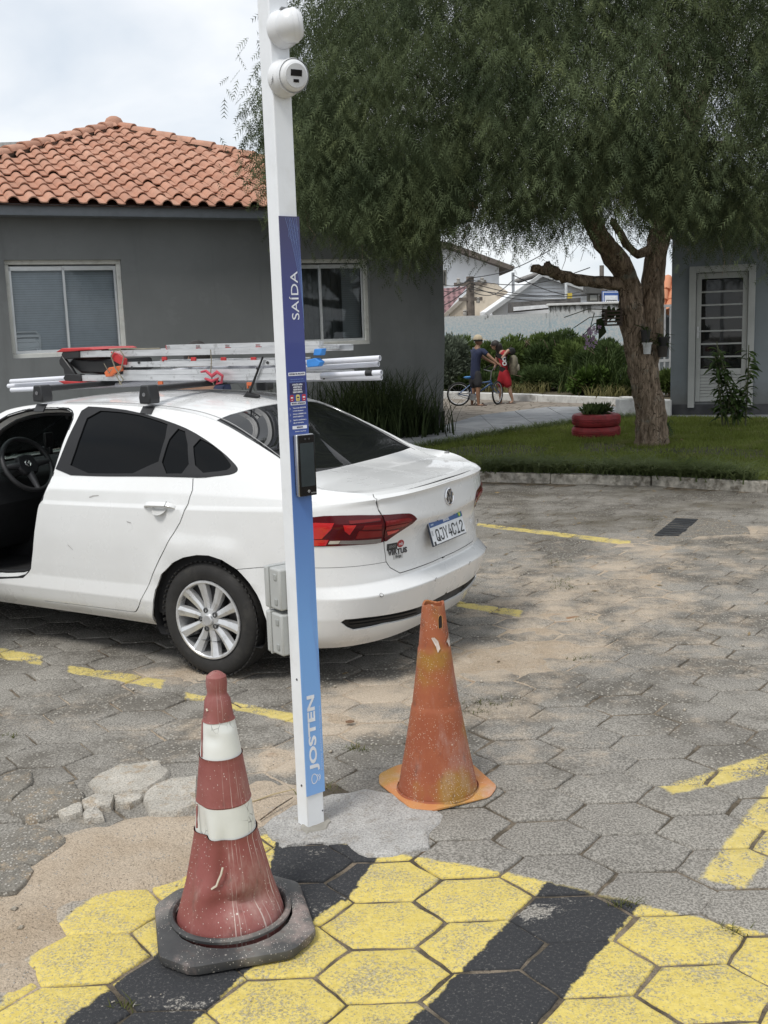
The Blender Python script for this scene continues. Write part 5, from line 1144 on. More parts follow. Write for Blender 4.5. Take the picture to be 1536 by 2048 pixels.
def on_side(px, py):
    o, v = car_ray(px, py); loc, nn, fi, d = SBV.ray_cast(Vector(o), Vector(v).normalized())
    if loc is None: loc = near_ray(SBV, o, v); loc, nn, fi, d = SBV.find_nearest(loc)
    f = SF[fi]
    P = SP[f]; a, b, c, dd = P; q = np.array(loc); e1, e2 = b-a, dd-a; M = np.stack([e1, e2], 1); s, *_ = np.linalg.lstsq(M, q-a, rcond=None); s = np.clip(s, -.1, 1.1)
    U = GU.ravel()[f]; H = GH.ravel()[f]; return (U[0]+(U[1]-U[0])*s[0], H[0]+(H[3]-H[0])*s[1])
def on_top(px, py):
    o, v = car_ray(px, py); loc, nn, fi, d = TBV.ray_cast(Vector(o), Vector(v).normalized())
    if loc is None: loc = near_ray(TBV, o, v)
    return (loc.x, loc.y)
def S_(*pts): return [on_side(*p) for p in pts]
def dens(P, step, closed=True):
    P = [np.array(p, float) for p in P]; out = []
    for i in range(len(P) if closed else len(P)-1):
        a, b = P[i], P[(i+1) % len(P)]; n = max(1, int(np.linalg.norm((b-a)*np.array([LS, 1]))/step)); out += [a+(b-a)*k/n for k in range(n)]
    if not closed: out.append(P[-1])
    return out
def smoothp(P, it=2, closed=True):
    P = [np.array(p, float) for p in P]
    for _ in range(it):
        Q = []
        for i in range(len(P) if closed else len(P)-1): a, b = P[i], P[(i+1) % len(P)]; Q += [a*.75+b*.25, a*.25+b*.75]
        if not closed: Q = [P[0]]+Q+[P[-1]]
        P = Q
    return P
def band(P, w, sx=LS):
    """closed outline of a line of width w drawn along P (u,h)"""
    P = [np.array(p, float)*np.array([sx, 1]) for p in P]; A = []; B = []
    for i in range(len(P)):
        t = P[min(i+1, len(P)-1)]-P[max(i-1, 0)]; t /= np.linalg.norm(t)+1e-9; n = np.array([-t[1], t[0]])*w/2; A.append((P[i]+n)/np.array([sx, 1])); B.append((P[i]-n)/np.array([sx, 1]))
    return A+B[::-1]
def pip(Q, poly):
    x, y = Q[:, 0], Q[:, 1]; c = np.zeros(len(Q), bool); j = len(poly)-1
    for i in range(len(poly)):
        xi, yi = poly[i]; xj, yj = poly[j]; m = ((yi > y) != (yj > y)) & (x < (xj-xi)*(y-yi)/(yj-yi+1e-15)+xi); c ^= m; j = i
    return c
def cut(points, regions, keep, extra_lines=(), sx=LS, border=None, tol=.008):
    """triangulate the flat domain with every outline as an edge; returns verts, tris, region index (-1 outside all)"""
    # grid points that crowd an outline would make slivers with stray normals: leave them out
    A = np.concatenate([np.array(q, float) for _, q in regions]); B = np.concatenate([np.roll(np.array(q, float), -1, 0) for _, q in regions]); A = A*[sx, 1]; B = B*[sx, 1]
    Pn = np.array(points, float); Q = Pn*[sx, 1]; dm = np.full(len(Q), 9.); d_ = B-A; ll = (d_**2).sum(1)+1e-12
    for i in range(0, len(Q), 400):
        q = Q[i:i+400, None]; t = np.clip(((q-A)*d_).sum(2)/ll, 0, 1); dm[i:i+400] = np.linalg.norm(A+d_*t[..., None]-q, axis=2).min(1)
    edge = border(Pn) if border else np.zeros(len(Pn), bool)
    points = Pn[(dm > tol) | (edge & (dm > 1e-4))]
    V = [Vector((p[0]*sx, p[1])) for p in points]; E = []
    for (nm, poly) in regions:
        b = len(V); V += [Vector((p[0]*sx, p[1])) for p in poly]; E += [(b+i, b+(i+1) % len(poly)) for i in range(len(poly))]
    for ln in extra_lines:
        b = len(V); V += [Vector((p[0]*sx, p[1])) for p in ln]; E += [(b+i, b+i+1) for i in range(len(ln)-1)]
    rv, re, rf, *_ = delaunay_2d_cdt(V, E, [], 0, 1e-5)
    vv = np.array([(q.x/sx, q.y) for q in rv]); ff = np.array([f for f in rf if len(f) == 3]); cen = vv[ff].mean(1); reg = np.full(len(ff), -1)
    for i in range(len(regions)-1, -1, -1): m = pip(cen*np.array([sx, 1]), [(p[0]*sx, p[1]) for p in regions[i][1]]); reg[m] = i
    ok = keep(cen); return vv, ff[ok], reg[ok]
# ---- outlines on the left side, read off the photograph
door_front = [(107, 951), (95, 976), (79, 1005), (72, 1050), (72, 1095), (78, 1130), (84, 1153), (79, 1178), (84, 1193), (89, 1202)]
door_rear = [(266, 1224), (272, 1223), (277, 1214), (294, 1177), (318, 1120), (340, 1077), (360, 1045), (376, 1008), (385, 980), (386, 957)]
DOOR = S_(*door_front, (150, 1209), (210, 1217), *door_rear, (250, 955))
DLO = S_((168, 813), (206, 815), (270, 823), (340, 844), (383, 862), (420, 885), (450, 908), (470, 928), (477, 938), (472, 946), (455, 951), (420, 955), (386, 956), (250, 953), (107, 949), (126, 905), (150, 850))
GL1 = S_((181, 821), (265, 827), (318, 842), (342, 852), (312, 947), (136, 946), (158, 885)); GL2 = S_((350, 855), (378, 867), (380, 948), (318, 948)); GL3 = S_((388, 872), (440, 899), (461, 927), (463, 935), (451, 943), (393, 949))
OPEN = S_((160, 1000), (150, 845), (146, 822), (130, 816), (60, 819), (0, 838))  # placeholder start, replaced below
open_rear = S_((144, 846), (146, 826), (132, 817), (60, 819), (0, 839)); open_low = S_((66, 1100), (62, 1138), (46, 1156), (0, 1158))
ur_, hr_ = zip(*open_rear)
OPEN = S_((66, 1100), (71, 1050), (78, 1010), (94, 976), (106, 950), (120, 905))+open_rear+[(xu(1.92), 1.30), (xu(2.22), 1.10), (xu(2.30), 1.0), (xu(2.33), .75), (xu(2.26), .42), (xu(2.15), .345)]+[(open_low[-1][0]-.05, open_low[-1][1]-.0)]+open_low[::-1][:-1]
LT = [(590, 1042), (630, 1032), (700, 1030), (765, 1030), (815, 1026), (826, 1029), (835, 1039), (790, 1069), (768, 1085), (700, 1090), (630, 1093), (594, 1092)]
LIGHT = S_(*LT)
trunk_gap = S_((746, 988), (749, 996), (757, 1020), (764, 1031), (768, 1085), (771, 1110), (772, 1123), (780, 1135), (800, 1146))
tb = S_((840, 1133), (866, 1123)); uc, hc = on_side(885, 1114); TRB = [tuple(p) for p in trunk_gap]+tb
TRUNK = [(trunk_gap[0][0]-.004, HV[13]+.02)]+TRB+[(1.0, hc-.0), (1.05, hc), (1.05, HV[13]+.02)]
bl = S_((474, 1139), (520, 1135), (570, 1133), (635, 1136), (679, 1135), (735, 1130), (772, 1124))
arch_px = [(313, 1257), (305.5, 1215), (310, 1179.5), (322, 1148.5), (344, 1126), (366, 1115), (393, 1110), (417, 1111), (444, 1120), (474, 1139), (499, 1166), (521, 1204), (532, 1237), (539, 1264), (541, 1292)]
arch = S_(*arch_px[:-1]); arch = [(arch[0][0], HV[0]-.02)]+arch+[(arch[-1][0]+.004, HV[0]-.02)]
BUMP = bl+TRB[6:]+[(1.0, hc), (1.05, hc), (1.05, HV[0]-.03), (arch[-1][0], HV[0]-.03)]+[tuple(p) for p in arch[::-1][1:6]]
it0 = S_((681, 1245), (690, 1239), (730, 1235), (838, 1214)); ib0 = S_((845, 1229), (770, 1248), (708, 1261), (695, 1256)); c1, c2 = it0[-1][1], ib0[0][1]
INS = it0+[(1.05, c1), (1.05, c2)]+ib0
def circ(wx, r0, z0=.317): return [(xu(wx+r0*math.cos(a)), None) for a in np.linspace(-.2, math.pi+.2, 24)]
def hz(u, z): L_ = levels(np.array([u]))[:, 0, 2]; return float(np.interp(z, L_, HV))
fa = [(xu(2.651+.385*math.cos(a)), hz(xu(2.651+.385*math.cos(a)), max(.225, .317+.385*math.sin(a)))) for a in np.linspace(-.1, math.pi+.1, 26)]; fa = [(fa[0][0], HV[0]-.02)]+fa+[(fa[-1][0], HV[0]-.02)]
ux = lambda x, h: (xu(x), h)
FDOOR = [(a, b) for a, b in OPEN]
FGL = [ux(2.16, 1.105), ux(1.93, 1.26), ux(1.74, 1.35), ux(1.35, 1.385), ux(.97, 1.385), ux(1.09, 1.105)]
LAMPF = [(UF-.42, .60), (UF-.75, .58), (UF-.8, .72), (UF-.3, .80), (UF-.1, .86), (UF-.05, .84), (UF-.25, .68)]
# ---- the domain grid
us = np.unique(np.round(np.concatenate([np.arange(UF-1, -1.75, .05), np.arange(-1.75, -.45, .03), np.arange(-.45, .18, .024), np.arange(.18, 1.0001, .013), [1.0]]), 5)); us[-1] = 1.0
hs = np.unique(np.round(np.concatenate([HV, HV[2:12]-.009, HV[[2, 3, 4, 7, 9, 10, 11]]+.009, np.arange(.25, 1.0, .03), np.arange(1.0, 1.41, .035)]), 4)); hs = hs[np.concatenate([[True], np.diff(hs) > .0045])]
grid = [(u, h) for u in us for h in hs]
GAPW = .007
gaps = [band(dens(S_(*door_front[9:], (150, 1209), (210, 1217), *door_rear), .03, False), GAPW), band(dens([tuple(p) for p in TRB[:4]], .02, False), GAPW*.9), band(dens([tuple(p) for p in TRB[4:]]+[(1.0, hc)], .02, False), GAPW), band(dens([tuple(q) for q in bl], .03, False), .0035)]
lg = band(dens(S_((764, 1031), (768, 1085)), .02, False), .008)
def side_n(u, h):
    e = .003; u = np.clip(u, UF-1+e, 1); h = np.clip(h, HV[0]+e, HV[13]-e); a, b = side(np.minimum(u+e, 1), h), side(u-e, h); c, d = side(u, h+e), side(u, h-e)
    n = np.cross(a-b, c-d); n /= np.linalg.norm(n, axis=1, keepdims=True)+1e-12; q = side(u, h); ax = np.stack([np.clip(q[:, 0], -.6, 2.9), q[:, 0]*0, q[:, 0]*0+.75], 1)
    n *= np.sign((n*(q-ax)).sum(1))[:, None]; m = u > .9985; n[m, 1] = 0; n /= np.linalg.norm(n, axis=1, keepdims=True)+1e-12; return n
def top_n(x, y):
    e = .004; n = np.cross(top(x+e, y)-top(x-e, y), top(x, y+e)-top(x, np.abs(y-e)*np.sign(y-e+1e-9))); n /= np.linalg.norm(n, axis=1, keepdims=True)+1e-12; n *= np.sign(n[:, 2])[:, None]
    n[y < 1e-4, 1] = 0; n /= np.linalg.norm(n, axis=1, keepdims=True)+1e-12; return n
def build_side(mirror):
    R_ = [('gap', g) for g in gaps]+[('arch', dens(arch, .02)), ('farch', fa), ('lightgap', lg), ('insert', dens(INS, .02)), ('light', dens(smoothp(LIGHT, 1), .02)),
         ('g1', dens(smoothp(GL1, 1), .03)), ('g2', dens(smoothp(GL2, 1), .03)), ('g3', dens(smoothp(GL3, 1), .03)), ('lampf', LAMPF)]
    if mirror: R_ += [('fg', dens(FGL, .04))]
    R_ += [('open', dens(OPEN, .03)), ('dlo', dens(smoothp(DLO, 1), .03)), ('door', dens(DOOR, .03)), ('trunk', dens(TRUNK, .03)), ('bumper', dens(BUMP, .03))]
    vv, ff, reg = cut(grid, R_, lambda c: (c[:, 1] > HV[0]) & (c[:, 1] < HV[13]) & (c[:, 0] < 1.0) & (c[:, 0] > UF-1), (), border=lambda q: (q[:, 0] > .9999) | (q[:, 1] < HV[0]+1e-4) | (q[:, 1] > HV[13]-1e-4))
    inb = (vv[:, 0] <= 1.0001) & (vv[:, 0] >= UF-1.0001) & (vv[:, 1] >= HV[0]-.0001) & (vv[:, 1] <= HV[13]+.0001)
    ok = inb[ff].all(1); ff, reg = ff[ok], reg[ok]; P = side(np.clip(vv[:, 0], UF-1, 1), np.clip(vv[:, 1], HV[0], HV[13])); P[vv[:, 0] > .9999, 1] = 0
    if mirror: P = P*np.array([1, -1, 1]); ff = ff[:, ::-1]
    names = [n for n, _ in R_]; N_ = side_n(vv[:, 0], vv[:, 1])
    if mirror: N_ = N_*np.array([1, -1, 1])
    return P, ff, [names[i] if i >= 0 else 'body' for i in reg], N_
tgu = np.unique(np.concatenate([us])); K5c = levels(tgu)[13]
def build_top(mirror):
    e = K5c[:, :2]; out = [tuple(p) for p in e]+[(e[-1, 0], 0)]+[(e[0, 0], 0)]
    tn = np.gradient(e, axis=0); tn /= np.linalg.norm(tn, axis=1, keepdims=True)+1e-9; eo = e+np.stack([-tn[:, 1], tn[:, 0]], 1)*(-.0025 if (np.stack([-tn[:, 1], tn[:, 0]], 1)[len(e)//2]@np.array([0, 1])) < 0 else .0025); eo[-1, 1] = 0; eo[0, 1] = 0; eo[:, 1] = np.maximum(eo[:, 1], 0)
    poly = [tuple(p) for p in eo]; dom = poly+[(poly[-1][0]-.0, 0.0), (poly[0][0], 0.0)]
    glass = TGLASS; ws_ = TWS; hood = THOOD; lid = TLID
    pts = []
    for x in np.concatenate([np.arange(-.93, .4, .035), np.arange(.4, 3.2, .08)]):
        yy = float(y5x(np.array([x]))[0][0])
        for y in np.arange(0, yy-.012, .04): pts.append((x, y))
    R_ = [('gap', band(dens(lidgap, .03, False), GAPW, 1.0)), ('glass_in', glass), ('ws', ws_), ('lid', lid), ('hood', hood), ('edge', dom)]
    vv, ff, reg = cut(pts, R_, lambda c: np.ones(len(c), bool), (), 1.0, border=lambda q: q[:, 1] < 1e-6)
    cen = vv[ff].mean(1); m = (reg >= 0) & pip(cen, dom); ff, reg = ff[m], reg[m]; P = top(vv[:, 0], vv[:, 1])
    if mirror: P = P*np.array([1, -1, 1]); ff = ff[:, ::-1]
    N_ = top_n(vv[:, 0], vv[:, 1])
    if mirror: N_ = N_*np.array([1, -1, 1])
    return P, ff, [R_[i][0] if R_[i][0] != 'edge' else 'roof' for i in reg], N_
# rear glass etc. in plan
gl_px = [on_top(*q) for q in ((431, 841), (500, 881), (556, 914))]
TGLASS = smoothp([(.035, 0), (.045, .22), (.085, .45), (gl_px[0][0], min(gl_px[0][1], .55)), gl_px[1], gl_px[2], (-.475, .603), (-.468, .50), (-.435, .25), (-.42, 0)], 0)

TWS = [(1.63, 0), (1.615, .35), (1.57, .50), (1.66, .525), (1.86, .56), (2.06, .60), (2.30, .65), (2.36, .62), (2.41, .35), (2.425, 0)]
THOOD = [(2.46, 0), (2.45, .35), (2.40, .655), (2.9, .68), (3.12, .5), (3.2, .3), (3.23, 0)]
q0 = np.array(on_top(736, 980)) if True else None
lidgap = [(-.60, .0+.655), (-.70, .655), (-.82, .62), tuple(side(np.array([trunk_gap[0][0]-.002]), np.array([HV[13]]))[0][:2])]
lidgap = [(-.485, .625), (-.56, .640), (-.68, .645), (-.80, .63), lidgap[-1]]
TLID = [(-.43, 0), (-.445, .25), (-.478, .50), (-.485, .625), (-.56, .640), (-.68, .645), (-.80, .63), lidgap[-1], (lidgap[-1][0]-.02, lidgap[-1][1]+.02), (-1.1, .4), (-1.1, 0)]
parts_ = {}
def orient(P, F):
    """one consistent winding per piece, facing out of the car"""
    n = np.cross(P[F[:, 1]]-P[F[:, 0]], P[F[:, 2]]-P[F[:, 0]]); c = P[F].mean(1); ax = np.stack([np.clip(c[:, 0], -.6, 2.9), c[:, 0]*0, c[:, 0]*0+.75], 1)
    return F if (n*(c-ax)).sum() > 0 else F[:, ::-1]
for mir in (False, True):
    sfx = 'R' if mir else 'L'
    for P, ff, rg, N_ in (build_side(mir), build_top(mir)):
        rg = np.array(rg)
        for nm in set(rg):
            F = ff[rg == nm]; ids, inv = np.unique(F, return_inverse=True); parts_.setdefault((nm, sfx), []).append((P[ids], orient(P[ids], inv.reshape(-1, 3)), N_[ids]))
CAVI = {}
def panel(name, keys, m, parent, thick=.012, sharp_deg=38, flip=False, merge=True, offset=0.0):
    """a body panel: outer skin with the surface's own normals, rolled rim and inner skin"""
    vs = []; fs = []; ns = []; b = 0
    for k in keys:
        for (P, F, N_) in parts_.get(k, []): vs.append(P+N_*offset); fs.append(F+b); ns.append(N_); b += len(P)
    V = np.concatenate(vs); F = np.concatenate(fs); N_ = np.concatenate(ns)
    ar = np.linalg.norm(np.cross(V[F[:, 1]]-V[F[:, 0]], V[F[:, 2]]-V[F[:, 0]]), axis=1); F = F[ar > 1e-9]
    allV = V; faces = [F]; ln = [N_[F].reshape(-1, 3)]
    if thick:
        n = len(V); allV = np.concatenate([V, V-N_*thick]); e = np.concatenate([F[:, [0, 1]], F[:, [1, 2]], F[:, [2, 0]]]); ky = e[:, 0].astype(np.int64)*n+e[:, 1]; rk = e[:, 1].astype(np.int64)*n+e[:, 0]
        be = e[~np.isin(ky, rk)]; T1 = np.stack([be[:, 1], be[:, 0], be[:, 0]+n], 1); T2 = np.stack([be[:, 1], be[:, 0]+n, be[:, 1]+n], 1); rim = np.concatenate([T1, T2])
        rn = np.cross(allV[rim[:, 1]]-allV[rim[:, 0]], allV[rim[:, 2]]-allV[rim[:, 0]]); rn /= np.linalg.norm(rn, axis=1, keepdims=True)+1e-12
        inn = F[:, ::-1]+n; faces += [rim, inn]; ln += [np.repeat(rn, 3, 0), -N_[F[:, ::-1]].reshape(-1, 3)]
    FF = np.concatenate(faces); me = bpy.data.meshes.new(name); k = len(FF)
    me.vertices.add(len(allV)); me.vertices.foreach_set('co', allV.astype(np.float32).ravel()); me.loops.add(k*3); me.loops.foreach_set('vertex_index', FF.astype(np.int32).ravel())
    me.polygons.add(k); me.polygons.foreach_set('loop_start', np.arange(0, k*3, 3, dtype=np.int32)); me.update(calc_edges=True); me.polygons.foreach_set('use_smooth', [True]*k)
    me.normals_split_custom_set(np.concatenate(ln).astype(float).tolist()); me.materials.append(m); return link(bpy.data.objects.new(name, me), parent)
body = panel('body', [('body', 'L'), ('body', 'R'), ('roof', 'L'), ('roof', 'R')], CPAINT, car, .014, 32)
bumper = panel('rear_bumper', [('bumper', 'L'), ('bumper', 'R')], CPAINT, car, .012, 24)
lid = panel('trunk_lid', [('trunk', 'L'), ('trunk', 'R'), ('lid', 'L'), ('lid', 'R')], CPAINT, car, .012, 24)
panel('hood', [('hood', 'L'), ('hood', 'R')], CPAINT, car)
rdoor = panel('rear_door', [('door', 'L')], CPAINT, car, .02, 20); rdoorR = panel('rear_door', [('door', 'R')], CPAINT, car, .02, 20)
fdoorR = panel('front_door', [('open', 'R')], CPAINT, car, .02, 20); panel('window_glass', [('fg', 'R')], CLR, fdoorR, .003, offset=-.008)
for s in 'LR':
    d = rdoor if s == 'L' else rdoorR
    panel('window_surround', [('dlo', s)], CBLK, d, .008, offset=.004)
    for g in ('g1', 'g2'): panel('window_glass', [(g, s)], CGLS, d, .004, offset=-.003)
    panel('quarter_glass', [('g3', s)], CGLS, body, .004, offset=-.003)
    panel('headlight', [('lampf', s)], mat('lamp_lens', (.5, .52, .55), .1, coat=1), car)
panel('rear_window', [('glass_in', 'L'), ('glass_in', 'R')], NT('rear_glass').base((.012, .013, .014), .03, 0, .6).m, car, .004, offset=-.004)
panel('windshield', [('ws', 'L'), ('ws', 'R')], CLR, car, .004, offset=-.004)
panel('bumper_insert', [('insert', 'L'), ('insert', 'R')], CBLK, bumper, .004, 50, offset=-.014)
DRED = NT('tail_lamp_red').base((.085, .004, .008), .12, 0, .25); DRED.p.inputs['Coat Weight'].default_value = .25; DRED = DRED.m
BRED = NT('reflector_red').base((.52, .010, .014), .18); BRED.p.inputs['Coat Weight'].default_value = 1; BRED = BRED.m
lamps = {s: panel('tail_light', [('light', s)], DRED, car, .02, 30, offset=.003) for s in 'LR'}
panel('body_seam', [('lightgap', 'L'), ('lightgap', 'R')], CBLK, body, 0, offset=-.004)
# gap bottoms and dark lining close behind the panels
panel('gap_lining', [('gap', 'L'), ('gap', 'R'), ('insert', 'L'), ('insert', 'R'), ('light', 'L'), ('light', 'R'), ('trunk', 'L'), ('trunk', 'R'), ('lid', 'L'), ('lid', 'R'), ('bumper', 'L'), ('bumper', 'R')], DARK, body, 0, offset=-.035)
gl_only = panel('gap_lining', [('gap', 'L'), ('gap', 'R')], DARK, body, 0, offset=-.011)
# ---- tail lamp pattern, crest of reflectors laid on the lens
def decal(name, pxpts, m, parent, off=.006, mirror=True, thick=.003, sm=0):
    P = dens(smoothp(S_(*pxpts), sm) if sm else S_(*pxpts), .02); b = []
    pts = [(p[0], p[1]) for p in P]; us_ = [p[0] for p in pts]; hs_ = [p[1] for p in pts]; g = [(u, h) for u in np.arange(min(us_)+.006, max(us_), .014) for h in np.arange(min(hs_)+.008, max(hs_), .016)]
    R_ = [(name, P)]; vv, ff, reg = cut(g, R_, lambda c: np.ones(len(c), bool), tol=.004); ff = ff[reg == 0]
    if not len(ff): return
    for mir in ((False, True) if mirror else (False,)):
        Q = side(np.clip(vv[:, 0], -9, 1), np.clip(vv[:, 1], HV[0], HV[13])); QN = side_n(vv[:, 0], vv[:, 1]); par = parent[1] if mir and isinstance(parent, tuple) else parent[0] if isinstance(parent, tuple) else parent
        if mir: Q = Q*np.array([1, -1, 1]); QN = QN*np.array([1, -1, 1])
        ids, inv = np.unique(ff, return_inverse=True); parts_[('tmp', 'x')] = [(Q[ids], orient(Q[ids], inv.reshape(-1, 3)), QN[ids])]; panel(name, [('tmp', 'x')], m, par, thick, offset=off)
lp_ = (lamps['L'], lamps['R'])
def c5(*pts): return [(620+x/4.042, 880+y/4.042) for x, y in pts]
decal('reflector', c5((-90, 690), (40, 668), (195, 672), (95, 798), (40, 800), (-90, 795)), BRED, lp_); decal('reflector', c5((-90, 806), (40, 806), (150, 806), (128, 852), (40, 855), (-90, 845)), BRED, lp_)
MRED = NT('reflector_dim').base((.20, .008, .010), .15).m
decal('reflector', c5((268, 690), (372, 690), (318, 765), (280, 735)), BRED, lp_); decal('reflector', c5((310, 652), (555, 632), (572, 648), (320, 678)), MRED, lp_)
decal('reflector', c5((440, 690), (574, 680), (574, 715), (420, 722)), MRED, lp_); decal('reflector', c5((395, 735), (575, 730), (575, 775), (365, 795)), MRED, lp_)
decal('reverse_lens', c5((160, 815), (245, 813), (228, 838), (146, 840)), mat('clear_lens', (.55, .50, .42), .25, coat=.5), lp_); decal('reverse_lens', c5((250, 812), (572, 794), (568, 828), (232, 839)), mat('grey_lens', (.22, .20, .19), .25, coat=.8), lp_)
decal('reflector', c5((612, 655), (790, 630), (822, 640), (812, 652), (612, 690)), MRED, lp_); decal('reflector', c5((618, 738), (716, 720), (690, 742), (625, 766)), BRED, lp_); decal('reflector', c5((612, 700), (800, 662), (770, 690), (612, 726)), MRED, lp_)
# ribs on the black insert
for (a, b_) in (((1476, 1490), (1378, 1392)), ((1500, 1514), (1402, 1416))):
    decal('insert_rib', c5((320, a[0]), (560, a[0]-32), (880, b_[0]), (880, b_[0]+13), (560, a[1]-32), (330, a[1])), CBLK, bumper, -.006)
decal('crease', [], CPAINT, body) if False else None
# ---- sensors, handle, dents
def on_surf(px, py, d=0.0):
    u, h = on_side(px, py); e = .004; P = side(np.array([u, u+e, u]), np.array([h, h, h+e])); P[:, 1] = P[:, 1]; tu, th = P[1]-P[0], P[2]-P[0]; n = np.cross(tu, th); n /= np.linalg.norm(n)
    o, v = car_ray(px, py)
    if n@v > 0: n = -n
    tu /= np.linalg.norm(tu); z = np.cross(n, tu) if np.cross(n, tu)[2] > 0 else -np.cross(n, tu)
    x = np.cross(z, n); p = P[0]+n*d
    return Matrix(((x[0], z[0], n[0], p[0]), (x[1], z[1], n[1], p[1]), (x[2], z[2], n[2], p[2]), (0, 0, 0, 1)))
sensm = mat('sensor_paint', (.62, .62, .61), .3, coat=.6)
for q in ((763, 1190), (872, 1159)):
    M = on_surf(*q)
    for mm in (M, Matrix.Diagonal((1, -1, 1, 1)) @ M):
        m = MB(); m.lathe([(.0, .0022), (.0085, .002), (.0092, .0008)], 16, mm); o = m.build('parking_sensor', sensm, bumper, smooth=50)
        m = MB(); m.lathe([(.0092, .0004), (.0112, .0006), (.0112, -.002)], 16, mm); m.build('sensor_ring', BLACK, o, smooth=60)
# door handle: bowl and bar
M = on_surf(320, 1014)
m = MB()
for (z0, sc) in ((.000, 1.0), (.0, .93), (-.004, .8)): pass
bw = MB(); bw.lathe([(1.0, .0012), (.9, .0008), (.6, -.002), (.0, -.003)], 24, M @ Matrix.Translation((0, -.005, 0)) @ Matrix.Diagonal((.052, .048, 1, 1))); bw.build('handle_bowl', mat('handle_shade', (.52, .52, .51), .3), rdoor, smooth=60)
hb = MB(); n_ = 14; ring = []
for i in range(n_+1):
    f = i/n_; x = (f-.5)*.215; zz = .030*(1-abs(2*f-1)**6)+.004; hh = .0155*(1-.35*abs(2*f-1)**4); ring.append((x, zz, hh))
vs = []; 
for (x, zz, hh) in ring: vs += [(x, -hh, zz-.012), (x, -hh*.8, zz), (x, hh*.6, zz+.002), (x, hh, zz-.004), (x, hh*.9, zz-.014)]
fs = [(i*5+k, i*5+(k+1) % 5, (i+1)*5+(k+1) % 5, (i+1)*5+k) for i in range(n_) for k in range(5)]+[tuple(range(5)), tuple(n_*5+k for k in range(5))]
hb.add([M @ Vector(v) for v in vs], fs); hb.build('handle', CPAINT, rdoor, smooth=45)
m = MB(); m.box((0, 0, 0), (.002, .03, .004)); m.v = [tuple(M @ (Vector(v)+Vector((.062, 0, .033)))) for v in m.v]; m.build('handle_seam', BLACK, rdoor)
# paint chip scratches on the rear door
for pts in ([(178, 994), (186, 990.5), (197, 990), (198, 992), (188, 993), (180, 996)], [(253, 1042), (262, 1045), (263, 1047), (255, 1045)], [(135, 1088), (146, 1099), (147, 1101), (136, 1091)]): decal('paint_scratch', pts, mat('bare_filler', (.38, .37, .36), .6), rdoor, .0012, False, 0)
# ---- badge, plate, lettering
CHR = mat('chrome', (.80, .80, .82), .12, 1.0, var=.02); LIDB = lid
def frame_rear(px, py, off=.0, tilt=None): return on_surf(px, py, off)
M = frame_rear(897, 993, .002); m = MB(); m.lathe([(.048, 0), (.0475, .006), (.043, .008), (.041, .004), (.0, .004)], 36, M); bd = m.build('badge', CHR, LIDB, smooth=40)
m = MB(); m.lathe([(.0405, .0045), (.0, .0047)], 36, M); m.build('badge_field', mat('badge_dark', (.02, .022, .028), .3), bd)
def bar2(a, b, w, M, z0, h, name, mt, par):
    a, b = np.array(a), np.array(b); d = (b-a)/np.linalg.norm(b-a); n = np.array([-d[1], d[0]])*w/2; q = MB(); q.prism([tuple(a+n), tuple(b+n), tuple(b-n), tuple(a-n)], h, M @ Matrix.Translation((0, 0, z0))); return q.build(name, mt, par)
for s in (-1, 1):
    bar2((s*.0165, .036), (0, .006), .0085, M, .005, .004, 'emblem_stroke', CHR, bd); bar2((s*.034, .021), (s*.017, -.033), .0085, M, .005, .0035, 'emblem_stroke', CHR, bd); bar2((s*.017, -.033), (0, .0), .0085, M, .005, .0038, 'emblem_stroke', CHR, bd)
# number plate
pl = [cx(*q, -1.0) for q in ((849, 1044), (914, 1021), (926, 1066), (863, 1090))]
pc_ = Vector((-.9914-.006, 0, .7298)); ta = math.atan(.2716)
PM = Matrix.Translation(pc_) @ Matrix(((0, math.sin(ta)*0, -1, 0), (-1, 0, 0, 0), (0, 1, 0, 0), (0, 0, 0, 1))) @ Matrix.Rotation(0, 4, 'X')
PM = Matrix.Translation(pc_-Vector((.012, 0, 0))) @ Matrix(((0, math.sin(ta), -math.cos(ta), 0), (-1, 0, 0, 0), (0, math.cos(ta), math.sin(ta), 0), (0, 0, 0, 1)))
m = MB(); m.box((0, 0, -.004), (.408, .138, .010)); m.v = [tuple(PM @ Vector(v)) for v in m.v]; plate = m.build('plate_frame', mat('plate_frame', (.03, .04, .06), .5), LIDB, bevel=.003)
m = MB(); m.box((0, 0, .002), (.398, .128, .003)); m.v = [tuple(PM @ Vector(v)) for v in m.v]; m.build('number_plate', mat('plate_white', (.72, .74, .76), .35), LIDB, bevel=.002)
m = MB(); m.box((0, .0475, .0042), (.396, .032, .0016)); m.v = [tuple(PM @ Vector(v)) for v in m.v]; m.build('plate_band', mat('plate_blue', (.02, .075, .24), .4), plate)
pk = mat('plate_black', (.012, .012, .014), .4); pw = MATS['plate_white']
GLY = {'Q': [[(0, 1), (0, 6), (1, 7), (3, 7), (4, 6), (4, 1), (3, 0), (1, 0), (0, 1)], [(2.2, 1.8), (4.2, -.5)]], 'J': [[(1, 7), (4, 7), (4, 1), (3, 0), (1, 0), (0, 1), (0, 2)]], 'Y': [[(0, 7), (2, 3.5), (4, 7)], [(2, 3.7), (2, 0)]],
       '4': [[(2.4, 7), (0, 2), (4.2, 2)], [(3.1, 4), (3.1, 0)]], 'C': [[(4, 5.4), (4, 6), (3, 7), (1, 7), (0, 6), (0, 1), (1, 0), (3, 0), (4, 1), (4, 1.6)]], '1': [[(.6, 5.5), (2.2, 7), (2.2, 0)], [(.6, 0), (3.8, 0)]], '2': [[(0, 5.4), (0, 6), (1, 7), (3, 7), (4, 6), (4, 4.6), (0, .6), (0, 0), (4.2, 0)]]}
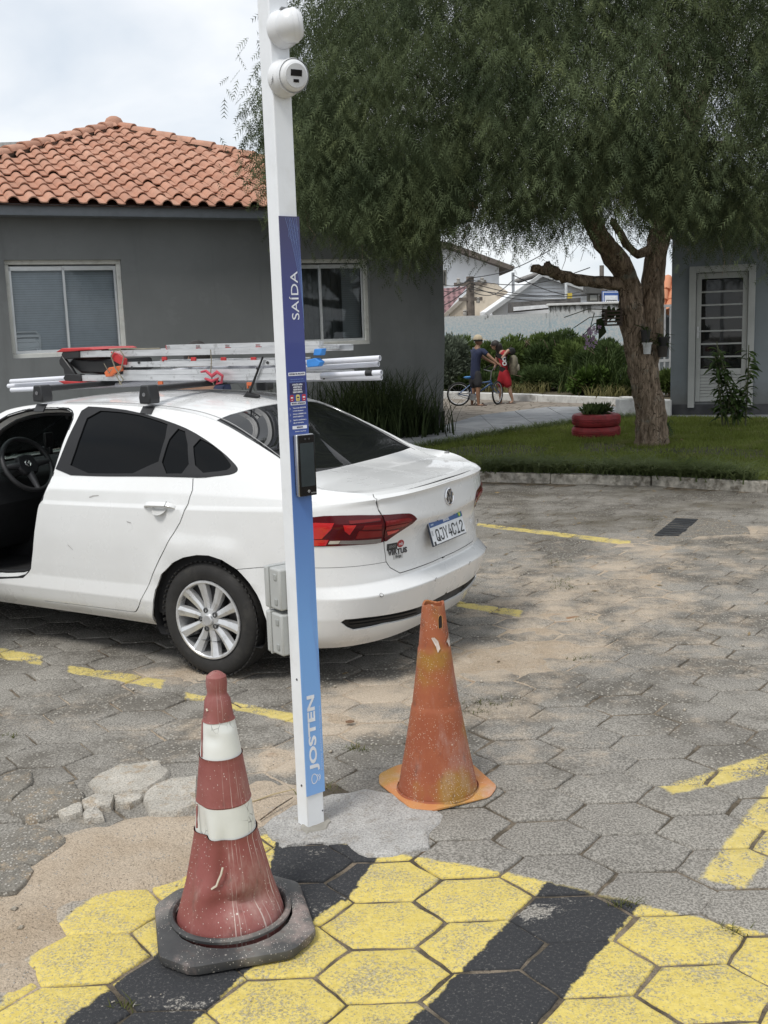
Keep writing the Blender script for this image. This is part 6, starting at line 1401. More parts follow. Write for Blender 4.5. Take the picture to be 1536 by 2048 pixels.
for k, ch in enumerate('QJY4C12'):
    q = MB(); x0 = -.148+k*.0485; sc_ = .0082
    for ln_ in GLY[ch]:
        Pn_ = [Vector((x0+a*.0079, -.047+b*sc_, 0)) for a, b in ln_]; vs = []
        for i in range(len(Pn_)):
            tt = ((Pn_[min(i+1, len(Pn_)-1)]-Pn_[i]).normalized()+(Pn_[i]-Pn_[max(i-1, 0)]).normalized()).normalized(); w_ = .0052; nn = Vector((-tt.y, tt.x, 0))*w_; e_ = tt*(w_*.9 if i == len(Pn_)-1 else -w_*.9 if i == 0 else 0); vs += [Pn_[i]+nn+e_, Pn_[i]-nn+e_]
        q.add([PM @ Vector((v.x, v.y, .0044)) for v in vs], [(2*i, 2*i+1, 2*i+3, 2*i+2) for i in range(len(Pn_)-1)])
    q.build('plate_letter', pk, plate)
text('BRASIL', .024, PM @ Matrix.Translation((0, .047, .0052)), pw, plate, weight=.0004)
for (x, y, w, h, mt) in ((.165, .047, .036, .022, mat('flag_green', (.02, .25, .06), .5)), (-.168, .045, .03, .008, mat('plate_pale', (.35, .45, .6), .5)), (-.182, -.055, .018, .018, pk), (-.185, .0, .012, .028, mat('plate_grey', (.45, .46, .48), .5))): q = MB(); q.box((x, y, .0050), (w, h, .001)); q.v = [tuple(PM @ Vector(v)) for v in q.v]; q.build('plate_mark', mt, plate)
q = MB(); q.lathe([(.009, .0052), (0, .0054)], 12, PM @ Matrix.Translation((.165, .047, .0008))); q.build('plate_mark', mat('flag_yellow', (.6, .5, .05), .5), plate)
for x in (-.10, .10): q = MB(); q.lathe([(.006, .0), (.006, .006), (0, .007)], 8, PM @ Matrix.Translation((x, .06, .003))); q.build('plate_screw', BLACK, plate)
# boot lettering and stickers
M = frame_rear(795, 1103, .0015); text('VIRTUS', .038, M, mat('letter_chrome', (.16, .16, .17), .25, .8), LIDB, name='model_lettering', weight=.0012, extrude=.002, sx=1.12, spacing=1.1)
def sticker(px, py, w, h, m_, name, txt=None, tm=None, ts=.02, oval=False):
    M = frame_rear(px, py, .0012); q = MB()
    if oval: q.lathe([(1, 0), (.9, .0012), (0, .0014)], 24, M @ Matrix.Diagonal((w/2, h/2, 1, 1)))
    else: q.box((0, 0, 0), (w, h, .002)); q.v = [tuple(M @ Vector(v)) for v in q.v]
    o = q.build(name, m_, LIDB)
    if txt: text(txt, ts, M @ Matrix.Translation((0, 0, .0018)), tm, o, extrude=.0003)
    return o
sticker(784, 1093, .076, .034, mat('badge_black', (.03, .03, .03), .4), 'sticker', 'SENSE', mat('badge_grey', (.3, .3, .3), .4), .02)
sticker(801, 1087, .056, .040, mat('oval_red', (.30, .03, .03), .4), 'oval_sticker', 'mb', pw, .026, True)
sticker(796, 1112, .075, .026, mat('sticker_grey', (.42, .42, .41), .5), 'sticker', 'Belga', pk, .022)
Mm = Matrix.Diagonal((1, -1, 1, 1)) @ frame_rear(786, 1075, 0) if False else None
u_, h_ = on_side(790, 1078); Pq = side(np.array([.55]), np.array([h_]))[0]; 
Mr_ = Matrix(((0.25, 0, -.968, Pq[0]-.004), (-.968, 0, -.25, -Pq[1]), (0, 1, 0, Pq[2]+.02), (0, 0, 0, 1)))
o, v = car_ray(954, 1043); xx = -.93; tq = None
Pm = cx(953, 1043, -.935); Mr_ = Matrix(((.3, 0, -.954, Pm[0]-.006), (-.954, 0, -.3, Pm[1]), (0, 1, 0, Pm[2]), (0, 0, 0, 1)))
text('MSI', .032, Mr_, CHR, LIDB, name='badge_lettering', weight=.001, extrude=.002)
# ---- wheels
rimm = mat('alloy', (.66, .665, .67), .33, .6, var=.06, dirt=((.30, .28, .25), 18, .5)); tyrem = mat('tyre_rubber', (.020, .019, .018), .8, var=.25, bump=.25, bscale=80, dirt=((.05, .046, .040), 10, .6))
def wheel(x, y, s):
    """s=+1 left, -1 right; the wheel's axis along y, outer face at +y*s"""
    w = bpy.data.objects.new('wheel', None); C.objects.link(w); w.parent = car; w.location = (x, y, .317); w.rotation_euler = (0, 0, 0 if s > 0 else math.pi)
    T = Matrix.Rotation(-math.pi/2, 4, 'X')      # lathe z -> +y
    m = MB(); m.lathe([(.20, -.185), (.25, -.20), (.288, -.195), (.308, -.178), (.317, -.15), (.318, -.10), (.317, -.05), (.309, -.022), (.292, -.004), (.27, .004), (.245, .004), (.226, -.002), (.213, -.010), (.205, -.03)], 56, T); ty = m.build('tyre', tyrem, w, smooth=40)
    g = MB()
    for rr_, zz in ((.3185, -.075), (.3185, -.125)): g.lathe([(rr_, zz-.006), (rr_+.0006, zz), (rr_, zz+.006)], 56, T)
    for k in range(60):
        a = 2*math.pi*k/60; Mk = Matrix.Rotation(a, 4, 'Y') @ Matrix.Translation((0, -.026, .3115)) @ Matrix.Rotation(.35, 4, 'X'); b = MB(); b.box((0, 0, 0), (.016, .034, .006)); g.add([Mk @ Vector(v) for v in b.v], b.f)
    g.build('tread', tyrem, ty)
    m = MB(); m.lathe([(.216, -.004), (.214, .003), (.205, .004), (.199, -.002), (.196, -.03), (.190, -.12), (.19, -.16)], 56, T); m.build('rim', rimm, w, smooth=35)
    m = MB(); m.lathe([(.19, -.11), (.06, -.10), (.0, -.10)], 32, T); m.build('brake_disc', mat('brake_dark', (.03, .03, .03), .6), w)
    m = MB(); m.lathe([(.13, -.085), (.13, -.098)], 30, T); m.lathe([(.13, -.085), (.07, -.085)], 30, T); m.build('disc_face', mat('disc_steel', (.14, .13, .125), .5, .6), w)
    for k in range(10):
        a = 2*math.pi*(k+.25)/10; cs = MB()
        prof = [(.045, .020, .014, -.014), (.10, .024, .018, -.018), (.16, .028, .016, -.010), (.203, .0335, .012, -.001)]; vs = []
        for (r_, hw_, dp, z) in prof: vs += [(-hw_, -dp+z-.012, r_), (-hw_*.85, z-.002, r_), (-hw_*.22, z+.004, r_), (hw_*.22, z+.0015, r_), (hw_*.85, z-.004, r_), (hw_, -dp+z-.012, r_)]
        n = 6; fs = [(i*n+j, i*n+j+1, (i+1)*n+j+1, (i+1)*n+j) for i in range(3) for j in range(n-1)]+[(i*n+5, i*n, (i+1)*n, (i+1)*n+5) for i in range(3)]+[tuple(range(6)), tuple(range(18, 24))]
        Mk = Matrix.Rotation(a, 4, 'Y'); cs.add([Mk @ Vector(v) for v in vs], fs); cs.build('spoke', rimm, w, smooth=25)
    m = MB(); m.lathe([(.062, -.05), (.060, -.012), (.035, -.008), (.033, .004), (.028, .007), (0, .0075)], 24, T); hubc = m.build('hub_cap', rimm, w, smooth=30)
    m = MB(); m.lathe([(.022, .0078), (.0, .008)], 20, T); m.build('hub_emblem', mat('hub_grey', (.36, .36, .36), .4), hubc)
    for k in range(5):
        a = 2*math.pi*(k+.0)/5+.31; Mk = Matrix.Translation((.053*math.sin(a), 0, .053*math.cos(a))) @ T; m = MB(); m.lathe([(.015, -.02), (.0145, -.006), (.009, -.004), (.008, -.012), (0, -.012)], 10, Mk); m.build('lug_nut', mat('lug', (.05, .05, .05), .4), w, smooth=40)
    return w
for (x, y, s) in ((0, .855, 1), (0, -.855, -1), (2.651, .855, 1), (2.651, -.855, -1)): wheel(x, y, s)
# wheel wells
for x in (0, 2.651):
    for s in (-1, 1):
        m = MB(); T = Matrix.Translation((x, s*.50, .317)) @ Matrix.Rotation(-math.pi/2*s, 4, 'X'); m.lathe([(.0, 0), (.375, 0), (.375, .345)], 30, T); o = m.build('wheel_well', DARK, car, smooth=40)
        o.data.vertices.foreach_get('co', (a_ := np.zeros(len(o.data.vertices)*3, np.float32))); a_ = a_.reshape(-1, 3); a_[:, 2] = np.maximum(a_[:, 2], .20); o.data.vertices.foreach_set('co', a_.ravel())
# ---- underbody, interior
m = MB(); m.box((1.35, 0, .25), (3.9, 1.3, .06)); m.box((1.3, 0, .215), (3.4, .5, .05)); m.build('underbody', DARK, car)
I = MB(); I.box((1.0, 0, .33), (2.9, 1.5, .06)); I.box((-.35, 0, .7), (.12, 1.35, .7)); I.box((.9, -.79, .62), (2.2, .05, .62)); I.box((.42, .79, .62), (1.0, .05, .62)); I.box((2.36, 0, .6), (.1, 1.45, .7)); I.box((2.0, 0, .5), (.7, .28, .3)); I.build('cabin_trim', DARK, car)
m = MB(); vs = []
pts = [(1.93, .78), (1.96, .93), (2.05, .985), (2.28, 1.0), (2.36, .96), (2.36, .5), (2.12, .45), (2.0, .6)]
m.prism([(a, b) for a, b in pts], 1.44, Matrix(((1, 0, 0, 0), (0, 0, -1, .72), (0, 1, 0, 0), (0, 0, 0, 1)))); m.build('dashboard', mat('dash', (.014, .0145, .016), .8), car, bevel=.02)
seat = mat('seat_fabric', (.022, .023, .026), .9, var=.3, bump=.3)
def seatm(x, y, w):
    o = bpy.data.objects.new('seat', None); C.objects.link(o); o.parent = car
    m = MB(); m.box((x, y, .50), (.5, w, .17)); m.build('cushion', seat, o, bevel=.05)
    m = MB(); m.box((x-.33, y, .82), (.14, w*.95, .62), M=Matrix.Rotation(-.28, 3, 'Y')); m.build('backrest', seat, o, bevel=.05)
    m = MB(); m.box((x-.43, y, 1.16), (.09, .25, .17), M=Matrix.Rotation(-.2, 3, 'Y')); m.build('headrest', seat, o, bevel=.035)
seatm(1.30, -.37, .5); seatm(1.22, .37, .5); seatm(.48, 0, 1.25)
# steering wheel
Sw = cy(55, 928, .36); SM = Matrix.Translation(Vector(Sw)) @ Matrix.Rotation(R(-62), 4, 'Y'); sw = bpy.data.objects.new('steering_wheel', None); C.objects.link(sw); sw.parent = car; sw.matrix_local = SM
m = MB(); m.tube([(.185*math.cos(a)*(.96 if math.cos(a) > 0 else 1), .185*math.sin(a), 0) for a in np.linspace(0, 2*math.pi, 40, endpoint=False)], .016, 10, closed=True); m.build('rim', mat('wheel_leather', (.03, .03, .032), .5, bump=.2), sw, smooth=60)
m = MB(); m.prism([(.06, -.06), (.07, .0), (.06, .06), (-.02, .085), (-.07, .05), (-.07, -.05), (-.02, -.085)], .04, Matrix.Translation((0, 0, -.03))); m.build('hub', mat('hub_black', (.02, .02, .022), .5), sw, bevel=.012)
for (a, b_) in (((0, .07), (0, .18)), ((0, -.07), (0, -.18)), ((-.06, 0), (-.18, 0))): m = MB(); m.tube([(a[0], a[1], -.012), (b_[0], b_[1], 0)], [.026, .016], 8); m.build('spoke', mat('spoke_grey', (.06, .06, .063), .4), sw, smooth=50)
m = MB(); m.lathe([(.026, .0105), (.024, .013), (.021, .013), (.020, .0105)], 20); m.build('emblem_ring', mat('emblem_grey', (.35, .35, .36), .3, .8), sw)
for (a, b_) in (((.016, -.012), (-.004, -.004)), ((-.004, -.004), (.008, 0)), ((.008, 0), (-.004, .004)), ((-.004, .004), (.016, .012)), ((.0, -.018), (-.018, -.008)), ((.0, .018), (-.018, .008))): q = MB(); q.tube([(a[0], a[1], .011), (b_[0], b_[1], .011)], .0028, 5); q.build('emblem_stroke', MATS['emblem_grey'], sw)
m = MB(); m.tube([(Sw[0]-.0, .36, Sw[2]-.0), (Sw[0]+.35, .36, Sw[2]-.12)], .05, 10); m.build('steering_column', DARK, car)
# phone holder on the dash, rear-view mirror, sun visor
Ph = cy(97, 880, .1); m = MB(); m.box((Ph[0], Ph[1], Ph[2]), (.02, .07, .10)); m.box((Ph[0]+.03, Ph[1], Ph[2]-.07), (.1, .03, .05)); m.build('phone_holder', BLACK, car, bevel=.006)
m = MB(); m.box((1.66, .02, 1.33), (.03, .24, .07)); m.build('rear_view_mirror', BLACK, car, bevel=.012)
# seal round the door opening
se = [side(np.array([a]), np.array([b]))[0]-np.array([0, .012, 0]) for a, b in dens(smoothp(OPEN, 1), .04)]; m = MB(); m.tube(se, .011, 6, closed=True); m.build('door_seal', CBLK, body, smooth=60)
m = MB(); se2 = [p-np.array([0, .05, 0])+(np.array([1.6, .7, .85])-p)*np.array([.05, 0, .05]) for p in se]; n = len(se); m.add(list(se)+se2, [(i, (i+1) % n, n+(i+1) % n, n+i) for i in range(n)]); m.build('door_jamb', CPAINT, body, smooth=40)
se3 = [p+np.array([0, -.012, 0])+(np.array([1.6, .7, .85])-p)*np.array([.02, 0, .02]) for p in se2]; m = MB(); m.tube(se3, .012, 6, closed=True); m.build('door_seal', CBLK, body, smooth=60)
# driver's door standing open, just outside the picture
fd = bpy.data.objects.new('front_door', None); C.objects.link(fd); fd.parent = car; hinge = Vector((2.33, .86, 0))
fd.location = hinge; fd.rotation_euler = (0, 0, R(-66))
for key, mt, nm in ((('open', 'R'), CPAINT, 'door_skin'), (('fg', 'R'), CLR, 'window_glass')):
    parts_[('tmp', 'x')] = [(P*np.array([1, -1, 1]), F[:, ::-1], N_*np.array([1, -1, 1])) for P, F, N_ in parts_[key]]; o = panel(nm, [('tmp', 'x')], mt, fd, .05 if nm == 'door_skin' else .004); o.location = -hinge
mm_ = MB(); mm_.box((2.15, -.95, 1.03), (.12, .2, .13)); mm_.build('wing_mirror', CPAINT, car, bevel=.03)
# ---- antenna, roof details
AB = np.array([*on_top(505, 795)]); zt_ = top(AB[:1], AB[1:2])[0][2]; an = MB(); an.tube([(AB[0]+.06, AB[1], zt_-.005), (AB[0]+.03, AB[1], zt_+.012), (AB[0]-.05, AB[1], zt_+.006)], [.012, .024, .008], 10); ao = an.build('antenna', CBLK, car, smooth=60)
an = MB(); tipw = cz(540, 737, zt_+.215); an.tube([(AB[0]+.03, AB[1], zt_+.008), (AB[0]-.09, AB[1]-.0, zt_+.235)], [.008, .0055], 8); an.build('antenna_rod', CBLK, ao, smooth=60)
# roof ditch mouldings
for s in (1, -1):
    p = [tuple(top(np.array([x]), np.array([s*(float(y5x(np.array([x]))[0][0])-.035)]))[0]+np.array([0, 0, .0012])) for x in np.linspace(1.25, -.5, 40)]; m = MB(); m.tube(p, .0028, 5); m.build('roof_moulding', mat('moulding', (.30, .30, .30), .5), body, smooth=60)
# ================================================================ ON THE CAR'S ROOF: bars, ladders, pipes
def onto_car(o): o.matrix_world = CARM @ o.matrix_local if False else CARM; return o
def roof_z(x, y): return float(top(np.array([x]), np.array([abs(y)]))[0][2])
def rail_z(x): yy, zz = y5x(np.array([x])); return float(yy[0]), float(zz[0])
barm = mat('bar_black', (.028, .029, .031), .4, .2, var=.15)
def roofbar(x, label):
    r = thing('roof_bar', label, 'roof bar', tuple(carw((x, 0, 0))), CARYAW, 'roof bars across the white car')
    m = MB(); m.box((0, 0, 1.522), (.055, 1.12, .034)); m.build('bar', barm, r, bevel=.008)
    for s in (-1, 1):
        yy, zz = rail_z(x); m = MB(); y0 = s*(yy-.005)
        m.prism([(-.040, zz+.018), (.040, zz+.018), (.043, zz+.055), (.028, 1.545), (-.032, 1.545), (-.044, zz+.05)], .085, Matrix(((1, 0, 0, 0), (0, 0, 1, y0-.042), (0, 1, 0, 0), (0, 0, 0, 1)))); m.build('foot', barm, r, bevel=.008)
        q = [side(np.array([xu(x)]), np.array([h]))[0] for h in (1.42, 1.408, 1.396, 1.384)]; m = MB()
        vs = []
        for P in q: vs += [(-.040, s*(P[1]+.008), P[2]+.004), (.040, s*(P[1]+.008), P[2]+.004), (.040, s*(P[1]-.004), P[2]+.001), (-.040, s*(P[1]-.004), P[2]+.001)]
        fs = [(i*4+k, i*4+(k+1) % 4, i*4+4+(k+1) % 4, i*4+4+k) for i in range(3) for k in range(4)]+[(0, 1, 2, 3), (12, 13, 14, 15)]; m.add(vs, fs); m.build('clamp', BLACK, r)
        m = MB(); m.lathe([(.011, 0), (.011, .003), (.005, .003), (.005, .001), (0, .001)], 12, Matrix.Translation((0, y0+s*.044, zz+.07)) @ Matrix.Rotation(-s*math.pi/2, 4, 'X')); m.build('lock', mat('lock_grey', (.25, .25, .26), .4, .5), r)
    return r
XB = (1.42, .57)
roofbar(XB[0], 'black roof bar nearer the windscreen, left of the other bar'); roofbar(XB[1], 'black roof bar nearer the rear window, right of the other bar')
redpl = mat('red_plastic', (.42, .028, .030), .5, var=.15); orpl = mat('orange_plastic', (.55, .13, .045), .55, var=.2)
alum = NT('ladder_aluminium')
def alum_mat():
    t = alum; o = t.obj(); n = t.noise(t.scale(o, (1, 8, 8)), 5, 5, .6); n2 = t.noise(o, 20, 4, .7)
    c = t.mix(t.rng(n, .3, .7), (.58, .59, .60), (.74, .75, .76)); c = t.mix(t.math('MULTIPLY', t.rng(n2, .58, .68), .5), c, (.30, .30, .29)); t.base(c, .45, .75); return t.m
ALM = alum_mat(); bluet = mat('blue_tape', (.04, .22, .60), .6, var=.2)
YN, YF = .06, -.29
def pxz(px, py, y=YN): return cy(px, py, y)
def ladder(name, label, xa, xb, zs, caps):
    r = thing(name, label, 'ladder', tuple(carw((0, 0, 0))), CARYAW, 'aluminium ladders tied on the roof bars')
    for (z, h) in zs:
        for y in (YN, YF):
            m = MB(); w = .024; vs = [(w/2, -h/2), (w/2, h/2), (-w/2, h/2), (-w/2, h/2-.006), (w/2-.004, h/2-.006), (w/2-.004, -h/2+.006), (-w/2, -h/2+.006), (-w/2, -h/2)]
            m.prism([(a, b) for a, b in vs], xb-xa, Matrix(((0, 0, 1, xa), (1 if y == YN else -1, 0, 0, y), (0, 1, 0, z), (0, 0, 0, 1)))); m.build('rail', ALM, r)
        n = 7
        for k in range(n):
            x = xa+.10+(xb-xa-.2)*k/(n-1); m = MB(); m.box((x, (YN+YF)/2, z), (.045, YN-YF-.03, .022)); m.build('rung', ALM, r, bevel=.003)
    return r
zb, zt = pxz(330, 756)[2], pxz(330, 705)[2]; zb = max(zb, 1.560); hr = .038
xl, xr = pxz(140, 705)[0], pxz(640, 703)[0]
L1 = ladder('folded_ladder', 'folded aluminium stepladder with black and red plastic feet on the roof bars', xr, xl-.0, ((zb, hr), (zt, hr)), 0)
def brackets(r, pts, m_, name='rung_bracket'):
    for (px, py) in pts:
        P = pxz(px, py); m = MB(); m.box((P[0], YN+.004, P[2]), (.038, .012, .022)); m.box((P[0]+.014, YN+.002, P[2]-.012), (.010, .014, .03)); m.build(name, m_, r, bevel=.003)
brackets(L1, ((338, 694), (398, 693), (457, 692), (518, 691), (578, 690)), redpl); brackets(L1, ((315, 744), (368, 746), (490, 747), (322, 766), (500, 768)), orpl)
# thin upper edge of the top frame
P0, P1 = pxz(335, 694), pxz(640, 691); m = MB(); m.box(((P0[0]+P1[0])/2, YN-.015, zt+.034), (P0[0]-P1[0], .05, .022)); m.build('top_rail', ALM, L1)
# feet at the left end
for (z, s) in ((zt, 1), (zb, -1)):
    for y in (YN, YF): m = MB(); m.prism([(xl-.10, -.024), (xl+.03, -.03), (xl+.06, .0), (xl+.035, .03), (xl-.10, .024)], .045, Matrix(((1, 0, 0, 0), (0, 0, 1, y-.022), (0, 1, 0, z), (0, 0, 0, 1)))); m.build('foot', BLACK, L1, bevel=.006)
    m = MB(); m.prism([(xl-.24, 0), (xl-.20, .012), (xl+.04, .014), (xl+.10, -.010), (xl+.06, -.012)], YN-YF+.06, Matrix(((1, 0, 0, 0), (0, 0, 1, YF-.03), (0, s, 0, z+s*.028), (0, 0, 0, 1)))); m.build('foot_pad', redpl, L1, bevel=.005)
m = MB(); m.prism([(xl-.36, zb+.02), (xl-.05, zb+.03), (xl+.045, zb+.08), (xl+.055, zt-.05), (xl+.01, zt-.02), (xl-.05, zt-.03), (xl-.16, zt-.04), (xl-.40, zt-.035), (xl-.42, zb+.05)], YN-YF-.05, Matrix(((1, 0, 0, 0), (0, 0, 1, YF+.02), (0, 1, 0, 0), (0, 0, 0, 1)))); m.build('hinge_cover', BLACK, L1, bevel=.012)
m = MB(); m.prism([(xl+.055, zb+.06), (xl+.085, zb+.09), (xl+.09, zb+.12), (xl+.06, zb+.15), (xl-.02, zb+.06), (xl-.05, zb+.02), (xl+.05, zb+.02)], .03, Matrix(((1, 0, 0, 0), (0, 0, 1, YN-.01), (0, 1, 0, 0), (0, 0, 0, 1)))); m.build('foot_grip', BLACK, L1, bevel=.008)
z1, z2 = pxz(400, 743)[2]-.002, pxz(400, 727)[2]; x2l, x2r = pxz(248, 730)[0], pxz(552, 733)[0]
L2 = ladder('short_ladder', 'short aluminium ladder section nested between the stepladder rails', x2r, x2l, ((z1, .032), (z2, .032)), 0)
brackets(L2, ((330, 717), (388, 718), (448, 718), (508, 718)), redpl)
for (px, py) in ((281, 725), (267, 735), (538, 725), (518, 737)): P = pxz(px, py); m = MB(); m.lathe([(.009, 0), (.009, .004), (.004, .005), (.004, .002), (0, .002)], 10, Matrix.Translation((P[0], YN+.013, P[2])) @ Matrix.Rotation(-math.pi/2, 4, 'X')); m.build('rivet', mat('rivet', (.08, .08, .08), .4, .6), L2)
for (a, mt) in ((((222, 703), (236, 708), (252, 718), (251, 730), (240, 729), (226, 721)), redpl), (((209, 745), (218, 735), (243, 731), (244, 742), (232, 745), (222, 753), (212, 754)), orpl)):
    pp_ = [pxz(*q, YN+.03) for q in a]; m = MB(); m.prism([(p[0], p[2]) for p in pp_], .02, Matrix(((1, 0, 0, 0), (0, 0, 1, YN+.014), (0, 1, 0, 0), (0, 0, 0, 1)))); m.build('ladder_foot', mt, L2, bevel=.004)
# blue tape on the right ends
for (a, r) in ((((628, 698), (644, 697), (641, 711), (626, 711)), L1), (((612, 720), (630, 716), (641, 724), (636, 733), (614, 735)), L2)):
    pp_ = [pxz(*q, YN+.02) for q in a]; m = MB(); m.prism([(p[0], p[2]) for p in pp_], .05, Matrix(((1, 0, 0, 0), (0, 0, 1, YN-.03), (0, 1, 0, 0), (0, 0, 0, 1)))); m.build('tape', bluet, r, bevel=.004)
# pipes
pipem = mat('pvc_white', (.70, .71, .76), .35, var=.04, dirt=((.5, .5, .52), 12, .3))
PL = [((22, 763), (760, 716), -.06, 'white plastic pipe on the roof, uppermost of the four right ends'), ((17, 772), (757, 728), -.10, 'white plastic pipe on the roof, second highest of the right ends'), ((23, 780), (763, 745), -.05, 'white plastic pipe on the roof, third down, with black tape near its end'), ((60, 770), (763, 755), -.12, 'white plastic pipe on the roof, lowest of the four right ends')]
for (a, b_, y, lab) in PL:
    A, B = cy(*a, y), cy(*b_, y-.02); r = thing('plastic_pipe', lab, 'pipe', tuple(carw((0, 0, 0))), CARYAW, 'white pipes on the roof bars')
    Rr = .0155; m = MB(); d = (B-A)/np.linalg.norm(B-A); Mx = Vector(d).to_track_quat('Z', 'Y').to_matrix().to_4x4(); Mx.translation = Vector(A); Lp = np.linalg.norm(B-A)
    m.lathe([(Rr*.8, .02), (Rr*.8, 0), (Rr, 0), (Rr, Lp), (Rr*.8, Lp), (Rr*.8, Lp-.2), (0, Lp-.2)], 14, Mx); m.build('tube', pipem, r, smooth=40)
    if 'tape' in lab: m = MB(); m.lathe([(Rr*1.08, Lp-.10), (Rr*1.08, Lp-.055)], 12, Mx); m.build('tape', BLACK, r, smooth=50)
    if 'lowest' in lab:
        for k in range(9): m = MB(); m.box((0, 0, 0), (.006+.004*(k % 3), .001, .007)); o = m.build('printing', BLACK, r); P = A+d*(Lp-.52+.018*k); o.location = (P[0], P[1]+Rr+.0005, P[2])
# straps, rope and red cloth
ropem = mat('rope', (.22, .20, .15), .9, var=.3); strapm = mat('strap', (.05, .05, .05), .8)
def tie(name, label, cat, pts, r_, m_, group=None):
    m = MB(); m.tube([tuple(carw(p)) for p in pts], r_, 6); o = m.build(name, m_, smooth=60); tag(o, label, cat, group); return o
y_ = YN+.045
tie('tie_rope', 'twisted cord tying the ladders to the left roof bar', 'rope', [pxz(*q, y_) for q in ((243, 770), (233, 752), (243, 735), (248, 712), (240, 700), (228, 702), (222, 712), (230, 735), (247, 760), (238, 768))], .0045, ropem)
tie('tie_rope', 'loose pale cord end curling left of the orange ladder foot', 'rope', [pxz(*q, y_+.01) for q in ((224, 738), (218, 746), (214, 738), (208, 727))], .003, ropem)
tie('tie_rope', 'thin cord round the ladders at the right roof bar', 'rope', [pxz(*q, y_) for q in ((421, 699), (423, 722), (421, 748), (428, 770))], .0035, ropem)
tie('tie_rope', 'braided cord lying along the top of the ladder stack', 'rope', [cy(*q, -.05) for q in ((218, 699), (250, 697), (285, 698), (320, 697))], .005, ropem)
clothm = mat('red_cloth', (.42, .06, .085), .9, var=.25, bump=.3)
m = MB(); pts = [pxz(*q, y_+.012) for q in ((402, 744), (412, 742), (424, 752), (434, 744), (445, 752), (443, 765), (433, 768), (436, 757), (424, 762), (410, 757))]
tie('red_strap', 'knotted red cloth strap on the ladders above the right roof bar', 'strap', pts, [.006, .009, .012, .011, .009, .008, .007, .008, .010, .007], clothm)
# ================================================================ THE WHITE POST
E0 = G(616.5, 1661); E0[2] = 0; PX_, PN_ = np.array([.81, .587, 0]), np.array([.587, -.81, 0]); PX_ /= np.linalg.norm(PX_); PN_ = np.array([PX_[1], -PX_[0], 0]); PW = .073
PF = Matrix(((PX_[0], 0, PN_[0], E0[0]), (PX_[1], 0, PN_[1], E0[1]), (0, 1, 0, 0), (0, 0, 0, 1)))       # x along the sign face, y up, z out of it
PFI = PF.inverted()
def pf(px, py): v = PFI @ Vector(onplane(px, py, E0, PN_)); return v.x, v.y
post = thing('entry_post', 'tall square white metal post with a vertical blue sign, standing on grey mortar', 'post', tuple(E0))
def inpost(o): o.matrix_local = Matrix.Translation(-Vector(E0)) @ o.matrix_local; return o
PP = Matrix.Translation(-Vector(E0)) @ PF
m = MB(); m.box((PW/2, 2.15, -PW/2), (PW, 4.3, PW)); m.v = [tuple(PP @ Vector(v)) for v in m.v]; m.build('shaft', WHITE_MET, post, bevel=.004)
(xa, za), (xb, zb_) = pf(557, 432), pf(613, 1593); xr_ = pf(599, 432)[0]; PWD = PW+.006
t = NT('sign_print'); o_ = t.obj(); sep = t.n('SeparateXYZ'); t.set(sep.inputs[0], o_); f = t.rng(sep.outputs[2], 0, 1); r_ = t.n('ValToRGB'); e = r_.color_ramp.elements
t.set(r_.inputs[0], t.math('DIVIDE', t.math('SUBTRACT', sep.outputs[2], zb_), za-zb_)); e[0].position = 0; e[0].color = (.22, .42, .79, 1); e[1].position = 1; e[1].color = (.034, .032, .105, 1)
for p_, c in ((.30, (.17, .36, .72)), (.52, (.09, .19, .48)), (.68, (.045, .075, .29)), (.86, (.040, .050, .21))): q = e.new(p_); q.color = (*c, 1)
t.base(r_.outputs[0], .35); t.p.inputs['Coat Weight'].default_value = .3
m = MB(); m.box((PWD/2-.001, (za+zb_)/2, .0022), (PWD, za-zb_, .004)); m.v = [tuple(PP @ Vector(v)) for v in m.v]; sign = m.build('sign_panel', t.m, post)
wpr = mat('print_white', (.75, .77, .82), .5); npr = mat('print_navy', (.020, .020, .085), .5); lpr = mat('print_light', (.22, .33, .62), .5); mpr = mat('print_line', (.12, .20, .50), .5)
def fit(body, cap, length, x, y, rot, m_, name='lettering', w=0.0, d=.0048):
    M = PP @ Matrix.Translation((x, y, d)) @ Matrix.Rotation(rot, 4, 'Z'); o = text(body, cap/.70, M, m_, sign, name, w, .0003); bpy.context.view_layer.update(); k = length/max(o.dimensions.x, 1e-4); o.matrix_local = M @ Matrix.Diagonal((k, 1, 1, 1)); return o
def rect(x, y, w, h, m_, d=.0046, name='printed_box', r=0): 
    q = MB(); q.box((x, y, d), (w, h, .0006)); q.v = [tuple(PP @ Vector(v)) for v in q.v]; return q.build(name, m_, sign)
def pz(py): return pf(590, py)[1]
cxm = PWD/2
x, y = pf(589, 592); ln = pf(586, 544)[1]-pf(591, 641)[1]; fit('SAÍDA', .029, ln, x, y, math.pi/2, wpr)
# woven line pattern in the upper right corner
yt, yb = za, pf(615, 845)[1]
def stroke(pts, w, m_, d=.0047, name='print_line'):
    q = MB(); P = [Vector((*p, 0)) for p in pts]; vs = []
    for i in range(len(P)):
        tt = (P[min(i+1, len(P)-1)]-P[max(i-1, 0)]).normalized(); nn = Vector((-tt.y, tt.x, 0))*w/2; vs += [P[i]+nn, P[i]-nn]
    q.add([PP @ Vector((v.x, v.y, d)) for v in vs], [(2*i, 2*i+1, 2*i+3, 2*i+2) for i in range(len(P)-1)]); return q.build(name, m_, sign)
H = za-pf(606, 660)[1]
for k in range(7):
    x0 = PWD*(.28+.09*k); pts = []
    for i in range(13): f = i/12; yy = za-.004-f*H*(.98-.05*k); xx = x0+(PWD*.985-x0)*(1-(1-f)**2.0); pts.append((min(xx, PWD*.985), yy))
    stroke(pts, .0009, mpr if k % 2 else lpr)
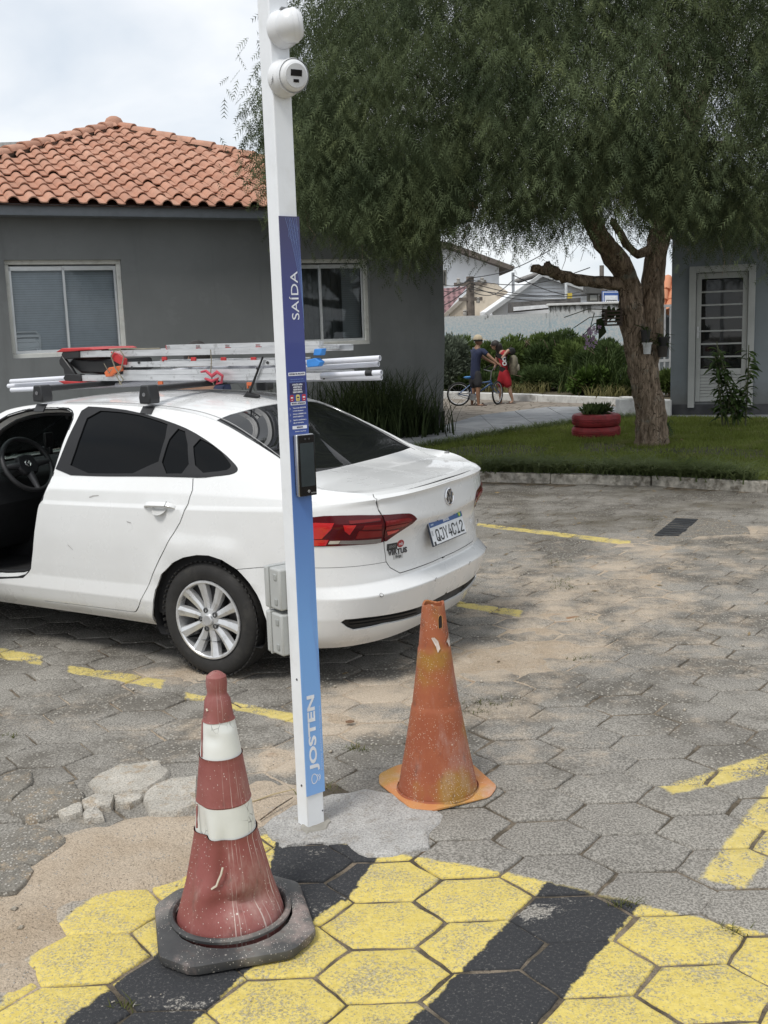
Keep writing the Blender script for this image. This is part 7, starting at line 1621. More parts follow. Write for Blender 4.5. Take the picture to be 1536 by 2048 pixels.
for k in range(6):
    pts = [(PWD*(.52+.075*k)-.010*f+PWD*.0, za-.006-.062*f-.006*k) for f in np.linspace(0, 1, 7)]; stroke([(min(PWD*.985, a+.020*(b-za+.07)), b) for a, b in pts], .0007, lpr)
# printed notice block
x1 = pf(601, 748)[0]; w_ = PWD*.86
rect(cxm, pz(748), w_, .0115, wpr); fit('PORTARIA VIA APLICATIVO', .0055, w_*.9, cxm, pz(748), 0, npr, d=.0052, w=.0002)
fit('Nossa portaria agora utiliza', .0032, w_*.78, cxm, pz(758.5), 0, lpr); fit('controle de acesso por aplicativo', .0032, w_*.88, cxm, pz(763), 0, lpr)
rect(cxm, pz(777), w_*.92, pz(766)-pz(788.5), npr)
for k, s in enumerate(('ATENÇÃO: SAÍDA', 'ASSISTIDA E', 'MONITORADA', 'REMOTAMENTE')): fit(s, .0055, w_*(.60, .52, .50, .56)[k], cxm, pz(769.5+5*k), 0, wpr, d=.0052, w=.0002)
for (k, c, bl_) in ((-1, (.36, .03, .05), .5), (0, (.62, .52, .16), .5), (1, (.42, .03, .05), .35)):
    xx = cxm+k*w_*.36; q = MB(); rr_ = .0078; pts = [(xx+rr_*math.copysign(abs(math.cos(a))**bl_, math.cos(a)), pz(796)+.0115*math.copysign(abs(math.sin(a))**bl_, math.sin(a))) for a in np.linspace(0, 2*math.pi, 20, endpoint=False)]
    q.prism(pts, .0006, PP @ Matrix.Translation((0, 0, .0044))); q.build('app_icon', mat('icon_%d' % (k+1), c, .5), sign)
    rect(xx, pz(795), .0085, .0045, (wpr, npr, wpr)[k+1], .0052, 'icon_mark'); rect(xx, pz(800), .005, .002, (wpr, npr, wpr)[k+1], .0052, 'icon_mark')
rect(cxm, pz(807), w_*.88, .0105, wpr); fit('VISITANTE - ENTREGADOR', .0052, w_*.80, cxm, pz(807), 0, npr, d=.0052, w=.0002)
for (py, a, b_) in ((816, 'Toque na tela e SELECIONE', 'o nome da pessoa'), (828, 'Informe o NÚMERO DO', 'APARTAMENTO'), (840, 'Aguarde o atendimento e', 'siga as instruções')):
    fit(a, .0042, w_*.78, cxm+.004, pz(py), 0, wpr, w=.0001); fit(b_, .0042, w_*.62, cxm-.002, pz(py+5.5), 0, wpr, w=.0001); q = pz(py+1); stroke([(.0035, q+.004), (.0075, q), (.0035, q-.004)], .001, wpr, name='print_arrow')
rect(cxm+.002, pz(855), w_*.86, .0115, wpr); fit('MORADOR', .0055, w_*.36, cxm+.002, pz(855), 0, npr, d=.0052, w=.0002)
fit('Aproxime o rosto da tela', .0040, w_*.66, cxm+.004, pz(863), 0, wpr)
# lower part: faint curves, big name, tag line, drop shaped emblem
for k in range(3):
    pts = [(PWD*(.97-.05*k)-PWD*(.10+.05*k)*math.sin(math.pi*f)**2*(1 if f < .7 else .8), pz(1090+(300-20*k)*f)) for f in np.linspace(0, 1, 14)]; stroke(pts, .0008, MATS['print_light'])
x, y = pf(624, 1463); fit('JOSTEN', .030, pf(620, 1387)[1]-pf(629, 1538)[1], x-.001, y, math.pi/2, wpr, w=.0014)
x2, y2 = pf(640, 1475); fit('Portaria Autônoma Inteligente', .0075, pf(637, 1402)[1]-pf(642, 1530)[1], x2, y2, math.pi/2, mat('print_pale', (.42, .56, .80), .5))
ex, ey = pf(630, 1556); em = []
for a in np.linspace(0, 2*math.pi, 25): em.append((ex-.0035+.0135*math.cos(a)*(1 if math.cos(a) < 0 else .86), ey+.018*math.sin(a)*(1-.25*math.cos(a))))
stroke(em, .0032, wpr, name='emblem_stroke'); stroke([(ex+.0135, ey-.013), (ex+.0165, ey+.002), (ex+.0085, ey+.014)], .0026, wpr, name='emblem_stroke'); stroke([(ex+.0195, ey-.008), (ex+.0215, ey+.004), (ex+.0165, ey+.013)], .0022, wpr, name='emblem_stroke')
# screws on the left face and low on the right face
LN = -PX_; LX = PN_
def left_face(px, py): P = onplane(px, py, E0, LN); return P
for q in ((594, 1359), (603.5, 1571)):
    P = Vector(left_face(*q)-E0); m = MB(); Ml = Matrix.Translation(P) @ Vector(LN).to_track_quat('Z', 'Y').to_matrix().to_4x4(); m.lathe([(.0045, 0), (.0042, .0025), (0, .003)], 10, Ml); m.build('screw', mat('screw_grey', (.10, .10, .11), .4, .5), post)
xs, ys = pf(645, 1621); m = MB(); m.lathe([(.003, 0), (.0028, .002), (0, .0025)], 10, PP @ Matrix.Translation((xs, ys, 0))); m.build('screw', MATS['screw_grey'], post)
# face terminal
term = thing('face_terminal', 'black touch screen entry terminal with silver side mounted on the blue sign', 'terminal', tuple(E0))
zt_, zb2 = pf(618, 866)[1], pf(618, 989)[1]; dTH = .030; tw = .072; tx = PWD*.60
def tb_(c, d, mt, nm, par, bev=.004): q = MB(); q.box(c, d); q.v = [tuple(PP @ Vector(v)) for v in q.v]; return q.build(nm, mt, par, bevel=bev)
zc_ = (zt_+zb2)/2; hh = zt_-zb2
cas = tb_((tx, zc_, .004+.014), (tw, hh, .020), mat('terminal_silver', (.55, .56, .57), .3, .8), 'casing', term, .004); tb_((tx-.002, zc_, .0085), (tw*.92, hh*.97, .012), BLACK, 'backplate', term, .003)
tb_((tx+.0005, zc_, .0305), (tw-.003, hh-.003, .006), mat('terminal_glass', (.008, .008, .009), .12), 'front', term, .0025)
tb_((tx+.001, zc_+.003, .0338), (tw*.78, hh*.70, .0008), mat('terminal_screen', (.035, .046, .052), .12), 'screen', term, 0)
for k in (-1, 1): q = MB(); q.lathe([(.0036, .0336), (.0030, .0342), (0, .0342)], 12, PP @ Matrix.Translation((tx+.004+k*.008, zt_-.016, 0))); q.build('lens', mat('lens_dark', (.05, .05, .055), .1), term)
q = MB(); q.lathe([(.0045, .0336), (.0045, .0341), (.003, .0341), (.003, .0336)], 16, PP @ Matrix.Translation((tx+.002, zb2+.018, 0))); q.build('button_ring', mat('ring_white', (.6, .6, .6), .4), term)
o = text('intelbras', .0065, PP @ Matrix.Translation((tx+.022, zb2+.011, .0338)), mat('tiny_grey', (.4, .4, .4), .5), term, extrude=.0002)
# two turret cameras
camw = mat('camera_white', (.72, .73, .74), .35, var=.02, coat=.2); 
def turret(px, py, label, look, lens):
    x, y = pf(px, py); r = thing('security_camera', label, 'camera', tuple(E0), 0, 'white dome cameras on the post'); B = PP @ Matrix.Translation((x, y, 0))
    q = MB(); q.lathe([(.0, .0), (.058, .0), (.060, .004), (.060, .014), (.057, .024), (.054, .036), (.050, .044)], 36, B); base_ = q.build('base', camw, r, smooth=35)
    cb = B @ Matrix.Translation((0, 0, .058)); D = Vector(look).normalized(); Yv = (Vector((0, 1, 0))-D*D.y).normalized(); Xv = Yv.cross(D); Rm = Matrix(((Xv.x, Yv.x, D.x, 0), (Xv.y, Yv.y, D.y, 0), (Xv.z, Yv.z, D.z, 0), (0, 0, 0, 1))); Mb = cb @ Rm
    q = MB(); q.lathe([(.053*math.cos(a), .053*math.sin(a)) for a in np.linspace(-1.35, .62, 16)]+[(.040, .032), (.038, .0335)], 36, Mb); q.build('ball', camw, r, smooth=40)
    q = MB(); q.lathe([(.038, .0335), (.037, .036), (.0, .036)], 30, Mb); f_ = q.build('face', mat('camera_face', (.60, .61, .62), .3), r, smooth=30)
    q = MB(); q.lathe([(.0535, .004), (.0545, .012), (.0530, .019)], 36, Mb); q.build('collar', camw, r, smooth=50)
    q = MB(); q.box((0, .008, .0365), (.040, .020, .002)); q.v = [tuple(Mb @ Vector(v)) for v in q.v]; q.build('lens_window', mat('camera_lens', (.006, .006, .007), .08), r, bevel=.002)
    q = MB(); q.box((0, -.016, .0365), (.020, .010, .002)); q.v = [tuple(Mb @ Vector(v)) for v in q.v]; q.build('sensor_window', MATS['camera_lens'], r, bevel=.0015)
    return r, B
r1, B1 = turret(563, 60, 'upper white dome camera at the top of the post, facing away to the right', (.95, .12, .45), 0)
for k in range(2): q = MB(); q.box((0, 0, 0), (.028, .0005, .017)); q.v = [tuple(B1 @ Matrix.Translation((-.012+.030*k, .0545-.0*k, .040)) @ Matrix.Rotation(-.35, 4, 'X') @ Vector(v)) for v in q.v]; q.build('label', mat('label_grey', (.35, .36, .37), .5), r1)
r2, B2 = turret(565, 159, 'lower white dome camera on the post with its dark lens towards the viewer', (-.12, -.16, .97), 1)
text('intelbras', .010, B2 @ Matrix.Translation((-.051, -.012, .026)) @ Matrix.Rotation(-R(62), 4, 'Y') @ Matrix.Rotation(R(75), 4, 'Z') @ Matrix.Translation((0, 0, .006)), BLACK, r2, extrude=.0002)
# grey junction boxes behind the post
jb = mat('box_grey', (.40, .41, .40), .5, var=.04, dirt=((.33, .33, .31), 6, .3))
def zat(px, py): return onplane(px, py, E0, np.array([0., -1, 0]))[2]
def jbox(p0, p1, label):
    zt, zb = zat(560, p0), zat(560, p1); r = thing('junction_box', label, 'junction box', tuple(E0), 0, 'grey boxes on the post'); zc = (zt+zb)/2; h = zt-zb; dpt = .112; w = .125; x = PW/2
    def bb(c, d, nm, bev, mt=jb): q = MB(); q.box(c, d); q.v = [tuple(PP @ Vector(v)) for v in q.v]; return q.build(nm, mt, r, bevel=bev)
    bb((x, zc, -PW-.038), (w, h, .074), 'body', .007); bb((x, zc, -PW-.0785), (w+.008, h+.008, .008), 'seal_rim', .003); bb((x, zc, -PW-.097), (w+.004, h+.004, .030), 'lid', .008); bb((x, zc, -PW-.0835), (w+.001, h+.001, .002), 'seal_gap', 0, mat('seal_dark', (.12, .12, .12), .6))
    for k in (-1, 1): bb((x-w/2-.001, zc+k*h*.30, -PW-.030), (.006, .022, .02), 'latch', .002, mat('latch_grey', (.30, .31, .30), .5))
    return r
jbox(1146, 1230, 'upper grey plastic junction box fixed behind the white post'); jbox(1238, 1322, 'lower grey plastic junction box fixed behind the white post')
# ================================================================ TRAFFIC CONES
def cone_mat(name, base, alt, speck, stain=None, drip=0, dens_=.5):
    t = NT(name); o = t.obj(); n = t.noise(o, 5, 5, .6); sep = t.n('SeparateXYZ'); t.set(sep.inputs[0], o)
    c = t.mix(t.rng(n, .35, .7), base, alt)
    if stain: c = t.mix(t.math('MULTIPLY', t.rng(t.noise(o, 4.2, 3, .5), .50, .64), .85), c, stain)
    hz_ = t.rng(t.noise(t.scale(o, (1, 1, .35)), 7, 6, .7), .48, .72); c = t.mix(t.math('MULTIPLY', hz_, .5), c, (.48, .36, .32)); c = t.mix(t.math('MULTIPLY', t.rng(t.noise(t.scale(o, (1, 1, .5)), 17, 6, .75), .56, .70), .5), c, (.10, .06, .05))
    v = t.n('TexVoronoi'); t.set(v.inputs['Vector'], t.scale(o, (1, 1, .75))); v.inputs['Scale'].default_value = 150; s1 = t.rng(v.outputs['Distance'], .24, .16); pick = t.rng(v.outputs['Color'], dens_, dens_+.02)
    v2 = t.n('TexVoronoi'); t.set(v2.inputs['Vector'], o); v2.inputs['Scale'].default_value = 48; s2 = t.math('MULTIPLY', t.rng(v2.outputs['Distance'], .20, .14), t.rng(v2.outputs['Color'], .86, .87))
    sp = t.math('MAXIMUM', t.math('MULTIPLY', s1, pick), s2); sp = t.math('MULTIPLY', sp, t.rng(t.math('ADD', t.noise(o, 7, 5, .7), t.math('MULTIPLY', sep.outputs[2], -.12)), .36, .52))
    if drip:
        at = t.n('Math', operation='ARCTAN2'); t.set(at.inputs[0], sep.outputs[1]); t.set(at.inputs[1], sep.outputs[0]); cv = t.n('CombineXYZ'); t.set(cv.inputs[0], t.math('MULTIPLY', at.outputs[0], 1.0)); t.set(cv.inputs[1], t.math('MULTIPLY', sep.outputs[2], .12))
        dn = t.noise(cv.outputs[0], 13, 2, .4, .3); st = t.math('MULTIPLY', t.math('MULTIPLY', t.rng(dn, .60, .66), t.rng(t.noise(o, 8, 3), .36, .58)), t.rng(t.math('ADD', sep.outputs[0], t.math('MULTIPLY', sep.outputs[1], -.2)), -.01, .05)); sp = t.math('MAXIMUM', sp, t.math('MULTIPLY', st, .62))
    c = t.mix(sp, c, speck); t.base(c, .6, 0, .35); t.bump(t.math('ADD', t.noise(o, 60, 4, .6), t.math('MULTIPLY', sp, .5)), .18, .003); return t.m
def cone_profile(base, rows, tilt=0):
    """rows of (photo y, half width in photo px) -> (r, z)"""
    out = []
    for (x, py, hw) in rows:
        P = onplane(x, py, base, np.array([0., -1, 0])); d = (P-CAM)@CF; out.append((hw*d/FPX, P[2]))
    return out
def dent(mb, dents):
    v2 = []
    for v in mb.v:
        q = Vector(v); rr_ = math.hypot(q.x, q.y); a = math.atan2(q.y, q.x); k = 0
        for (a0, z0, wa, wz, dp, tw_) in dents:
            da = (a-a0+math.pi) % (2*math.pi)-math.pi; dz = q.z-z0; u = da*math.cos(tw_)/wa+dz*math.sin(tw_)/(wz); w = -da*math.sin(tw_)/wa*.5+dz*math.cos(tw_)/wz; k += dp*math.exp(-(u*u+w*w))
        k *= min(1, max(0, (q.z-.045)/.07)) if len(dents) > 3 else 1
        v2.append((q.x*(1-k/max(rr_, .02)), q.y*(1-k/max(rr_, .02)), q.z))
    mb.v = v2
# ---- red and white cone on its black rubber foot
CB = np.array([-.522, 3.108, 0.])
red = thing('striped_cone', 'dented dark red traffic cone with two white bands on a black rubber base', 'traffic cone', (CB[0], CB[1], .008))
def zz(x, py): return onplane(x, py, CB, np.array([0., -1, 0]))[2]-.008
RED = cone_mat('cone_red', (.225, .066, .058), (.285, .105, .095), (.62, .55, .50), None, 1, .62)
prof = cone_profile(CB, [(428, 1346, 13), (428, 1343, 8)][::-1]+[(428, 1352, 20), (428, 1366, 21.5), (428, 1384, 19.5), (429, 1389, 21), (432, 1398, 26), (433, 1420, 28.5), (434, 1435, 31), (434, 1437.5, 33)])
prof2 = cone_profile(CB, [(434, 1437, 31.5), (433, 1506, 41.5)]); prof3 = cone_profile(CB, [(433, 1505, 44), (433, 1509, 43), (440, 1590, 54), (441, 1594, 55.5), (441, 1597, 54)])
prof4 = cone_profile(CB, [(442, 1596, 54), (446, 1655, 61)]); prof5 = cone_profile(CB, [(446, 1654, 64), (447, 1662, 63.5), (452, 1700, 73), (456, 1760, 87), (459, 1805, 101), (460, 1826, 107), (460, 1846, 111)])
cc = lambda P: [(r, z-.008) for r, z in P]
DN = [(-2.35, .30, .30, .09, .026, .5), (-1.55, .22, .22, .10, .024, -.5), (-1.25, .115, .55, .03, .032, .35), (-2.0, .14, .25, .05, -.016, 0), (-1.9, .62, .5, .015, .006, 0), (-.7, .10, .4, .06, .016, 0), (-2.75, .2, .25, .10, .02, 0), (-1.0, .66, .6, .012, .010, .3)]
def fine(P, n=5): 
    out = [P[0]]
    for a, b in zip(P[:-1], P[1:]):
        k = max(1, int(abs(a[1]-b[1])/.012)); out += [(a[0]+(b[0]-a[0])*i/k, a[1]+(b[1]-a[1])*i/k) for i in range(1, k+1)]
    return out
for nm, P, mt in (('top_section', prof, RED), ('white_band', prof2, None), ('middle_section', prof3, RED), ('white_band', prof4, None), ('lower_section', prof5, RED)):
    mb = MB(); P = cc(P); P = ([(0.002, P[0][1])] if nm == 'top_section' else [])+P; mb.lathe(fine(P), 72); dent(mb, DN)
    if mt is None:
        t = NT('white_band'); o_ = t.obj(); nn = t.noise(t.scale(o_, (1, 1, .3)), 22, 5, .7); ck = t.voro(t.scale(o_, (1, 1, .6)), 42, 'DISTANCE_TO_EDGE'); c = t.mix(t.rng(t.noise(o_, 6, 4), .3, .7), (.60, .615, .585), (.70, .71, .68)); c = t.mix(t.math('MULTIPLY', t.rng(nn, .62, .70), .55), c, (.25, .25, .24))
        c = t.mix(t.math('MULTIPLY', t.rng(ck, .035, .012), t.math('MULTIPLY', t.rng(t.noise(o_, 7, 3), .52, .62), .8)), c, (.16, .155, .15)); t.base(c, .45); mt = t.m
    mb.build(nm, mt, red, smooth=38)
redp2 = RED
for (x0, y0, x1, y1, w) in ((404.5, 1437, 404, 1503, 2.8), (399.5, 1596, 398.5, 1640, 2.5)):   # red paint runs over the bands
    pts = []; P = prof2 if y0 < 1500 else prof4
    for f in np.linspace(0, 1, 12):
        py = y0+(y1-y0)*f; z = zz(430, py); r = np.interp(-z, [-(q[1]-.008) for q in P], [q[0] for q in P])+.0018; dx = (x0+(x1-x0)*f)-(433 if y0 < 1500 else 444); dpx = r*FPX/3.3; a = -math.acos(max(-1, min(1, dx/dpx)))-.16; pts.append((r*math.cos(a), r*math.sin(a), z))
    m = MB(); m.tube(pts, [.0022+.0012*abs(math.sin(5*f)) for f in np.linspace(0, 1, 12)], 5); m.build('paint_run', RED, red, smooth=60)
for pts in ([(466, 1700), (463, 1712), (458, 1722), (454, 1732), (444, 1738)], [(418, 1409), (420, 1413)]):   # pale paint smears
    q = []
    for (px, py) in pts:
        z = zz(450, py); P = prof5 if py > 1600 else prof; r = np.interp(-z, [-(w[1]-.008) for w in P], [w[0] for w in P])-(.003 if py > 1600 else -.0015); dx = px-(453 if py > 1600 else 433); dpx = r*FPX/3.35; a = -math.acos(max(-1, min(1, dx/dpx)))-.16; q.append((r*math.cos(a), r*math.sin(a), z))
    m = MB(); m.tube(q, [.0035]*len(q), 5); m.build('paint_smear', mat('cream_paint', (.62, .56, .46), .6), red, smooth=60)
rub = cone_mat('cone_rubber', (.045, .045, .046), (.085, .085, .082), (.55, .51, .46), (.16, .152, .14), 0, .42)
HS, CH = .235, .085
def octo(h, c): return [(-h, -h+c), (-h+c, -h), (h-c, -h), (h, -h+c), (h, h-c), (h-c, h), (-h+c, h), (-h, h-c)]
def rounded(poly, rad=.02, n=3):
    out = []; k = len(poly)
    for i in range(k):
        p, a, b = Vector(poly[i]), Vector(poly[i-1]), Vector(poly[(i+1) % k]); pa, pb = p+(a-p).normalized()*rad, p+(b-p).normalized()*rad
        out += [tuple((1-f)**2*pa+2*f*(1-f)*p+f*f*pb) for f in np.linspace(0, 1, n)]
    return out
bs = thing  # the foot is part of the cone
ring = [rounded(octo(h, CH)) for h in (HS-.004, HS, HS-.002, HS-.010, HS-.03)]; zs_ = (0, .014, .028, .033, .035); vs = []; fs = []; n = len(ring[0])
for rg_, z in zip(ring, zs_): vs += [(x, y, z+random.gauss(0, .0008)) for x, y in rg_]
cr = [(.185*math.cos(2*math.pi*i/n+math.atan2(ring[0][0][1], ring[0][0][0])), .185*math.sin(2*math.pi*i/n+math.atan2(ring[0][0][1], ring[0][0][0]))) for i in range(n)]
vs += [(x, y, .037) for x, y in cr]; fs = [(a*n+i, a*n+(i+1) % n, (a+1)*n+(i+1) % n, (a+1)*n+i) for a in range(5) for i in range(n)]+[tuple(range(n))[::-1]]
mb = MB(); mb.add(vs, fs); ft = mb.build('rubber_base', rub, red, smooth=50); ft.rotation_euler = (0, 0, R(14)); ft.location = (.012, -.03, -.0)
m = MB(); m.lathe([(.190, .033), (.191, .042), (.186, .048), (.178, .048), (.172, .042), (.170, .020)], 56); o = m.build('collar', rub, red, smooth=40)
# ---- orange cone
OB = np.array([.178, 4.03, 0.]); oc = thing('orange_cone', 'faded orange traffic cone with a slot near its open top, speckled with paint', 'traffic cone', (OB[0], OB[1], .004))
ORG = cone_mat('cone_orange', (.285, .080, .038), (.35, .112, .050), (.62, .50, .40), (.32, .18, .03), 0, .25); ORL = cone_mat('cone_orange_base', (.46, .185, .065), (.52, .24, .09), (.64, .54, .44), (.42, .24, .06), 0, .62)
def zo(x, py): return onplane(x, py, OB, np.array([0., -1, 0]))[2]-.004
rows = [(859, 1206, 21.5), (859, 1209, 22.5), (860, 1250, 27), (861, 1292, 31.5), (862, 1295, 33), (865, 1350, 39.5), (867, 1357, 40.5), (868, 1405, 47), (868, 1407.5, 48.5), (873, 1500, 65), (877, 1570, 79), (878, 1576, 80), (879, 1581, 81), (880, 1585, 83)]
P = [(r, z-.004) for r, z in cone_profile(OB, rows)]; P[-1] = (P[-1][0], .012); P[-2] = (P[-2][0], .020); mb = MB(); inner = [(.012, P[0][1]-.35)]+[(P[0][0]-.006, P[0][1]-.20), (P[0][0]-.006, P[0][1]-.004)]
mb.lathe(inner+fine(P), 72); dent(mb, [(-1.2, .72, .5, .02, .003, 0), (-2.2, .45, .6, .05, .002, .3)])
for i, v in enumerate(mb.v):
    if v[2] > P[0][1]-.012: mb.v[i] = (v[0], v[1], v[2]+.005*math.sin(3*math.atan2(v[1], v[0])+1)+random.gauss(0, .0008))
mb.build('cone_body', ORG, oc, smooth=38)
op = [G(*q)-OB for q in ((758, 1570), (820, 1620), (868, 1625), (980, 1597), (994, 1578))]; op = [(p[0], p[1]) for p in op]+[(.155, .235), (.06, .262), (-.16, .225), (-.235, .16)]
poly = rounded(op, .02, 3); n = len(poly); vs = []
for k, z in ((1.0, .0), (1.0, .008), (.975, .012)): vs += [(x*k, y*k, z+(.006*math.sin(4*math.atan2(y, x)) if z else 0)) for x, y in poly]
a0 = math.atan2(poly[0][1], poly[0][0]); rr0 = P[-1][0]-.002; vs += [(rr0*math.cos(math.atan2(y, x)), rr0*math.sin(math.atan2(y, x)), .014) for x, y in poly]
fs = [(a*n+i, a*n+(i+1) % n, (a+1)*n+(i+1) % n, (a+1)*n+i) for a in range(3) for i in range(n)]; mb = MB(); mb.add(vs, fs); mb.build('base_plate', ORL, oc, smooth=40)
# slot and torn flaps
def oc_pt(px, py, d=0.0):
    z = zo(862, py); r = np.interp(-z, [-q[1] for q in P], [q[0] for q in P])+d; cxp = np.interp(py, [q[1] for q in rows], [q[0] for q in rows]); a = -math.acos(max(-1, min(1, (px-cxp)/(r*FPX/4.05))))+.045; return Vector((r*math.cos(a), r*math.sin(a), z))
sl = [oc_pt(*q, .0008) for q in ((866.5, 1232), (868, 1227), (872, 1225), (875, 1228), (875.5, 1235), (875.5, 1250), (867, 1251))]
ctr = sum(sl, Vector())/len(sl); mb = MB(); mb.add([ctr]+sl, [(0, i+1, (i+1) % len(sl)+1) for i in range(len(sl))]); mb.build('slot', mat('slot_dark', (.012, .008, .006), .9), oc)
m = MB(); m.tube(sl, .0014, 5, closed=True); m.build('slot_edge', ORL, oc)
pale_ = mat('torn_film', (.55, .47, .42), .5, var=.2, bump=.3)
for pts in (((880, 1284), (889, 1268), (893, 1258), (890, 1272), (892, 1280), (891, 1290), (885, 1278)), ((852, 1268), (858, 1266), (866, 1274), (870, 1288), (866, 1296), (861, 1284))):
    q = [oc_pt(*p, .003+.004*(i % 2)) for i, p in enumerate(pts)]; mb = MB(); mb.add([sum(q, Vector())/len(q)]+q, [(0, i+1, (i+1) % len(q)+1) for i in range(len(q))]); mb.build('torn_flap', pale_, oc)
for pts in (((921, 1593), (925, 1588), (930, 1590), (929, 1597), (923, 1598)), ((934, 1586), (939, 1588), (938, 1593), (934, 1591))):
    q = [Vector(G(*p, .018)-OB) for p in pts]; mb = MB(); mb.add(q, [tuple(range(len(q)))]); mb.build('paint_splash', mat('splash', (.5, .47, .45), .6), oc)
# ================================================================ PEOPLE AND BICYCLE
def skin(name, pts, edges, m, parent, root=0, sub=2):
    """one continuous body: a skeleton with a radius at every joint, skinned and smoothed"""
    me = bpy.data.meshes.new(name); me.from_pydata([p[:3] for p in pts], edges, []); me.materials.append(m); o = link(bpy.data.objects.new(name, me), parent)
    s = o.modifiers.new('skin', 'SKIN'); s.use_smooth_shade = True
    for i, v in enumerate(me.skin_vertices[0].data): r = pts[i][3]; v.radius = (r, r if len(pts[i]) < 5 else pts[i][4]); v.use_root = (i == root)
    u = o.modifiers.new('sub', 'SUBSURF'); u.levels = sub; u.render_levels = sub; return o
skinm = mat('skin_tan', (.30, .165, .105), .6, var=.08); skinm2 = mat('skin_light', (.42, .26, .185), .6, var=.06); hairm = mat('dark_hair', (.018, .014, .012), .6, var=.3, bump=.5, bscale=140)
def head(parent, c, r, face, sk, hair=None, long=False):
    """c centre, face = direction the face points (unit, horizontal)"""
    F_ = Vector(face).normalized(); S_v = F_.cross(Vector((0, 0, 1))); U = Vector((0, 0, 1)); M = Matrix(((F_.x, S_v.x, 0, c[0]), (F_.y, S_v.y, 0, c[1]), (0, 0, 1, c[2]), (0, 0, 0, 1)))
    m = MB(); m.lathe([(r*math.cos(a)*(1 if a > -.3 else .9), r*1.22*math.sin(a)) for a in np.linspace(-1.45, 1.5, 14)], 18)
    m.v = [tuple(M @ Vector((x*1.08+(.10*r if z < -.4*r else 0), y*.86, z))) for x, y, z in m.v]
    h = m.build('head', sk, parent, smooth=70)
    m = MB(); m.add([M @ Vector(q) for q in ((r*1.0, -.12*r, -.15*r), (r*1.0, .12*r, -.15*r), (r*1.30, 0, -.12*r), (r*1.0, 0, .28*r))], [(0, 1, 2), (0, 2, 3), (1, 2, 3)]); m.build('nose', sk, h)
    for s in (-1, 1):
        m = MB(); m.lathe([(.12*r, 0), (.09*r, .06*r), (0, .08*r)], 8, M @ Matrix.Translation((.92*r, s*.33*r, .10*r)) @ Matrix.Rotation(math.pi/2, 4, 'Y')); m.build('eye', BLACK, h)
        m = MB(); m.lathe([(.22*r, -.04*r), (.24*r, .05*r), (0, .06*r)], 8, M @ Matrix.Translation((0, s*.86*r, -.05*r)) @ Matrix.Rotation(-s*math.pi/2, 4, 'X')); m.build('ear', sk, h)
    m = MB(); m.box((0, 0, 0), (.06*r, .42*r, .08*r)); m.v = [tuple(M @ Matrix.Translation((1.0*r, 0, -.52*r)) @ Vector(v)) for v in m.v]; m.build('mouth', mat('lips', (.30, .11, .09), .6), h)
    if hair:
        m = MB(); m.lathe([(r*1.1*math.cos(a), r*1.28*math.sin(a)) for a in np.linspace(-.15, 1.5, 9)], 18); m.v = [tuple(M @ Vector((x*1.08-.10*r, y*.95, z+.08*r))) for x, y, z in m.v]; m.build('hair', hair, parent, smooth=70)
    return M
def hand(pts, edges, wi, d, s=.03):
    """palm and five fingers grown on the wrist joint wi along direction d"""
    w = Vector(pts[wi][:3]); d = Vector(d).normalized(); sd_ = d.orthogonal().normalized(); b = len(pts); pts.append((*(w+d*s*1.6), .022, .014)); edges.append((wi, b))
    for k in range(4):
        o = sd_*(k-1.5)*s*.42; L = (1.15, 1.4, 1.3, 1.0)[k]*s; p1 = w+d*(s*2.3)+o; p2 = p1+(d*.7+Vector((0, 0, -.7))).normalized()*L; i = len(pts); pts += [(*p1, .0085), (*p2, .007)]; edges += [(b, i), (i, i+1)]
    p1 = w+d*s*1.0+sd_*s*.95; p2 = p1+(d+sd_*.3).normalized()*s*.9; i = len(pts); pts += [(*p1, .0095), (*p2, .0075)]; edges += [(b, i), (i, i+1)]
BY = G(957, 812)[1]
def Pw(px, py, dy=0.0): P = atY(px, py, BY+dy); return (P[0], P[1], P[2])
def J(o, px, py, dy, *r): p = Pw(px, py, dy); return (p[0]-o[0], p[1]-o[1], p[2], *r)
# --- boy
bo = G(955, 812); bo[2] = 0; boy = thing('person', 'boy in tan cap, navy shirt and dark shorts, holding a small blue bicycle', 'person', (bo[0], bo[1], .012))
pts = [J(bo, 951, 744, 0, .085, .075), J(bo, 952, 722, 0, .105, .09), J(bo, 953, 705, 0, .11, .09), J(bo, 955, 695, 0, .05, .05), J(bo, 956, 688, 0, .048, .048)]
edges = [(0, 1), (1, 2), (2, 3), (3, 4)]
def chain(pts, edges, frm, js): 
    for j in js: pts.append(j); edges.append((frm, len(pts)-1)); frm = len(pts)-1
    return frm
e1 = chain(pts, edges, 2, [J(bo, 966, 702, -.10, .052), J(bo, 979, 714, -.16, .038), J(bo, 996, 729, -.20, .026)]); hand(pts, edges, e1, (1, 0, -.5), .026)
e2 = chain(pts, edges, 2, [J(bo, 948, 702, .14, .052), J(bo, 967, 716, .20, .038), J(bo, 986, 727, .22, .026)]); hand(pts, edges, e2, (1, 0, -.4), .026)
chain(pts, edges, 0, [J(bo, 946, 755, .06, .066), J(bo, 946, 780, .07, .052), J(bo, 946, 790, .08, .05), J(bo, 944, 806, .10, .034), J(bo, 944, 811, .10, .032), J(bo, 952, 812.5, .06, .026)])
chain(pts, edges, 0, [J(bo, 955, 755, -.08, .066), J(bo, 956, 780, -.09, .054), J(bo, 956, 790, -.09, .05), J(bo, 957, 807, -.08, .034), J(bo, 957, 811, -.08, .032), J(bo, 968, 813, -.12, .026)])
skin('body', pts, edges, skinm, boy)
M = head(boy, J(bo, 957, 682.5, 0)[:3], .088, (.95, .30, 0), skinm, hairm)
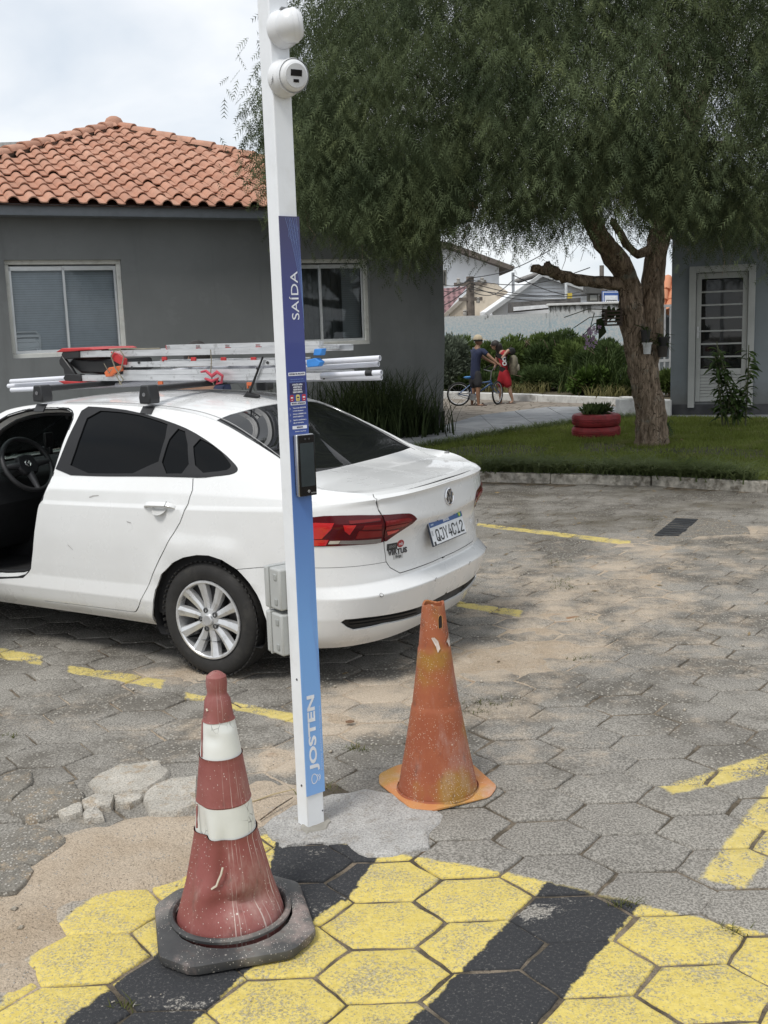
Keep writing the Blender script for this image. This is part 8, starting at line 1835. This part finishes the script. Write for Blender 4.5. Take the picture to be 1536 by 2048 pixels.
capm = mat('tan_cap', (.50, .42, .29), .8, var=.1); m = MB(); m.lathe([(.105*math.cos(a), .115*math.sin(a)) for a in np.linspace(.05, 1.52, 8)], 20); m.v = [tuple(M @ Vector((x*1.05-.012, y*.95, z+.022))) for x, y, z in m.v]; cp_ = m.build('cap', capm, boy, smooth=70)
m = MB(); vs = []; 
for k in range(9): a = -1.1+2.2*k/8; vs += [(.098*math.cos(a), .09*math.sin(a), .030), ((.098+.105*math.cos(a*1.1))*math.cos(a*.8), .095*math.sin(a), .018)]
m.add([M @ Vector(v) for v in vs], [(2*k, 2*k+1, 2*k+3, 2*k+2) for k in range(8)]); o = m.build('cap_peak', capm, cp_); o.modifiers.new('t', 'SOLIDIFY').thickness = .005
navy = mat('navy_shirt', (.022, .030, .070), .85, var=.2, bump=.2, bscale=30)
pts = [J(bo, 950, 766, 0, .148, .118), J(bo, 951, 730, 0, .148, .118), J(bo, 952, 714, 0, .145, .115), J(bo, 953, 704, 0, .135, .10), J(bo, 954.5, 698.5, 0, .062, .06), J(bo, 966, 703, -.10, .066), J(bo, 975, 711, -.15, .058), J(bo, 946, 703, .15, .066), J(bo, 956, 711, .19, .058)]
skin('shirt', pts, [(0, 1), (1, 2), (2, 3), (3, 4), (3, 5), (5, 6), (3, 7), (7, 8)], navy, boy)
for (a, b_) in (((945, 695), (949, 695.5)),): m = MB(); p = J(bo, 947, 697, -.135)[:3]; m.box(p, (.045, .006, .018)); m.build('shirt_mark', mat('shirt_mark', (.3, .32, .36), .7), boy)
shorts = mat('dark_shorts', (.030, .030, .034), .85, var=.2)
skin('shorts', [J(bo, 951, 734, 0, .12, .10), J(bo, 951, 751, 0, .13, .11), J(bo, 946, 762, .06, .10), J(bo, 946, 779, .07, .096), J(bo, 956, 762, -.08, .10), J(bo, 956, 779, -.09, .096)], [(0, 1), (1, 2), (2, 3), (1, 4), (4, 5)], shorts, boy)
sand_ = mat('sandal', (.055, .028, .018), .7)
for (px, dy, rz_) in ((948, .08, -.3), (963, -.10, -.3)): p = J(bo, px, 812.5, dy)[:3]; m = MB(); m.box((p[0], p[1], .004), (.24, .09, .022), rz_); m.build('sandal', sand_, boy, bevel=.008); m = MB(); m.tube([(p[0]+.06, p[1]-.05, .01), (p[0]+.03, p[1]-.02, .062), (p[0]+.0, p[1]+.04, .01)], .012, 6); m.build('sandal_strap', sand_, boy)
# --- girl
go_ = G(1012, 808); go_[2] = 0; girl = thing('person', 'long haired girl in a red and black football shirt and red shorts', 'person', (go_[0], go_[1], .012)); BY2 = BY; BY = go_[1]
pts = [J(go_, 1008, 742, 0, .078, .07), J(go_, 1006, 724, 0, .10, .085), J(go_, 1002, 708, 0, .10, .08), J(go_, 998, 702, 0, .045), J(go_, 994, 697, 0, .042)]; edges = [(0, 1), (1, 2), (2, 3), (3, 4)]
e1 = chain(pts, edges, 2, [J(go_, 1013, 707, -.10, .046), J(go_, 1017, 701, -.26, .034), J(go_, 1008, 712, -.30, .024)]); hand(pts, edges, e1, (-.6, -.2, -.5), .024)
e2 = chain(pts, edges, 2, [J(go_, 996, 708, .10, .046), J(go_, 992, 722, .12, .034), J(go_, 990, 734, .10, .024)]); hand(pts, edges, e2, (-.3, -.2, -.9), .024)
chain(pts, edges, 0, [J(go_, 1003, 756, .05, .06), J(go_, 1001, 776, .06, .05), J(go_, 1001, 788, .06, .046), J(go_, 1002, 802, .06, .03), J(go_, 1002, 806.5, .06, .028), J(go_, 998, 808, .02, .022)])
chain(pts, edges, 0, [J(go_, 1014, 756, -.05, .06), J(go_, 1019, 776, -.05, .05), J(go_, 1021, 787, -.05, .046), J(go_, 1025, 800, -.04, .03), J(go_, 1025, 805, -.04, .028), J(go_, 1018, 807.5, -.08, .022)])
skin('body', pts, edges, skinm2, girl)
M = head(girl, J(go_, 990, 691.5, 0)[:3], .084, (-.92, .25, 0), skinm2, hairm)
pts = [J(go_, 993, 688, 0, .10, .10), J(go_, 997, 695, 0, .088, .10), J(go_, 999, 703, .0, .068, .09), J(go_, 1001, 710, -.02, .045, .06)]; skin('long_hair', pts, [(0, 1), (1, 2), (2, 3)], hairm, girl)
t = NT('football_shirt'); o_ = t.obj(); sep = t.n('SeparateXYZ'); t.set(sep.inputs[0], o_); st = t.math('SINE', t.math('ADD', t.math('MULTIPLY', sep.outputs[2], 24), t.math('MULTIPLY', sep.outputs[0], 14))); t.base(t.mix(t.rng(st, -.25, .0), (.012, .011, .012), (.36, .018, .025)), .8)
skin('shirt', [J(go_, 1008, 763, 0, .125, .105), J(go_, 1007, 730, 0, .128, .105), J(go_, 1005, 716, 0, .125, .10), J(go_, 1002, 708.5, 0, .118, .095), J(go_, 999, 704, 0, .055), J(go_, 1013, 707, -.10, .058), J(go_, 1016, 703, -.19, .05), J(go_, 996, 709, .10, .058), J(go_, 993, 718, .12, .052)], [(0, 1), (1, 2), (2, 3), (3, 4), (3, 5), (5, 6), (3, 7), (7, 8)], t.m, girl)
for (zo_, sc_) in ((719, 1), (728, 1)): p = J(go_, 1009, zo_, -.128)[:3]; m = MB(); m.lathe([(.052, -.004), (.052, .004), (.024, .004), (.024, -.004), (.052, -.004)], 14, Matrix.Translation(p) @ Matrix.Rotation(math.pi/2, 4, 'X')); m.build('shirt_number', mat('number_white', (.62, .62, .64), .7), girl)
skin('shorts', [J(go_, 1008, 733, 0, .11, .095), J(go_, 1008, 751, 0, .128, .11), J(go_, 1003, 762, .05, .105), J(go_, 1002, 778, .06, .105), J(go_, 1014, 762, -.05, .105), J(go_, 1017, 778, -.05, .105)], [(0, 1), (1, 2), (2, 3), (1, 4), (4, 5)], mat('red_shorts', (.36, .012, .022), .8, var=.2, bump=.2, bscale=20), girl)
for (px, dy) in ((1000, .04), (1022, -.06)): p = J(go_, px, 807.5, dy)[:3]; m = MB(); m.box((p[0], p[1], .004), (.21, .08, .02), .35); m.build('flip_flop', sand_, girl, bevel=.008); m = MB(); m.tube([(p[0]-.05, p[1]-.04, .01), (p[0]-.04, p[1]-.01, .05), (p[0]-.02, p[1]+.04, .01)], .010, 6); m.build('sandal_strap', sand_, girl)
bp0 = J(go_, 1027, 730, -.02)[:3]; bpk = thing('backpack', 'olive grey backpack with dark top hanging on the girl in red', 'backpack', (go_[0], go_[1], .012)); m = MB(); m.lathe([(.0, -.22), (.10, -.21), (.135, -.12), (.135, .02), (.115, .14), (.06, .20), (0, .21)], 16, Matrix.Translation(bp0) @ Matrix.Diagonal((.78, 1.05, 1, 1))); m.build('bag', mat('olive_bag', (.16, .145, .105), .85, var=.3, scale=14, bump=.3), bpk, smooth=50)
m = MB(); m.lathe([(0, -.08), (.08, -.06), (.105, .0), (.08, .07), (0, .09)], 14, Matrix.Translation(J(go_, 1022, 704, .03)[:3])); m.build('top_flap', mat('black_bag', (.018, .018, .018), .85), bpk, smooth=50)
m = MB(); m.lathe([(0, -.07), (.07, -.06), (.08, .02), (.05, .07), (0, .08)], 12, Matrix.Translation(Vector(bp0)+Vector((.09, -.02, -.07))) @ Matrix.Diagonal((.6, 1.2, 1, 1))); m.build('front_pocket', mat('pale_pocket', (.24, .22, .17), .85, var=.2), bpk, smooth=50)
m = MB(); m.tube([J(go_, 1016, 709, -.12)[:3], J(go_, 1012, 716, -.15)[:3], J(go_, 1017, 738, -.12)[:3]], .014, 6); m.build('strap', MATS['black_bag'], bpk)
BY = BY2
# --- bicycle
bk0 = G(956, 811); bike = thing('bicycle', 'small blue bicycle with white rims held between the boy and the girl', 'bicycle', (bk0[0], bk0[1], .012)); B_ = lambda px, py, dy=0.05: Vector(J(bk0, px, py, dy)[:3])
blue = mat('bike_blue', (.030, .085, .20), .35, .2, coat=.5); steel = mat('bike_steel', (.35, .36, .37), .35, .8); tyb = mat('bike_tyre', (.014, .014, .014), .8)
rw, fw = B_(917.5, 790.5), B_(995, 790.5); rw.z = fw.z = .262; bb, st, hd, sdl = B_(945, 795), B_(941, 770), B_(981, 766), B_(938.5, 757)
def bwheel(c, yaw, nm):
    w = bpy.data.objects.new('wheel', None); C.objects.link(w); w.parent = bike; w.location = c; w.rotation_euler = (0, 0, yaw); T = Matrix.Rotation(math.pi/2, 4, 'X')
    m = MB(); m.tube([(.245*math.cos(a), 0, .245*math.sin(a)) for a in np.linspace(0, 2*math.pi, 40, endpoint=False)], .020, 8, closed=True); m.build('tyre', tyb, w, smooth=60)
    m = MB(); m.tube([(.222*math.cos(a), 0, .222*math.sin(a)) for a in np.linspace(0, 2*math.pi, 40, endpoint=False)], .010, 6, closed=True); m.build('rim', mat('rim_white', (.6, .61, .62), .4), w, smooth=60)
    m = MB(); m.lathe([(.0, -.04), (.018, -.04), (.018, .04), (0, .04)], 10, T); m.build('hub', steel, w)
    for k in range(16): a = 2*math.pi*k/16; m = MB(); m.tube([(.015*math.cos(a+.6), .02*(-1)**k, .015*math.sin(a+.6)), (.22*math.cos(a), 0, .22*math.sin(a))], .0016, 3); m.build('spoke', steel, w)
bwheel(rw, 0, 'r'); bwheel(fw, R(58), 'f')
m = MB(); 
for a, b_, r_ in ((bb, st, .016), (st, hd+Vector((0, 0, .02)), .018), (bb, hd-Vector((0, 0, .03)), .020), (hd+Vector((0, 0, .06)), hd-Vector((-.02, 0, .06)), .020)): m.tube([a, b_], r_, 8)
for s in (-.04, .04): q = Vector((0, s, 0)); m.tube([bb+q*.5, rw+q], .010, 6); m.tube([st+q*.5, rw+q], .009, 6)
fr_ = m.build('frame', blue, bike, smooth=50)
m = MB(); n_ = Vector((math.cos(R(58)+math.pi/2), math.sin(R(58)+math.pi/2), 0))*.05
for s in (-1, 1): m.tube([hd-Vector((0, 0, .02))+n_*s*.8, fw+n_*s], .011, 6)
m.tube([hd-Vector((0, 0, .02))-n_, hd-Vector((0, 0, .02))+n_], .014, 6); m.build('fork', blue, bike, smooth=50)
h0 = B_(983, 744); m = MB(); m.tube([hd+Vector((0, 0, .05)), h0], .012, 8); m.build('stem', steel, bike)
m = MB(); m.tube([B_(993, 734, -.16), B_(986, 740, -.10), h0, B_(974, 742, .18), B_(967, 740, .24)], .010, 8); hb_ = m.build('handlebar', steel, bike, smooth=50)
for a, b_ in ((B_(993, 734, -.16), B_(998, 731, -.22)), (B_(967, 740, .24), B_(986, 729, .24))): m = MB(); m.tube([a, a.lerp(b_, .9)], .015, 8); m.build('grip', tyb, hb_)
m = MB(); m.tube([st, sdl], .013, 8); m.build('seat_post', steel, bike); m = MB(); m.lathe([(0, -.02), (.5, -.018), (.8, -.005), (1, .02), (.7, .035), (0, .04)], 14, Matrix.Translation(sdl) @ Matrix.Diagonal((.13, .075, 1, 1))); m.build('saddle', mat('saddle_blue', (.03, .20, .50), .5), bike, smooth=50)
m = MB(); m.lathe([(.0, -.006), (.075, -.006), (.075, .006), (0, .006)], 20, Matrix.Translation(bb+Vector((0, -.06, 0))) @ Matrix.Rotation(math.pi/2, 4, 'X')); cr_ = m.build('chainring', steel, bike)
for s in (-1, 1): m = MB(); e = bb+Vector((.10*s, -.075*1 if s < 0 else .06, -.10*s)); m.tube([bb+Vector((0, -.07 if s < 0 else .055, 0)), e], .010, 6); m.box(e+Vector((0, -.05 if s < 0 else .05, 0)), (.08, .09, .022)); m.build('crank', steel, bike)
m = MB(); m.tube([bb+Vector((0, -.06, .07)), rw+Vector((0, -.05, .03)), rw+Vector((-.03, -.05, 0)), rw+Vector((0, -.05, -.03)), bb+Vector((0, -.06, -.07))], .006, 5); m.build('chain', BLACK, bike)
# --- the helper behind the car: only hair shows above the ladders
Q = cy(391, 683, -1.25); Wp = carw((Q[0], Q[1], 0)); zt0 = Q[2]
hp = thing('person', 'dark haired person behind the car, only the top of the head showing above the ladders', 'person', (Wp[0], Wp[1], 0)); k_ = zt0/1.70
pts = [(0, 0, .95*k_, .14, .11), (0, 0, 1.15*k_, .13, .10), (0, 0, 1.36*k_, .14, .10), (0, 0, 1.47*k_, .055), (0, 0, 1.52*k_, .05)]; edges = [(0, 1), (1, 2), (2, 3), (3, 4)]
for s in (-1, 1):
    e = chain(pts, edges, 2, [(s*.19, 0, 1.38*k_, .055), (s*.23, -.03, 1.10*k_, .042), (s*.22, -.12, .88*k_, .03)]); hand(pts, edges, e, (0, -.2, -1), .03); chain(pts, edges, 0, [(s*.09, 0, .88*k_, .09), (s*.10, -.01, .50*k_, .06), (s*.10, .02, .12, .042), (s*.10, .0, .05, .04), (s*.11, -.13, .03, .03)])
skin('body', pts, edges, skinm, hp); M = head(hp, (0, 0, 1.585*k_), .095, (-.4, -.9, 0), skinm, hairm)
skin('shirt', [(0, 0, .93*k_, .165, .13), (0, 0, 1.15*k_, .155, .125), (0, 0, 1.37*k_, .16, .12), (0, 0, 1.45*k_, .07), (.19, 0, 1.38*k_, .07), (.22, -.02, 1.20*k_, .062), (-.19, 0, 1.38*k_, .07), (-.22, -.02, 1.20*k_, .062)], [(0, 1), (1, 2), (2, 3), (2, 4), (4, 5), (2, 6), (6, 7)], navy, hp)
skin('trousers', [(0, 0, .97*k_, .15, .12), (0, 0, .88*k_, .15, .12), (.09, 0, .80*k_, .11), (.10, 0, .45*k_, .085), (.10, .02, .10, .075), (-.09, 0, .80*k_, .11), (-.10, 0, .45*k_, .085), (-.10, .02, .10, .075)], [(0, 1), (1, 2), (2, 3), (3, 4), (1, 5), (5, 6), (6, 7)], shorts, hp)
# ================================================================ lettering becomes ordinary mesh
bpy.context.view_layer.update(); dg = bpy.context.evaluated_depsgraph_get()
for o in [q for q in C.objects if q.type == 'FONT']:
    me = bpy.data.meshes.new_from_object(o.evaluated_get(dg)); nm, par, M = o.name, o.parent, o.matrix_local.copy(); cu = o.data
    o.name = 'old'; n = bpy.data.objects.new(nm, me); link(n, par); n.matrix_local = M
    bpy.data.objects.remove(o); bpy.data.curves.remove(cu)
